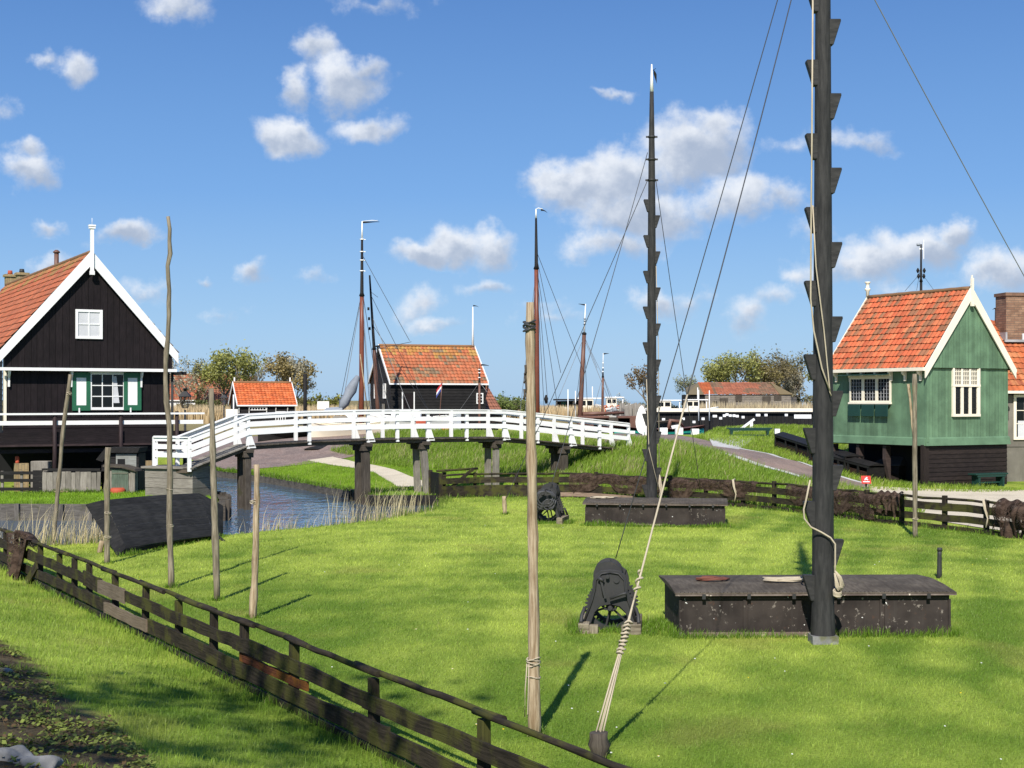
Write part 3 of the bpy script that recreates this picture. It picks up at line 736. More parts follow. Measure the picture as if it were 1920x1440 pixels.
# ---------------- poles on the lawn
def pole(name,base,top,r0,r1,mat,label,seed,wig=.02,group=None,n=14,kind='pole',cuts=None):
    random.seed(seed); base=V(base); top=V(top); m=MB(); pts=[];rr=[]; ox=oy=0
    for k in range(n+1):
        t=k/n; ox+=random.uniform(-wig,wig); oy+=random.uniform(-wig,wig); f=math.sin(math.pi*t)**.5 if 0<t<1 else 0
        p=base.lerp(top,t)+V((ox*f,oy*f,0)); 
        if cuts: p+=V((np.interp(t,cuts[0],cuts[1]),0,0))
        pts.append(p); rr.append((r0+(r1-r0)*t)*random.uniform(.93,1.08))
    pts[0]=base-Z*.15
    rr=[q*(1.0+(.18 if random.random()<.16 else 0)) for q in rr]; m.tube(pts,rr,12,jit=.16)
    o=thing(name,label,kind,base,group); m.build('shaft',M[mat],o); random.seed(seed+1); return o,pts
def lashing(o,c,r,turns,mat='rope',name='lashing',th=.008,axis=Z,pitch=.02):
    m=MB(); pts=[]
    for k in range(turns*10+1):
        a=2*math.pi*k/10; pts.append(V(c)+V((math.cos(a)*r,math.sin(a)*r,(k/10-turns/2)*pitch+.012*math.sin(a*1.7+turns))))
    m.tube(pts,th,6); return m.build(name,M[mat],o)
def pt_at(px,py,base): return P(px,py,base.y)
b=RT(100,1010); o,_=pole('wooden_pole',b,pt_at(132,702,b),.052,.046,'grey_wood','leaning pole with rope near its top, in front of the black house',11,.012); c=pt_at(129.5,738,b); lashing(o,c,.060,3)
b=RT(201,1057); o,_=pole('wooden_pole',b,pt_at(203,839,b),.058,.060,'grey_wood','short thick pole just beside the upturned black boat',12,.006); lashing(o,pt_at(202,962,b),.070,2); lashing(o,pt_at(202,1007,b),.070,2)
b=RT(321,1102); o,_=pole('wooden_pole',b,pt_at(315,406,b),.054,.034,'grey_wood','tall crooked tree-stem pole reaching above the house gable',13,.012,n=30,cuts=([0,.2,.4,.5,.58,.66,.74,.80,.86,.89,.93,.96,1],[0,.0,-.01,-.05,-.055,-.01,.005,.01,-.03,.035,.015,.03,.0])); lashing(o,pt_at(319,986,b),.064,2); lashing(o,pt_at(318,918,b),.062,1)
b=RT(407,1126); o,_=pole('wooden_pole',b,pt_at(396,729,b),.056,.044,'grey_wood','straight grey pole standing before the ramp of the white bridge',14,.004)
b=RT(474,1159); o,_=pole('wooden_pole',b,pt_at(481,871,b),.056,.042,'pale_wood','pale stripped pole, shortest of the row, nearest to the plank fence',15,.008); lashing(o,pt_at(477,941,b),.068,3)
b=RT(1003,1381); o,pp=pole('wooden_pole',b,pt_at(994,567,b),.058,.042,'pale_wood','tall pale pole bound with rope, closest to the viewer on the lawn',16,.003,n=22)
lashing(o,pt_at(992.5,612,b),.060,5,'wire','black_binding',.010); lashing(o,pt_at(1000,1241,b),.068,4,'rope'); lashing(o,pt_at(1001,1270,b),.067,1)
m=MB(); a=pt_at(988,1243,b)+V((0,-.05,0)); c=pt_at(984,1342,b)+V((0,-.05,0)); m.tube([a,a.lerp(c,.5)+V((-.008,0,0)),c,c+V((.03,0,.03)),a.lerp(c,.5)+V((.025,0,0)),a+V((.02,0,0))],.006,6); m.build('hanging_rope',M['rope'],o)
m=MB()
for k,(px,py) in enumerate(((985,690),(984,705),(986,722),(983,735))): m.tube([pt_at(px,py,b)+V((0,-.03,.03)),pt_at(px+1,py+8,b)+V((0,-.03,0)),pt_at(px-1,py+14,b)+V((0,-.03,0))],.011,6)
m.build('block_and_hook',M['pile_wood'],o)
b=RT(1716,1008); o,_=pole('wooden_pole',b,pt_at(1715,701,b),.062,.055,'grey_wood','grey pole standing alone in front of the green house corner',17,.004); lashing(o,pt_at(1716,973,b),.078,2)
pole('wooden_pole',P(1714,822,b.y+.07),P(1703,720,b.y+.07),.034,.028,'pale_wood','short thin stick fixed slantwise to the grey pole before the green house',18,.005)
b=RT(1761,1084); o,_=pole('iron_post',b,pt_at(1762,1030,b),.048,.044,'iron','short rusty iron post behind the steel chest',19,.001,n=5,kind='post')
m=MB(); m.tube([pt_at(1762,1033,b),pt_at(1762,1027,b)],[.055,.045],10); m.build('cap',M['iron'],o)
b=RT(186,1036); pole('wooden_stake',b,b+V((.06,.02,.26)),.06,.055,'pale_wood','pale wooden stub propping the upturned black boat',20,.002,n=4,kind='stake')
stake2=RT(947,965); pole('wooden_stake',stake2,stake2+V((-.03,0,.55)),.055,.06,'pale_wood','pale stake holding a mast wire, beside the small winch',21,.002,n=4,kind='stake')
boll=RT(1122,1420); pole('mooring_stake',boll,boll+V((.004,0,.24)),.092,.085,'pile_wood','stout round stake tied to the white guy rope by the fence',22,.002,n=4,kind='stake')

# ---------------- steel chests
def chest(label,fl,L,D,h,rz,nrib):
    o=thing('steel_chest',label,'chest',(0,0,0)); m=MB()
    m.box((L/2,D/2,h/2-.05),(L-.06,D-.06,h+.1-.05)); m.build('body',M['steel'],o)
    for k in range(nrib+1):
        for s in (-1,1) if 0<k<nrib else (0,):
            x=L*k/nrib+s*.035 if 0<k<nrib else (0.03 if k==0 else L-.03)
            r=MB(); r.box((x,.022,h/2-.06),(.035,.022,h-.10)); r.build('rib',M['steel'],o)
    lid=MB(); e=.05
    prof=[(-e,h-.028),(-e,h),(D*.3,h+.048),(D*.62,h+.065),(D+e,h+.03),(D+e,h+.0)]
    lid.prism([(-e*1.1,y,z) for y,z in prof],(L+2.2*e,0,0)); lo=lid.build('lid',M['lid_steel'],o,.006)
    r=MB(); r.box((L/2,-e-.006,h-.034),(L+2*e,.014,.02),col=(4.5,4.5,4.4)); r.build('lip',M['steel'],lo)  # pale tint paints a highlight along the lid edge
    for k in range(6):
        x=L*(k+.55)/6.1
        q=MB(); q.box((x,-e-.016,h-.055),(.05,.016,.07)); q.build('hinge',M['iron'],lo)
    rv=MB()
    for k in range(70): rv.box((L*(k+.5)/70,-e+.02,h+.006),(.012,.012,.008))
    rv.build('rivet',M['steel'],lo)
    f=MB(); f.box((L*.30,.018,.02),(L*.52,.026,.085),col=(6,5.8,5.3)); f.build('chalky_foot',M['steel'],o)
    o.location=(fl.x,fl.y,0); o.rotation_euler=(0,0,rz); return o
b=RT(1272,1196); e=RT(1785,1193); rz=math.atan2(e.y-b.y,e.x-b.x); CH1=(b,rz,(e-b).length)
chest('long black steel chest with pale flaking foot, at the foot of the near notched mast',b,(e-b).length,1.75,.64,rz,4)
b2=RT(1096,986); e2=RT(1361,989); rz2=math.atan2(e2.y-b2.y,e2.x-b2.x)
chest('worn black steel chest with whitish scuffed panels, in front of the farther notched mast',b2,(e2-b2).length,1.8,.62,rz2,4)
def onchest(b,rz,u,v,z): return V((b.x+u*math.cos(rz)-v*math.sin(rz),b.y+u*math.sin(rz)+v*math.cos(rz),z))
def coil(name,label,b,rz,u,v,z,mat,n,r,th,seed,sx=1.8):
    random.seed(seed); m=MB(); pts=[]
    for k in range(n*9):
        a=k*.7; rr=r*random.uniform(.55,1.05); pts.append(onchest(b,rz,u+math.cos(a)*rr*sx,v+math.sin(a)*rr*.8,z+.012+.012*(k/(n*9))*n*.3+random.uniform(0,.02)))
    m.tube(pts,th,6); return single(m,name,M[mat],label,'rope' if mat=='rope' else 'chain')
coil('rope_coil','loose coil of pale rope lying on the near steel chest lid',b:=CH1[0],CH1[1],1.72,.75,.70,'rope',5,.20,.016,3)
coil('rusty_chain','heap of rusty red chain on the near steel chest lid',CH1[0],CH1[1],.62,.85,.70,'rust_chain',5,.17,.013,4,1.5)
coil('rope_coil','small coil of rope lying on the farther steel chest lid',b2,rz2,.45,.9,.68,'rope',5,.22,.014,5,1.7)

# ---------------- masts with notched steps
def make_mast():
    o=thing('notched_mast','tall black mast with wedge steps, nearest to the viewer beside the long steel chest','mast',(0,0,0))
    m=MB(); zs=[-.1,.1,.22,.45,.8,1.5,3,5,7,8.9,10.2,11.4,12.3]; rs=[.175,.175,.172,.160,.155,.152,.145,.132,.120,.108,.095,.075,.058]
    m.tube([(0,0,z) for z in zs],rs,16,col=(1,1,1)); m.build('shaft',M['mast_paint'],o)
    t=MB(); t.tube([(0,0,12.3),(0,0,12.7),(0,0,13.1)],[.056,.04,.018],10); t.build('white_tip',M['white'],o)
    f=MB(); f.box((0,-.01,.01),(.36,.34,.20)); f.build('pale_footing',M['stone'],o)
    def R(z): return float(np.interp(z,zs,rs))
    for k in range(9):
        for s,z0 in ((1,1.45+1.04*k),(-1,.95+1.03*k)):
            if z0>9.75: continue
            r=R(z0-.15); w=MB(); h=.36
            w.prism([(s*(r-.05),-.075,z0),(s*(r+.125),-.075,z0),(s*(r+.128),-.075,z0-.03),(s*(r+.025),-.075,z0-h),(s*(r-.05),-.075,z0-h)],(0,.13,0))
            w.build('step',M['mast_paint'],o,.006)
    for z in (9.75,10.35,11.0):
        c=MB(); c.tube([(0,0,z-.03),(0,0,z+.03)],R(z)+.022,14); c.box((R(z)+.05,0,z),(.07,.03,.05)); c.box((-R(z)-.05,0,z),(.07,.03,.05)); c.build('iron_band',M['iron'],o)
    p=MB(); p.grid(lambda a,b:(.05+.09*a,.02*math.sin(a*5),12.95-.10*a*a-.32*b*(1-.15*a)*(.4+.6*a)-.05*a),6,5); p.tube([(0,0,12.9),(.12,0,12.98)],.008,5)
    p.build('pennant',M['dark'],o)
    return o
m1=RT(1543,1206); mast1=make_mast(); m2=V(((1222-960)/F*41.6,41.6,0)); mast2=copy_tree(mast1); mast2['label']='farther black mast with wedge steps and white tip, behind the scuffed steel chest'
mast1.location=(m1.x,m1.y,0); mast2.location=m2
for k in (mast1,mast2): k['group']='notched masts on the lawn'
def rope(pts,r,mat,label,name='guy_wire',cat='wire',sag=0,n=24,group=None):
    p=[V(q) for q in pts]
    if sag: p=[p[0].lerp(p[1],k/n)-Z*sag*4*(k/n)*(1-k/n) for k in range(n+1)]
    m=MB(); m.tube(p,r,6); return single(m,name,M[mat],label,cat,group)
top=lambda m,z,dx=0: V((m.x+dx,m.y,z))
kn=RT(1122,1400); kA=V((boll.x+.01,boll.y+.03,.22)); kT=top(m1,10.4,-.1)
ka=kA.lerp(kT,.115); kb=kA.lerp(kT,.318)
rope([kb,kT],.0075,'wire','steel guy from the near mast head down to the white knotted rope',sag=.08)
w1=RT(1152,1188)
rope([V((w1.x+.03,w1.y+.15,1.08)),top(m1,10.9,-.1)],.007,'wire','dark wire from the near mast head down to the large winch',sag=.05)
rope([top(m1,10.2,.1),V((12.4,26.0,.1))],.0075,'pale_wire','pale guy wire running from the near mast over the green house',sag=.15)
# white lashing of the guy rope to its stake
o=thing('lashed_rope','thick pale rope lashed in a long knot, tying the guy wire to the round stake','rope',kA)
m=MB(); m.tube([ka.lerp(kb,k/12) for k in range(13)],.0105,8,jit=.1); m.build('long_strand',M['rope'],o)
for s in range(4):
    dx=V((math.cos(s*1.6),math.sin(s*1.6),0))*.012; m=MB(); a=kA+dx*2.2; m.tube([a.lerp(ka,t)+dx*(1-t)*.6 for t in (0,.25,.5,.75,.97,1.12)],.0085,7,jit=.1); m.build('strand',M['rope'],o)
m=MB(); ax=(kb-ka).normalized(); sx=ax.cross(V((0,1,0))).normalized(); sy=ax.cross(sx); c0=ka.lerp(kA,.42); pts=[]
for k in range(90):
    a=k*.62; pts.append(c0+ax*(.0042*k+.006*math.sin(k*1.3))+(sx*math.cos(a)+sy*math.sin(a))*(.033+.006*math.sin(k*.9)))
m.tube(pts,.0105,7); m.build('knot',M['rope'],o)
m=MB(); c1=ka+ax*.10; m.tube([c1+(sx*math.cos(k*.7)+sy*math.sin(k*.7))*.03+ax*(.012*k) for k in range(20)],.011,7); m.build('hitch',M['rope'],o)
# halyards down the near mast
y0=m1.y-.20
def Q(px,py): return P(px,py,y0)
rope([Q(1524,0),Q(1522,300),Q(1521,385),Q(1520,560),Q(1526,620),Q(1541,690),Q(1557,735)],.012,'rope','pale rope hanging slack in a bend on the near notched mast','halyard','rope')
rope([Q(1524,385),Q(1530,500),Q(1545,620),Q(1556,735),Q(1559,742)],.010,'rope','tight pale rope crossing the near notched mast to a step','halyard','rope')
rope([Q(1519,900),Q(1512,935),Q(1507,955),Q(1508,972),Q(1520,988),Q(1540,998),Q(1557,1008),Q(1566,1020),Q(1566,1060),Q(1565,1075)],.013,'rope','rope wound around the lower part of the near mast','halyard','rope')
m=MB(); random.seed(9)
for k in range(5):
    a=Q(1565,1070)+V((0,-.02,0)); e=Q(1578+k*2.2-4,1104+random.uniform(-5,4)); f=Q(1567+k*1.5,1100)
    m.tube([a,a.lerp(e,.5)+V((.02,0,.02)),e,e+V((-.02,-.01,-.03)),f,a+V((-.01,-.02,-.03))],.011,6)
pts=[Q(1570,1107)+V((math.cos(k*.8)*.055,math.sin(k*.8)*.05,-.0022*k+.02*math.sin(k*.8))) for k in range(34)]; m.tube(pts,.012,6)
single(m,'hanging_coil',M['rope'],'bunched pale rope hung from a step of the near mast','rope')
# wires of the far mast
w2=RT(1030,982)
rope([top(m2,9.75,-.12),stake2+V((0,-.03,.42))],.010,'wire','wire from the farther mast down to the pale stake',sag=.1)
rope([top(m2,10.55,-.12),V((w2.x+.02,w2.y,.95))],.010,'wire','wire from the farther mast down to the small winch',sag=.1)
rope([top(m2,9.75,.12),V((6.1,46.6,.55))],.010,'wire','wire from the farther mast to the fence post with white rope',sag=.1)
rope([top(m2,9.9,.05),top(m2,5,.19),top(m2,.9,.22)],.011,'rope','pale halyard running straight down the farther mast','halyard','rope')
rope([top(m2,4,-.16)-V((0,.1,0)),top(m2,2.0,-.1)-V((0,.2,0)),top(m2,.9,.16)-V((0,.3,0))],.011,'rope','pale rope crossing the foot of the farther mast','halyard','rope')
m=MB(); c=top(m2,1.25,.21)-V((0,.2,0))
for k in range(4): m.tube([c,c+V((.03*math.cos(k),-.05,-.25)),c+V((.02*k-.03,-.06,-.62)),c+V((.05,-.05,-.3)),c],.014,6)
single(m,'hanging_coil',M['rope'],'small hank of rope hung on the farther mast','rope')

# ---------------- winches
def gear(o,c,r,w,nt,mat='iron',name='gear_wheel',spokes=6):
    m=MB(); c=V(c); n=nt*4
    def ring(rad,y): return [c+V((math.cos(2*math.pi*k/n)*rad(k),y,math.sin(2*math.pi*k/n)*rad(k))) for k in range(n)]
    out=lambda k: r*(1.0 if k%4 in (0,1) else .90); inn=lambda k: r*.76
    R=[ring(out,-w/2),ring(out,w/2),ring(inn,w/2),ring(inn,-w/2)]; i=len(m.v)
    for q in R: m.v+= [tuple(p) for p in q]
    for q in range(4):
        a=i+q*n; b=i+((q+1)%4)*n
        for k in range(n):
            k2=(k+1)%n; m.face([a+k,a+k2,b+k2,b+k],[(0,0),(.1,0),(.1,.1),(0,.1)])
    for k in range(spokes):
        a=2*math.pi*k/spokes+.3; d=V((math.cos(a),0,math.sin(a))); m.beam(c+d*r*.1,c+d*r*.8,.028,.05,up=(0,1,0))
    m.tube([c-V((0,w*.9,0)),c+V((0,w*.9,0))],r*.18,12)
    return m.build(name,M[mat],o)
def make_winch():
    o=thing('hand_winch','large cast-iron hand winch with toothed gears on timber feet, near the long steel chest','winch',(0,0,0),'winches on the lawn')
    for y,nm in ((-.34,1),(.34,0)):
        m=MB(); L=[(.36,.12),(.30,.16),(.24,.34),(.15,.44),(.0,.47)]; out=[(.45,.12),(.42,.2),(.325,.50),(.275,.68),(.275,.82),(.24,.94),(.15,1.01),(0,1.03)]
        pts=[V((x,y,z)) for x,z in out]+[V((-x,y,z)) for x,z in out[::-1][1:]]+[V((-x,y,z)) for x,z in L]+[V((x,y,z)) for x,z in L[::-1][1:]]
        m.prism(pts,(0,.05,0)); c=m.build('cheek_frame',M['iron'],o,.008)
        r=MB(); yy=y-.012 if y<0 else y+.06
        for sx in (-1,1): r.tube([(sx*.40,yy,.2),(sx*.285,yy,.52),(sx*.235,yy,.72),(sx*.225,yy,.86),(sx*.13,yy,.965),(0,yy,.985)],.016,6)
        r.tube([(.10,yy-.01,.86),(.10,yy+.03,.86)],.045,12); r.tube([(-.16,yy,.92),(-.10,yy,.60)],.016,6)
        r.build('raised_rim',M['iron'],c)
    m=MB(); m.tube([(-.18,-.40,.90),(-.10,-.42,.86)],.03,8); m.beam((-.14,-.41,.87),(-.07,-.41,.58),.035,.02,up=(0,1,0)); m.build('pawl',M['iron'],o)
    m=MB(); m.tube([(.0,-.43,.58),(.20,-.45,.66),(.26,-.45,.67)],[.02,.022,.03],8); m.build('crank_lever',M['iron'],o)
    gear(o,(0,-.20,.42),.40,.06,38); gear(o,(.03,.20,.46),.40,.06,38); gear(o,(0,-.27,.50),.15,.05,14,spokes=4)
    m=MB(); m.tube([(-.04,-.24,.92),(-.04,-.20,.92),(-.04,-.19,.92),(-.04,.20,.92),(-.04,.21,.92),(-.04,.26,.92)],[.23,.23,.15,.15,.23,.23],20); m.build('rope_drum',M['iron'],o)
    for k in range(1):
        m=MB(); m.prism([(-.02,-.06,1.02),(.05,-.06,1.02),(.02,-.06,1.13),(-.01,-.06,1.17)],(0,.06,0)); m.build('fairlead',M['iron'],o)
    for x in (-.40,.40):
        m=MB(); m.box((x,0,.08),(.17,1.15,.24)); m.build('timber_foot',M['grey_wood'],o,.01)
        m=MB(); m.box((x*.62,-.48,.07),(.14,.16,.20)); m.build('timber_chock',M['grey_wood'],o,.01)
        m=MB(); m.tube([(x*1.12,-.5,.2),(x*1.1,-.34,.30),(x*.98,-.30,.42)],.03,8); m.build('foot_bracket',M['iron'],o)
    m=MB(); m.tube([(0,-.42,.42),(0,.42,.42)],.035,10); m.tube([(-.04,-.42,.92),(-.04,.42,.92)],.03,10); m.build('axle',M['iron'],o)
    return o
win=make_winch(); win2=copy_tree(win)
win.scale=(.94,.94,.92); win.location=(w1.x-.02,w1.y+.45,-.03); win.rotation_euler=(0,0,math.radians(-6))
win2.location=(w2.x,w2.y+.4,-.02); win2.rotation_euler=(0,0,math.radians(168)); win2.scale=(.98,.98,.98)
win2['label']='smaller-looking iron winch wound with pipe, behind the pale pole by the scuffed chest'
m=MB(); c=V((w2.x-.12,w2.y-.16,.66))
for k in range(3): m.tube([c+V((math.cos(t*.42)*(.30-.05*k),-.03*k,math.sin(t*.42)*(.27-.04*k)+.03*k)) for t in range(16)],.018,7)
m.tube([c+V((math.cos(t*.42)*.15+.1,-.05,math.sin(t*.42)*.15-.12)) for t in range(16)],.016,7)
single(m,'looped_hose',M['wire'],'grey looped hose hung on the small winch','hose')

# ---------------- upturned boat
o=thing('upturned_boat','black tarred flat-bottomed boat lying bottom up on the bank','boat',(-8.4,33.5,0))
Bfl=P(195,937,32.9);Bnl=P(236,1027,31.5);Bnr=P(402,1004,35.0);Bfr=P(373,924,36.5)
Gfl=P(160,946,33.5);Gnl=P(220,1043,31.15);Gnr=P(418,1004,35.9);Gfr=Bfr+V((.55,.35,-.35))
m=MB(); NB=6
def seam(a,b,c,d,nb,nn,mb):
    for k in range(nb):
        s0,s1=k/nb,(k+1)/nb; n=(V(b)-V(a)).cross(V(d)-V(a)).normalized(); q=random.uniform(.8,1.15); e=.004*random.random()
        pa,pb,pc,pd=V(a).lerp(V(d),s0),V(b).lerp(V(c),s0),V(b).lerp(V(c),s1),V(a).lerp(V(d),s1)
        mb.grid(lambda u,v:(pa.lerp(pb,u)).lerp(pd.lerp(pc,u),v)+n*(e-.010*(v in (0,1)) + .03*nn*math.sin(math.pi*u)),8,4,(q,q,q),False,((pb-pa).length,.3))
seam(Bnl,Bnr,Bfr,Bfl,7,1,m); m.build('bottom',M['boat_tar'],o)
m=MB(); seam(Gnl,Bnl,Bfl,Gfl,3,.3,m); m.build('bow_ramp',M['boat_tar'],o)
m=MB(); seam(Gnl,Gnr,Bnr,Bnl,2,.3,m); m.build('hull_side',M['boat_tar'],o)
m=MB(); seam(Bnr,Gnr,Gfr,Bfr,2,.3,m); m.build('stern',M['boat_tar'],o)
m=MB(); seam(Bfl,Bfr,Gfr,Gfl,2,.3,m); m.build('hull_side',M['boat_tar'],o)
m=MB(); m.tube([P(405,1003,35.1),P(424,1018,34.6)],.035,8); m.build('wooden_prop',M['boat_tar'],o)

# ---------------- far fence with nets
FF=[(-2.45,49.6),(-1.2,50.6),(.5,50.6),(2.4,49.9),(4.5,48.6),(6.1,47.0),(7.5,45.6),(8.6,43.6),(9.5,41.6),(10.5,39.3),(11.2,38.2),(11.85,37.2),(12.4,35.6),(13.0,33.8)]
def polyl(P0,t):
    p=np.array(P0); L=np.concatenate([[0],np.cumsum(np.hypot(*np.diff(p,axis=0).T))]); s=t*L[-1]; return float(np.interp(s,L,p[:,0])),float(np.interp(s,L,p[:,1]))
ff=thing('net_fence','dark rail fence running along the far edge of the lawn below the dike','fence',on(4.5,48.6),)
Lf=sum(math.hypot(b[0]-a[0],b[1]-a[1]) for a,b in zip(FF,FF[1:])); npost=17
for k in range(npost+1):
    x,y=polyl(FF,k/npost); m=MB(); zb=tz1(x,y); h=random.uniform(.78,.9)
    m.box((x,y,zb+h/2-.1),(.12,.11,h+.2),random.random()); m.build('post',M['fence_wood'],ff,.008)
def frail(t0,t1,z0,z1,off_=-.09,name='rail',mat='fence_wood',col=(1,1,1)):
    n=max(1,round((t1-t0)*30)); m=MB(); i0=0; ru=random.random()*9; pts=[]
    for k in range(n+1):
        t=t0+(t1-t0)*k/n; x,y=polyl(FF,t); x2,y2=polyl(FF,min(1,t+.01)); x1,y1=polyl(FF,max(0,t-.01)); tg=V((x2-x1,y2-y1,0)).normalized(); nn=V((-tg.y,tg.x,0))
        pts.append((V((x,y,tz1(x,y)))+nn*off_,nn))
    for p,nn in pts:
        e=random.uniform(-.012,.012)
        for a,b in ((.016,z0),(.016,z1),(-.016,z1),(-.016,z0)): m.v.append(tuple(p+nn*a+Z*(b+e)))
    for k in range(n):
        for q in range(4):
            a=k*4+q; b=k*4+(q+1)%4; m.face([a,b,b+4,a+4],[(ru+k,q*.3),(ru+k,q*.3+.2),(ru+k+1,q*.3+.2),(ru+k+1,q*.3)],col)
    m.face([0,3,2,1],[(0,0)]*4,col); e=4*n; m.face([e,e+1,e+2,e+3],[(0,0)]*4,col)
    m.build(name,M[mat],ff)
T=[i/npost for i in range(npost+1)]
for i in range(0,npost-1,2):
    a,b=T[i],T[min(i+2,npost)]+.012
    frail(a,b,.50,.70); frail(a,b,.22,.40) if i>2 else frail(a,b,-.05,.42)
    if i>3: frail(a,b,-.08,.12,-.085)
frail(T[3],T[5],.02,.16,-.13,'pale_plank','silver_wood',(1.1,.85,.75))
frail(T[16],T[17],.50,.70);frail(T[16],T[17],.22,.40)
for i in (0,2,4,6,9,12,15):
    a,b=T[i],T[min(i+3,npost)]; m=MB(); pts=[]
    for k in range(9):
        x,y=polyl(FF,a+(b-a)*k/8); pts.append(V((x,y,tz1(x,y)+.80+random.uniform(-.02,.02)+.02*(i%2))))
    m.tube(pts,.035,8,jit=.15); m.build('capping_pole',M['fence_wood'],ff)
# gate with diagonal brace at the near end of that fence
o=thing('wicket_gate','black boarded wicket gate with diagonal brace where the gravel path meets the fence','gate',on(-2.4,49.6))
a=on(-2.92,51.6); b=on(-2.36,50.0)
m=MB(); m.obox((a+b)/2+Z*.42,(b-a)/2,V((.8,.5,0)).normalized()*.025,Z*.42); m.build('boarding',M['tar_wood'],o)
for p in (a,b):
    m=MB(); m.box(p+Z*.40,(.12,.12,1.0),.4); m.build('post',M['fence_wood'],o,.008)
m=MB(); m.beam(V((-2.55,49.55,.0)),V((-1.35,50.35,1.0)),.07,.10); m.build('brace',M['fence_wood'],o)
m=MB(); m.tube([V((-2.6,49.7,.95)),V((-1.2,50.5,1.0))],.04,8); m.build('bar',M['fence_wood'],o)

def net(label,t0,t1,drop,seed,thick=.05,over=.83,mat='net',cat='fishing net',front=.13,dens=44):
    random.seed(seed); na=dens; nb=14; ph=[random.uniform(0,6) for _ in range(6)]
    fr=[]
    for k in range(na+1):
        t=t0+(t1-t0)*k/na; x,y=polyl(FF,t); x2,y2=polyl(FF,min(1,t+.01)); x1,y1=polyl(FF,max(0,t-.01)); tg=V((x2-x1,y2-y1,0)).normalized(); fr.append((V((x,y,tz1(x,y))),V((tg.y,-tg.x,0))))
    m=MB()
    def f(u,v):
        k=round(u*na); p,n=fr[k]; dr=drop(u)*(1+.22*math.sin(u*11+ph[0])+.10*math.sin(u*27+ph[4]))
        s=v*1.25-.25                      # a flap hangs over the back
        fold=thick*.6*math.sin(u*13+ph[1]+2*v)+thick*.35*math.sin(u*29+ph[2]-3*v)+thick*.2*math.sin(u*71+5*v)
        if s<0: return p-n*.07+Z*(over+s*1.2+.02*math.sin(u*40))
        return p+n*(front*min(1,s*5)+abs(fold)*min(1,s*3))+Z*(max(-.02,over+.03*math.sin(u*23+ph[3])-dr*s))
    m.grid(f,na,nb,uvs=((t1-t0)*Lf,1.0)); return single(m,'fishing_net',M[mat],label,cat,'nets hung over the fences')
net('brown net draped over the fence behind the small winch, sagging in loops',T[3]+.02,T[6]-.01,lambda u:.52+.10*math.sin(u*14),31)
net('brown net spread along the fence behind the farther steel chest',T[6]+.0,T[8]+.03,lambda u:.58-.20*u+.1*math.sin(u*9),32)
net('long sagging brown net on the fence behind the near mast',T[10]-.03,T[12]+.02,lambda u:.55+.22*math.sin(u*3.1)+.06*math.sin(u*21),33)
net('bunched dark net hanging low beside the grey pole',T[12]+.022,T[13]+.004,lambda u:.60+.18*math.sin(u*11),34,.14,.90)
net('dark brown net heaped over the fence end near the gravel yard',T[15]+.02,T[16]+.035,lambda u:.84+.10*math.sin(u*8),35,.22,.95,dens=40)
# rope ends hung on the fence
def hang(t,label,seed):
    random.seed(seed); x,y=polyl(FF,t); p=V((x-.12,y-.2,tz1(x,y)+.86)); m=MB()
    m.tube([p+V((.1,.1,.02)),p,p+V((.02,-.04,-.2)),p+V((.10,-.06,-.45)),p+V((.06,-.05,-.68))],.022,7); m.tube([p+V((.03,0,.0)),p+V((.06,-.04,-.25)),p+V((.12,-.06,-.40))],.018,7)
    single(m,'rope_end',M['rope'],label,'rope')
hang(T[8]-.012,'pale rope end hung over the fence behind the farther chest',1); hang(T[15]-.002,'pale rope tied round the fence post by the gravel yard',2)
# net on the near fence
random.seed(5); m=MB(); xa,xb=fpx(31),fpx(66)
def f(u,v):
    x=xa+(xb-xa)*u; s=v*1.3-.3; w=1-.55*max(0,s); xm=(xa+xb)/2+.03; x=xm+(x-xm)*w
    if s<0: return fb(x,.83+.10*math.sin(u*3.1)+s*1.1,-.07)
    return fb(x,.83+.09*math.sin(u*3.1)-s*.88-.02*math.sin(u*9),.14+.05*math.sin(u*13+2*v)+.03*math.sin(u*29)+.10*s*s)
m.grid(f,26,16,uvs=(1.0,1.2)); single(m,'fishing_net',M['net'],'red-brown net draped over the mossy plank fence','fishing net','nets hung over the fences')
# stones at the corner of the bank
for k,(px,py,s,lb) in enumerate(((18,1425,.13,'pale grey boulder at the edge of the ivy bank, largest of its kind'),(75,1440,.12,'flat grey stone beside the largest boulder on the ivy bank'),(8,1262,.07,'small grey stone among ivy higher up the bank'))):
    random.seed(40+k); c=RT(px,py,5); m=MB(); ph=[random.uniform(0,6) for _ in range(4)]
    m.grid(lambda u,v:c+V((math.cos(u*6.283)*math.sin(v*3.1416)*s*1.3,math.sin(u*6.283)*math.sin(v*3.1416)*s,math.cos(v*3.1416)*s*.62+.01))*1.0+V((0,0,s*.25*math.sin(2*u*6.283+ph[2])*math.sin(v*3.14)))+V((math.cos(u*6.283),math.sin(u*6.283),.4))*s*math.sin(v*3.1416)*(.30*math.sin(3*u*6.283+ph[0])*math.sin(v*5+ph[1])+.5*(float(fbm(np.array([math.cos(u*6.283)*2.1+k*9+5]),np.array([math.sin(u*6.283)*2.1+v*4]),33,4)[0])-.5)),44,24)
    single(m,'boulder',M['stone'],lb,'stone')

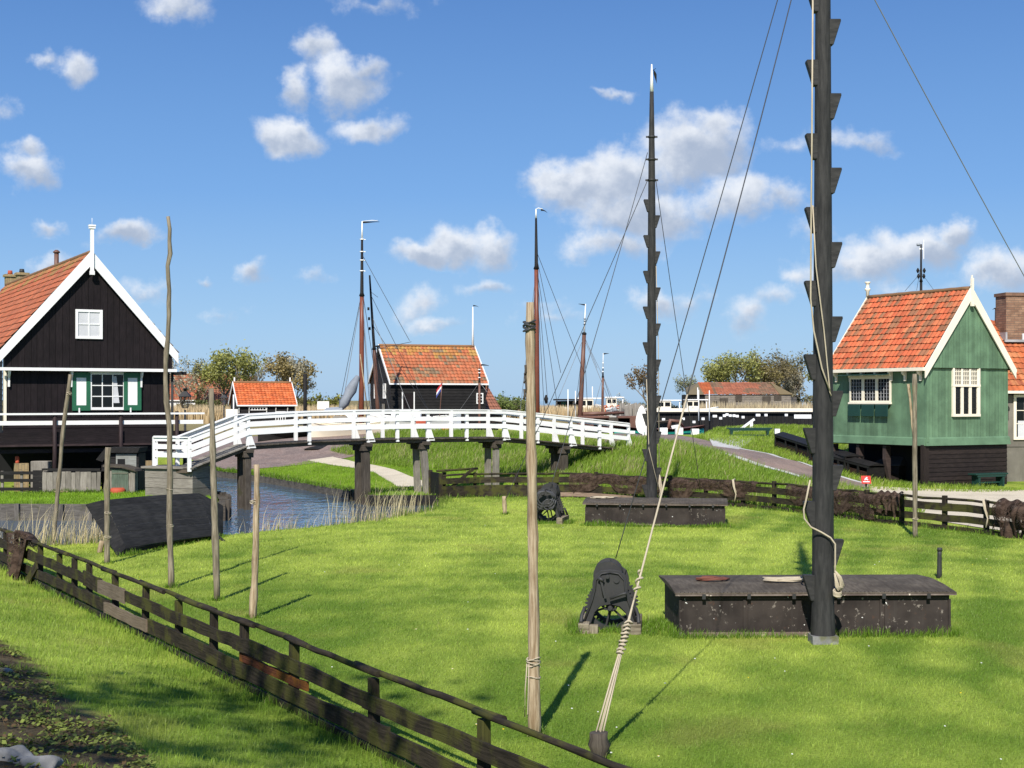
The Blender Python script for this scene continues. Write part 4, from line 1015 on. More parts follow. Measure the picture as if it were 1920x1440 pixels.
# uncut grass at the feet of things
S2=lambda p,q:((p[0],p[1]),(q[0],q[1]))
cb,rz,L1=CH1; cA=onchest(cb,rz,-.05,-.04,0);cB=onchest(cb,rz,L1+.05,-.04,0);cC=onchest(cb,rz,-.05,1.6,0);cD=onchest(cb,rz,L1+.06,1.6,0)
tufts('tall_grass',[S2(cA,cB),S2(cA,cC),S2(cB,cD)],5200,.07,.04,.20)
c2A=onchest(b2,rz2,-.05,-.05,0);c2B=onchest(b2,rz2,3.9,-.05,0)
tufts('tall_grass',[S2(c2A,c2B)],2600,.06,.08,.24)
tufts('tall_grass',[((w1.x-.55,w1.y-.1),(w1.x-.5,w1.y+.9)),((w1.x+.5,w1.y-.15),(w1.x+.6,w1.y+.9)),((w1.x-.2,w1.y+.1),(w1.x+.3,w1.y+.1)),((w1.x+.6,w1.y+.2),(w1.x+1.0,w1.y+.5))],2600,.07,.07,.22)
tufts('tall_grass',[((w2.x-.5,w2.y),(w2.x+.6,w2.y)),((w2.x+.5,w2.y),(w2.x+.5,w2.y+.7))],1400,.08,.08,.22)
tufts('tall_grass',[(FF[i],FF[i+1]) for i in range(len(FF)-1)],9000,.10,.06,.20)
tufts('tall_grass',[S2(Gnl,Gnr)],2200,.10,.06,.18)
tufts('tall_grass',[(FP(fpx(-60)),FP(fpx(1200)))],9000,.07,.06,.20)
tufts('tall_grass',[((p.x-.05,p.y),(p.x+.05,p.y)) for p in (RT(321,1102),RT(407,1126),RT(474,1159),RT(1003,1381),RT(1716,1008),RT(201,1057),boll,stake2)],1600,.05,.05,.14)
# daisies and dandelions
x,y=logsample(190,11,40,.36); k=inpoly(x,y,LAWN)&(sslope(x,y)<-.3); x=x[k];y=y[k]
for nm,sl,c in (('daisy',slice(0,None,3),(.75,.75,.70)),('dandelion',slice(1,None,7),(.75,.55,.02))):
    xx,yy=x[sl],y[sl]; n=len(xx); s=.008+.005*rng.random(n); zc=tz(xx,yy)+.055; v=[];
    for i in range(n):
        for q in range(6): v.append((xx[i]+math.cos(q*1.047)*s[i],yy[i]+math.sin(q*1.047)*s[i],zc[i]+.004*math.sin(q)))
    o=mesh_np(nm,np.array(v),np.arange(n*6).reshape(n,6),np.tile(np.array(c),(n*6,1)),M['leaf'],False); struct(o,'stuff')
# ================================================================== revetments, bridge, houses
M['revet_wood']=wood('bank_board',(.085,.076,.066),(.165,.15,.13),.85,8,moss=(.06,.065,.03),mossat=.6,bump=.6)
def revet(name,pts,label,zt,zb,mat,step,proud,cap=True,posth=.0,off_=.10):
    o=thing(name,label,'revetment',(pts[0][0],pts[0][1],zb))
    L=[0]
    for a,b in zip(pts,pts[1:]):
        A=V((a[0],a[1],0));B=V((b[0],b[1],0)); d=(B-A).normalized(); n=V((d.y,-d.x,0)); 
        m=MB(); m.obox((A+B)/2+n*off_+Z*(zt+zb)/2,(B-A)/2+d*.04,n*.04,Z*(zt-zb)/2,(1,1,1)); m.build('board',M[mat],o)
        k=max(1,round((B-A).length/step))
        for i in range(k):
            p=A.lerp(B,(i+.5*random.uniform(.6,1.4))/k)+n*(off_+.09); m=MB(); h=zt+posth+random.uniform(-.03,.05)
            m.obox(p+Z*(h+zb)/2,d*.07,n*.06,Z*(h-zb)/2,(random.uniform(.7,1.2),)*3); m.build('post',M[mat],o)
        if cap:
            m=MB(); m.obox((A+B)/2+n*(off_-.10)+Z*(zt+.012),(B-A)/2+d*.04,n*.13,Z*.012,(1.1,1.1,1)); m.build('cap_board',M[mat],o)
    return o
revet('timber_revetment',[(-26,44.7),(-19,44.55),(-15.7,44.4),(-12.2,44.2),(-8.9,44.0)],'grey boarded bank wall of the island, facing the upturned boat',.17,-.5,'revet_wood',1.25,.05)
revet('timber_revetment',[(-8.9,44.0),(-9.25,46.2),(-9.7,48),(-11.2,51),(-12.74,54)],'curving row of dark bank piles below the foot of the white bridge',.18,-.6,'pile_wood',.42,.05,posth=.10)
revet('timber_revetment',[(-15.7,71.7),(-13.3,68.1),(-10.9,64.2),(-8.4,59.1),(-6,54)][::-1],'low muddy timber edge along the canal side of the gravel path',.0,-.5,'revet_wood',.7,.05,cap=False,posth=.02,off_=-.10)
tufts('tall_grass',[((-10.9,64.2),(-6.1,54.2)),((-15.5,71.4),(-10.9,64.2)),((-4.9,50.6),(-2.5,50.8)),((-5.95,54),(-4.95,50.6))],5200,.10,.05,.28)
revet('timber_revetment',[(-6,54),(-4.95,50.4)],'short timber bank corner by the second pair of bridge piles',.04,-.5,'pile_wood',.9,.05,off_=.06)
revet('timber_revetment',[(-4.95,50.4),(-3.7,50.45),(-2.4,50.6)],'black boarded bank end below the wicket gate',.03,-.55,'tar_wood',1.2,.05,off_=.06)

# ---------------- the white bridge
BE=V((.846,.533,0)); BN=V((.533,-.846,0)); BW=1.15
def bp(px): r=(px-960)/F; d=54.1/(1-.63*r); return V((r*d,d,0))
RAIL={290:None,355:2.16,465:2.88,580:2.98,690:3.02,745:3.03,802:3.03,875:3.02,945:3.01,1008:2.88,1070:2.73,1124:2.60,1178:2.46}
bpx=[355,465,580,690,745,802,875,945,1008,1070,1124,1178]
pos={px:bp(px) for px in bpx}; pos[290]=V((-12.06,48.55,0))
zt_={px:RAIL[px] for px in bpx}; zt_[290]=2.14
seq=[290]+bpx
br=thing('footbridge','white railed arched timber footbridge crossing the canal','bridge',pos[690]+Z*0)
HR=1.0
def side(px,s):  # point on near (0) or far (1) rail line
    n=BN if px!=290 else V((.2,-.98,0))
    return pos[px]-n*BW*s
for s in (0,1):
    for px in seq:
        p=side(px,s); z=zt_[px]; m=MB()
        n=BN
        m.obox(p+Z*(z-HR/2-.06),BE*.055,n*.05,Z*(HR/2+.06)); m.build('rail_post',M['white'],br)
        if px in (465,690,802,945,1070,1178):
            sg=1 if s==0 else -1
            m=MB(); m.prism([p+n*sg*.05+BE*.06+Z*(z-.52),p+n*sg*.05+BE*.06+Z*(z-HR-.10),p+n*sg*.05+BE*.27+Z*(z-HR-.10)],n*sg*-.09); m.build('post_brace',M['white'],br)
    for a,b in zip(seq,seq[1:]):
        A,B=side(a,s),side(b,s); za,zb=zt_[a],zt_[b]; sg=1 if s==0 else -1; n=BN*sg
        for nm,lo,hi,of,th in (('rail',-.125,-.03,.062,.03),('rail',-.385,-.255,.064,.03),('rail',-.66,-.505,.063,.03)):
            m=MB(); m.beam(A+n*of+Z*(za+(lo+hi)/2),B+n*of+Z*(zb+(lo+hi)/2),th,hi-lo); m.build(nm,M['white'],br)
        m=MB(); m.beam(A+n*.02+Z*(za+.012),B+n*.02+Z*(zb+.012),.16,.035); m.build('cap_rail',M['white'],br)
for a,b in zip(seq,seq[1:]):
    za,zb=zt_[a]-HR,zt_[b]-HR; A0,B0=side(a,0),side(b,0); A1,B1=side(a,1),side(b,1)
    Lm=(B0-A0).length; k=max(2,round(Lm/.24)); stp=(a==355)
    for i in range(k if stp else 1):
        pass
    m=MB(); k=round(Lm/.22)
    for i in range(k):
        t0,t1=(i+.06)/k,(i+.94)/k; c0,c1=A0.lerp(B0,t0)+BN*.06,A0.lerp(B0,t1)+BN*.06; d0,d1=A1.lerp(B1,t0)-BN*.06,A1.lerp(B1,t1)-BN*.06; z0,z1=za+(zb-za)*t0,za+(zb-za)*t1; q=random.uniform(.8,1.25)
        ctr=(c0+c1+d0+d1)/4+Z*((z0+z1)/2-.025); m.obox(ctr,((c1-c0)+Z*(z1-z0))/2,(c0-d0)/2,Z*.022,(q,q,q))
    m.build('deck_plank',M['silver_wood' if stp else 'pile_wood'],br)
    for s,(A,B) in ((0,(A0,B0)),(1,(A1,B1))):
        m=MB(); m.beam(A+BN*(-.12+.24*s)+Z*(za-.11),B+BN*(-.12+.24*s)+Z*(zb-.11),.12,.12,col=(1.7,1.6,1.5)); m.build('deck_beam',M['pile_wood'],br)
zt_all=sorted((pos[p].x,zt_[p]) for p in seq)
def pile(px,rn,rf,zb,label=None,lean=.0,mat='pile_wood',dn=0,df=0):
    c=bp(px); z=float(np.interp(c.x,[q[0] for q in zt_all],[q[1] for q in zt_all]))-HR-.22
    for s,r,f in ((0,rn,dn),(1,rf,df)):
        p=c-BN*BW*s*.5-BN*.12; m=MB(); b=p+BE*f; m.obox((b+p)/2+Z*(zb+z-.2)/2,BE*r,BN*r,(p-b)/2+Z*(z-.2-zb)/2); m.build('pile',M[mat],br,.012)
        m=MB(); m.obox(p+Z*(z-.09),BE*(r+.06),BN*(r+.05),Z*.11); m.build('pile_head',M['pile_wood'],br,.01)
    m=MB(); m.beam(c+BN*.25+Z*(z+.03),c-BN*(BW+.1)+Z*(z+.03),.2,.12); m.build('cross_beam',M['pile_wood'],br)
pile(466,.11,.10,-1.3); pile(688,.125,.10,-1.3,dn=.05); pile(797,.11,.10,-.2,mat='silver_wood',dn=.16,df=.08); pile(933,.10,.10,-.2,mat='silver_wood'); pile(1060,.13,.13,.2)
# timber abutment under the landing on the island
a,b=V((-12.3,48.3,0)),V((-10.55,47.55,0)); d=(b-a).normalized(); n=V((d.y,-d.x,0)); m=MB()
for i in range(3):
    q=random.uniform(.85,1.15); m.obox((a+b)/2-n*.55+Z*(.30+.33*i),d*(b-a).length/2*(1+.004*i),n*(.55+.004*i),Z*.158,(q,q,q))
m.build('abutment_board',M['silver_wood'],br)
m=MB(); m.obox((a+b)/2-n*.55+Z*1.15,d*((b-a).length/2+.1),n*.66,Z*.035); m.build('landing_slab',M['silver_wood'],br)
# foot of the bridge: plank retaining edge on the dike
m=MB(); a=bp(1075)-BN*.1; b=bp(1175)+BN*.1; m.beam(V((a.x,a.y,.62)),V((b.x,b.y,1.25)),.12,.22); single(m,'retaining_plank',M['pile_wood'],'dark plank holding the earth under the dike end of the bridge','plank')

# ---------------- helper frame for gabled houses
EG=V((.874,.486,0)); EA=V((-.486,.874,0)); GN=-EA; LN=-EG
class Frame:
    def __init__(s,A,eg=EG,ea=EA): s.A=V((A[0],A[1],0)); s.eg=eg; s.ea=ea
    def p(s,a,b,z): return s.A+s.eg*a+s.ea*b+Z*z
    def a_of(s,px,b=0):   # distance along the gable seen at pixel column px
        r=(px-960)/F; q=s.A+s.ea*b; return (r*q.y-q.x)/(s.eg.x-r*s.eg.y)
    def b_of(s,px,a=0):
        r=(px-960)/F; q=s.A+s.eg*a; return (r*q.y-q.x)/(s.ea.x-r*s.ea.y)
    def z_of(s,py,a,b): return H-(py-750)/F*s.p(a,b,0).y
def bargeboards(o,fr,b,w,z_e,z_a,over,bw,mat,th=.05,b2=None):
    """pair of sloping gable boards, width bw"""
    for s in (0,1):
        a0=-over if s==0 else w+over; m=MB(); am=w/2; sl=(z_a-z_e)/(w/2+over); dn=bw*math.sqrt(1+sl*sl)
        sg=1 if s==0 else -1; e=.006*s
        m.prism([fr.p(a0,b-e,z_e-dn*.75),fr.p(am,b-e,z_a-dn),fr.p(am,b-e,z_a),fr.p(a0,b-e,z_e+.02)],-fr.ea*th if b2 is None else fr.ea*th); m.build('bargeboard',M[mat],o)
def slopes(o,fr,b0,b1,w,z_e,z_a,over,left_args,right=True,mat='tile',under='dark'):
    sl=math.hypot(w/2+over,z_a-z_e); ev=(fr.eg*(w/2+over)+Z*(z_a-z_e)).normalized()
    m=MB(); tile_roof(m,fr.p(-over,b0,z_e),fr.ea,ev,b1-b0,sl,**left_args); m.build('tiled_roof',M[mat],o)
    m=MB(); ev2=(-fr.eg*(w/2+over)+Z*(z_a-z_e)).normalized(); la=dict(left_args); tile_roof(m,fr.p(w+over,b1,z_e),-fr.ea,ev2,b1-b0,sl,**la); m.build('tiled_roof',M[mat],o)
    m=MB(); # soffit slab under the tiles
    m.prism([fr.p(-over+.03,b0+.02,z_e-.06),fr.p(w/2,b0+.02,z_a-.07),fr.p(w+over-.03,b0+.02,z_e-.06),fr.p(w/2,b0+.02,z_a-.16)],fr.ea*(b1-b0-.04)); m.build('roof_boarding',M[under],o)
    m=MB(); n=max(2,round((b1-b0)/.36))
    rp=[fr.p(w/2,b0+(b1-b0)*k/n,z_a+.02+.008*(k%2)) for k in range(n+1)]; m.tube(rp,.085,8,col=(.20,.11,.05)); m.build('ridge_tile',M[mat],o)

# ---------------- black house on the island
fr=Frame((-18.4,52.03)); w=6.1; zb_,zd,zl,ze,za=.15,2.02,4.50,5.18,8.83
bh=thing('black_house','black timber house on stilts with white gable boards and green shutters','house',(-15.7,53.5,.15))
B0=-.32
m=MB(); sl=(za-ze)/(w/2+.12)
ztop=lambda x: min(za-.12,ze-.05+sl*(min(x,w-x)+.1))
board_wall(m,fr.p(0,B0,0),EG,GN,w,lambda x:zl+.04,ztop,.23); m.build('gable_wall',M['house_dark'],bh)
m=MB(); m.prism([fr.p(0,B0+.015,zl+.04),fr.p(w,B0+.015,zl+.04),fr.p(w,B0+.015,ze),fr.p(w/2,B0+.015,za-.2),fr.p(0,B0+.015,ze)],EA*.25); m.build('gable_core',M['dark'],bh)
m=MB(); board_wall(m,fr.p(0,0,0),EG,GN,w,lambda x:2.75,lambda x:zl,.25); m.build('wall',M['house_dark'],bh)
m=MB(); clap_wall(m,fr.p(0,.01,0),EG,GN,0,w,zd-.02,2.75,.17); m.build('cladding',M['house_dark'],bh)
m=MB(); clap_wall(m,fr.p(0,0,0),EA,LN,0,17,zd,ze,.2); m.build('wall',M['house_dark'],bh)
m=MB(); m.prism([fr.p(w,.02,zd),fr.p(w,17,zd),fr.p(w,17,ze),fr.p(w,.02,ze)],-EG*.1); m.build('wall',M['house_dark'],bh)
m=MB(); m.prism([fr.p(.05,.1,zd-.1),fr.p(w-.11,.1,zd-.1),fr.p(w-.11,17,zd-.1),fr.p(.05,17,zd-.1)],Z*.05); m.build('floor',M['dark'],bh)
m=MB(); m.prism([fr.p(-.3,3.2,.1),fr.p(w+.3,3.2,.1),fr.p(w+.3,3.2,zd),fr.p(-.3,3.2,zd)],EA*.1); m.build('dark_backing',M['dark'],bh)  # added dark panel that deepens the shade under the raised house
# band, brackets
m=MB(); m.obox(fr.p(w/2,B0-.045,zl+.02),EG*(w/2+.16),EA*.05,Z*.055); m.build('white_band',M['white'],bh)
for px in (14,131,262):
    a=fr.a_of(px); m=MB(); c=lambda b,z: fr.p(a,b,z)
    m.prism([c(-.02,zl-.04),c(-.27,zl-.04),c(-.25,zl-.16),c(-.12,zl-.30),c(-.10,zl-.62),c(-.02,zl-.62)],EG*.07); m.build('bracket',M['white'],bh)
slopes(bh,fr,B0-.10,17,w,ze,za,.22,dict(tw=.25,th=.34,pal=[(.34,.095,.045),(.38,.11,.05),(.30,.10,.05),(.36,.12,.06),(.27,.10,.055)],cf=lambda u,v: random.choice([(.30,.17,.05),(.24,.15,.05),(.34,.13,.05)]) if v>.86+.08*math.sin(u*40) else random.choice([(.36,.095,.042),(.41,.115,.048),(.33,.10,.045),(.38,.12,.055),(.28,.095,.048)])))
bargeboards(bh,fr,B0-.16,w,ze-.02,za+.08,.18,.34,'white')
m=MB(); mid=w/2
m.obox(fr.p(mid,B0-.235,8.95),EG*.062,EA*.05,Z*.83); m.obox(fr.p(mid,B0-.235,9.82),EG*.12,EA*.10,Z*.03); m.obox(fr.p(mid,B0-.235,9.74),EG*.11,EA*.08,Z*.03); m.obox(fr.p(mid,B0-.245,8.08),EG*.085,EA*.06,Z*.07)
m.tube([fr.p(mid,B0-.235,9.85),fr.p(mid,B0-.235,10.1)],.008,5); m.build('finial',M['white'],bh)
# windows
aw=fr.a_of(166.5,B0); window(bh,fr.p(aw,B0-.012,fr.z_of(608,aw,B0)),EG,GN,.98,1.08,2,2,.09,'white',.035,'curtain')
aw=fr.a_of(201); wo=window(bh,fr.p(aw,-.012,fr.z_of(733,aw,0)),EG,GN,1.36,1.42,3,3,.10,'white',.035)
m=MB(); random.seed(3)
m.grid(lambda u,v: fr.p(aw+.22+.22*u*(.5+.5*v),-.045+.004*math.sin(u*30),fr.z_of(733,aw,0)+.55-1.0*v),14,6); m.build('lace_curtain',M['curtain'],wo)
for px in (151.5,247.5):
    a=fr.a_of(px); zc=fr.z_of(734,a,0); m=MB(); ww,hh=.66,1.42
    for s in (-1,1):
        m.obox(fr.p(a+s*(ww/2-.075),-.075,zc),EG*.075,EA*.02,Z*hh/2); m.obox(fr.p(a,-.075,zc+s*(hh/2-.10)),EG*(ww/2-.15),EA*.02,Z*.10)
    sh=m.build('shutter',M['shutter_green'],bh)
    m=MB(); m.obox(fr.p(a,-.072,zc),EG*(ww/2-.15),EA*.012,Z*(hh/2-.20)); m.build('shutter_panel',M['white'],sh)
    m=MB(); m.obox(fr.p(a-.08,-.11,zc-.70),EG*.025,EA*.02,Z*.09); m.build('shutter_catch',M['white'],sh)
m=MB(); m.obox(fr.p(.07,-.03,3.5),EG*.05,EA*.03,Z*1.0); m.build('corner_trim',M['cream'],bh)
m=MB(); m.tube([fr.p(w+.08,-.05,4.5),fr.p(w+.08,-.05,1.3)],.05,8); m.build('downpipe',M['iron'],bh)
m=MB(); m.obox(fr.p(w+.35,-.1,4.42),EG*.26,EA*.06,Z*.06); m.build('gutter_end',M['tar_wood'],bh)
# platform
PB=-1.3
m=MB()
for k in range(3):
    m.obox(fr.p(w/2+.15,PB+.02-.004*k,zd-.02-.17*k+.17),EG*(w/2+.75),EA*.025,Z*.082,(random.uniform(.9,1.2),)*3)
m.build('platform_fascia',M['house_dark'],bh)
m=MB(); m.obox(fr.p(w/2+.15,PB/2+.02,zd-.16),EG*(w/2+.75),EA*(-PB/2),Z*.04,(1.6,1.5,1.4)); m.build('platform_deck',M['house_dark'],bh)
m=MB(); m.obox(fr.p(w/2+.15,PB-.03,zd-.24),EG*(w/2+.8),EA*.07,Z*.035,(3,2.8,2.6)); m.build('platform_edge',M['house_dark'],bh)
m=MB(); m.obox(fr.p(w/2+.15,PB+.2,zd-.45),EG*(w/2+.75),EA*.06,Z*.07,(2,2,2)); m.build('platform_beam',M['house_dark'],bh)
for px in (-40,101,225,330):
    a=fr.a_of(px,PB); m=MB(); m.tube([fr.p(a,PB-.08,.1),fr.p(a+.02,PB-.08,1.5),fr.p(a+.01,PB-.08,2.98)],[.085,.08,.07],9,jit=.08,col=(2.2,2,1.9)); m.build('platform_post',M['house_dark'],bh)
pa,pb=-.6,w+.9
m=MB(); m.obox(fr.p((pa+pb)/2,PB-.15,2.90),EG*(pb-pa)/2,EA*.05,Z*.033); m.build('platform_rail',M['white'],bh)
m=MB(); m.obox(fr.p((pa+pb)/2,PB-.01,2.58),EG*(pb-pa)/2,EA*.018,Z*.075); m.build('platform_rail',M['white'],bh)
# brick piers
for px,wd in ((40,.22),(272,.28)):
    a=fr.a_of(px,-.9); m=MB(); m.obox(fr.p(a,-.9,.62),EG*wd,EA*.2,Z*.52); m.build('brick_pier',M['yellow_brick'],bh)
# chimneys and stove pipe beyond the ridge
def chim(fr,o,px,ytop,wd,zb,mat,pot,a,potmat='terracotta'):
    b=fr.b_of(px,a); zt=fr.z_of(ytop,a,b); m=MB(); m.obox(fr.p(a,b,(zb+zt)/2),EG*wd,EA*wd,Z*(zt-zb)/2); m.obox(fr.p(a,b,zt+.05),EG*(wd+.07),EA*(wd+.07),Z*.06); c=m.build('chimney',M[mat],o)
    m=MB(); m.tube([fr.p(a,b,zt+.1),fr.p(a,b,zt+.1+pot)],[.14,.11],10); m.build('chimney_pot',M[potmat],c)
chim(fr,bh,19,519,.24,8.2,'yellow_brick',.22,4.2); chim(fr,bh,41,516,.24,8.2,'yellow_brick',.2,4.0,'iron')
b=fr.b_of(106,3.5); zt=fr.z_of(474,3.5,b); m=MB(); m.tube([fr.p(3.5,b,8.2),fr.p(3.5,b,zt)],.10,10); m.tube([fr.p(3.5,b,zt),fr.p(3.5,b,zt+.04),fr.p(3.5,b,zt+.12)],[.15,.15,.06],10); m.build('stove_pipe',M['brown_mast'],bh)

# ---------------- pens, hutches and rails in front of the island house
D0=50.6
def FX(px,d=D0): return (px-960)/F*d
def zof(py,d=D0): return H-(py-750)/F*d
o=thing('plank_pen','low pen of weathered upright planks with a black rim, under the house platform','pen',(FX(140),D0,.15))
random.seed(21); x=FX(88)
while x<FX(194):
    b=random.uniform(.14,.24)
    if not (FX(121)<x<FX(128)):
        m=MB(); q=random.uniform(.8,1.2); h=random.uniform(.72,.80); m.obox((x+b/2,D0-.5,.12+h/2),(b/2-.006,0,0),(0,.012,0),V((random.uniform(-.012,.012),0,h/2)),(q,q,q)); m.build('plank',M['silver_wood'],o)
    x+=b
m=MB(); m.obox((FX(141),D0-.40,.98),((FX(194)-FX(86))/2,0,0),(0,.09,0),(0,0,.035)); m.obox((FX(141),D0+.2,.88),((FX(194)-FX(86))/2,0,0),(0,.5,0),(0,0,.02)); m.build('rim',M['tar_wood'],o)
m=MB(); 
for k in range(4): m.obox((FX(79),D0-.48+.004*k,.24+.205*k),(FX(88)/2-FX(70)/2,0,0),(0,.02,0),(0,0,.10),(1,1,1))
m.build('black_board',M['tar_wood'],o)
m=MB(); m.box((FX(126),D0-.62,.20),(.52,.16,.10)); single(m,'feed_trough',M['pale_wood'],'small pale wooden trough at the foot of the plank pen','trough')
o=thing('rail_fence','black three-rail fence at the island edge of the frame under the house','fence',(FX(30),D0,.15))
for z in (.86,.60,.30):
    m=MB(); m.obox((FX(30),D0-.45,z),((FX(71)-FX(-30))/2,0,0),(0,.02,0),(0,0,.055)); m.build('rail',M['tar_wood'],o)
for px in (-20,12,48):
    m=MB(); m.box((FX(px),D0-.40,.5),(.09,.07,.85)); m.build('post',M['silver_wood'],o)
m=MB(); m.box((FX(62),D0+.9,.72),(.62,.5,1.0)); single(m,'storage_crate',M['silver_wood'],'grey wooden crate in the shade behind the black rail fence','crate',bevel=.02)
m=MB(); m.box((FX(34,51.5),51.5-.1,1.27),(.13,.12,.26)); single(m,'red_canister',M['terracotta'],'small red canister on the brick pier behind the black rail fence','canister',bevel=.03)
o=thing('hen_house','black hen house with lean-to roof and a grey window, before the bridge landing','hutch',(FX(222),D0+.6,.15))
m=MB(); clap_wall(m,(FX(186),D0+.3,0),(1,0,0),(0,-1,0),0,FX(256)-FX(186),.15,1.52,.17); m.build('wall',M['tar_wood'],o)
m=MB(); m.prism([(FX(187),D0+.32,.15),(FX(255),D0+.32,.15),(FX(255),D0+.32,1.5),(FX(187),D0+.32,1.5)],(0,1.0,0)); m.build('core',M['tar_wood'],o)
m=MB(); m.prism([(FX(178),D0+.12,1.30),(FX(196),D0+.12,1.72),(FX(260),D0+.12,1.72),(FX(256),D0+.12,1.54),(FX(202),D0+.12,1.54),(FX(190),D0+.12,1.22)],(0,1.2,0)); m.build('roof',M['tar_wood'],o)
m=MB(); m.obox((FX(233),D0+.26,1.27),(.36,0,0),(0,.02,0),(0,0,.23),(1.1,1.25,1.35)); pn=m.build('grey_panel',M['silver_wood'],o)
m=MB(); m.obox((FX(224),D0+.23,1.22),(.13,0,0),(0,.012,0),(0,0,.10)); m.build('opening',M['dark'],pn)
o=thing('animal_hutch','small hutch with greenish door and sagging plank roof, behind a short pole','hutch',(FX(234),D0-.4,.15))
m=MB(); m.obox((FX(234),D0-.25,.57),(.44,0,0),(0,.35,0),(0,0,.45)); m.build('body',M['silver_wood'],o)
m=MB(); m.obox((FX(234),D0-.62,.60),(.29,0,0),(0,.012,0),(0,0,.40),(.42,.62,.55)); dr=m.build('door',M['silver_wood'],o)
m=MB(); m.obox((FX(234),D0-.64,.86),(.27,0,0),(0,.012,0),(0,0,.022),(.6,.7,.62)); m.build('door_batten',M['silver_wood'],dr)
for px in (210,258):
    m=MB(); m.obox((FX(px),D0-.63,.56),(.075,0,0),(0,.03,0),(0,0,.45)); m.build('corner_post',M['silver_wood'],o)
m=MB(); m.prism([(FX(204),D0-.75,1.16),(FX(240),D0-.75,1.12),(FX(262),D0-.75,1.00),(FX(265),D0-.75,.92),(FX(238),D0-.75,1.05),(FX(204),D0-.75,1.09)],(0,.9,0)); m.build('roof',M['pile_wood'],o)
m=MB(); m.tube([(FX(231),D0-.72,.12),(FX(231),D0-.72,.30),(FX(231),D0-.72,.36)],[.25,.27,.20],18); single(m,'tub',M['terracotta'],'round terracotta-red tub leaning before the greenish hutch door','tub')

# ---------------- green house
fr=Frame((15.8,55.0)); w=4.45; Ld=5.4; zb_,ze,za=1.67,4.62,7.72
gh=thing('green_house','green boarded house with orange tiled roof and cream gable boards','house',(17.7,57,.1))
m=MB(); zg=4.66
board_wall(m,fr.p(0,0,0),EG,GN,w,lambda x:zb_+.28,lambda x:zg,.16,.010,.008); m.build('gable_wall',M['green'],gh)
sl=(za-ze)/(w/2+.12); ztop=lambda x: min(za-.10,ze+sl*(min(x,w-x)+.08))
m=MB(); board_wall(m,fr.p(0,-.10,0),EG,GN,w,lambda x:zg-.02,ztop,.16,.010,.008); m.build('gable_wall',M['green'],gh)
m=MB(); m.prism([fr.p(0,-.085,zg-.02),fr.p(w,-.085,zg-.02),fr.p(w,-.085,ze),fr.p(w/2,-.085,za-.2),fr.p(0,-.085,ze)],EA*.12); m.build('gable_core',M['dark'],gh)
m=MB(); board_wall(m,fr.p(0,Ld,0),-EA,LN,Ld,lambda x:zb_+.28,lambda x:ze,.16,.010,.008); m.build('wall',M['green'],gh)
for c,u,n,L in ((fr.p(w/2,0,0),EG,GN,w/2+.05),(fr.p(0,Ld/2,0),EA,LN,Ld/2+.03)):
    m=MB(); m.prism([c-u*L+Z*(zb_-.02)+n*.0,c-u*L+Z*(zb_-.02)+n*.10,c-u*L+Z*(zb_+.25)+n*.05,c-u*L+Z*(zb_+.30)+n*.0],u*L*2); m.build('base_board',M['green'],gh)
m=MB(); m.obox(fr.p(.03,-.03,3.2),EG*.06,EA*.06,Z*1.42); m.build('corner_board',M['green'],gh)
m=MB(); m.prism([fr.p(w-.02,.05,zb_),fr.p(w-.02,Ld,zb_),fr.p(w-.02,Ld,ze),fr.p(w-.02,.05,ze)],-EG*.1); m.build('wall',M['green'],gh)
m=MB(); m.prism([fr.p(.05,.05,zb_-.06),fr.p(w-.05,.05,zb_-.06),fr.p(w-.05,Ld,zb_-.06),fr.p(.05,Ld,zb_-.06)],Z*.08); m.build('floor',M['dark'],gh)
m=MB(); m.prism([fr.p(.05,Ld-.1,zb_),fr.p(w-.05,Ld-.1,zb_),fr.p(w-.05,Ld-.1,ze),fr.p(w/2,Ld-.1,za-.15),fr.p(.05,Ld-.1,ze)],EA*.09); m.build('wall',M['green'],gh)
m=MB(); clap_wall(m,fr.p(0,.06,0),EG,GN,0,w,-.05,zb_-.02,.175); m.build('skirt',M['skirt_dark'],gh)
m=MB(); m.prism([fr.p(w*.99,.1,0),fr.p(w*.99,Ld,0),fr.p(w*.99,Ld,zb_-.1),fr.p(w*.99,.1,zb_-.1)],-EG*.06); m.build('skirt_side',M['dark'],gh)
m=MB(); m.prism([fr.p(1.3,.5,0),fr.p(1.3,Ld+.3,0),fr.p(1.3,Ld+.3,zb_-.1),fr.p(1.3,.5,zb_-.1)],EG*.06); m.build('dark_backing',M['dark'],gh)  # dark panel standing in for the shade of the open undercroft
m=MB(); m.obox(fr.p(.03,.08,.8),EG*.13,EA*.09,Z*.88); m.build('stilt',M['skirt_dark'],gh)
for px in (1574,1622,1672):
    b=fr.b_of(px,.35); m=MB(); m.prism([fr.p(.30,b,0),fr.p(.02,b,1.05),fr.p(.02,b,zb_-.08),fr.p(.30,b,zb_-.08)],EA*.16,(2.2,2.2,2.3)); m.build('stilt',M['skirt_dark'],gh)
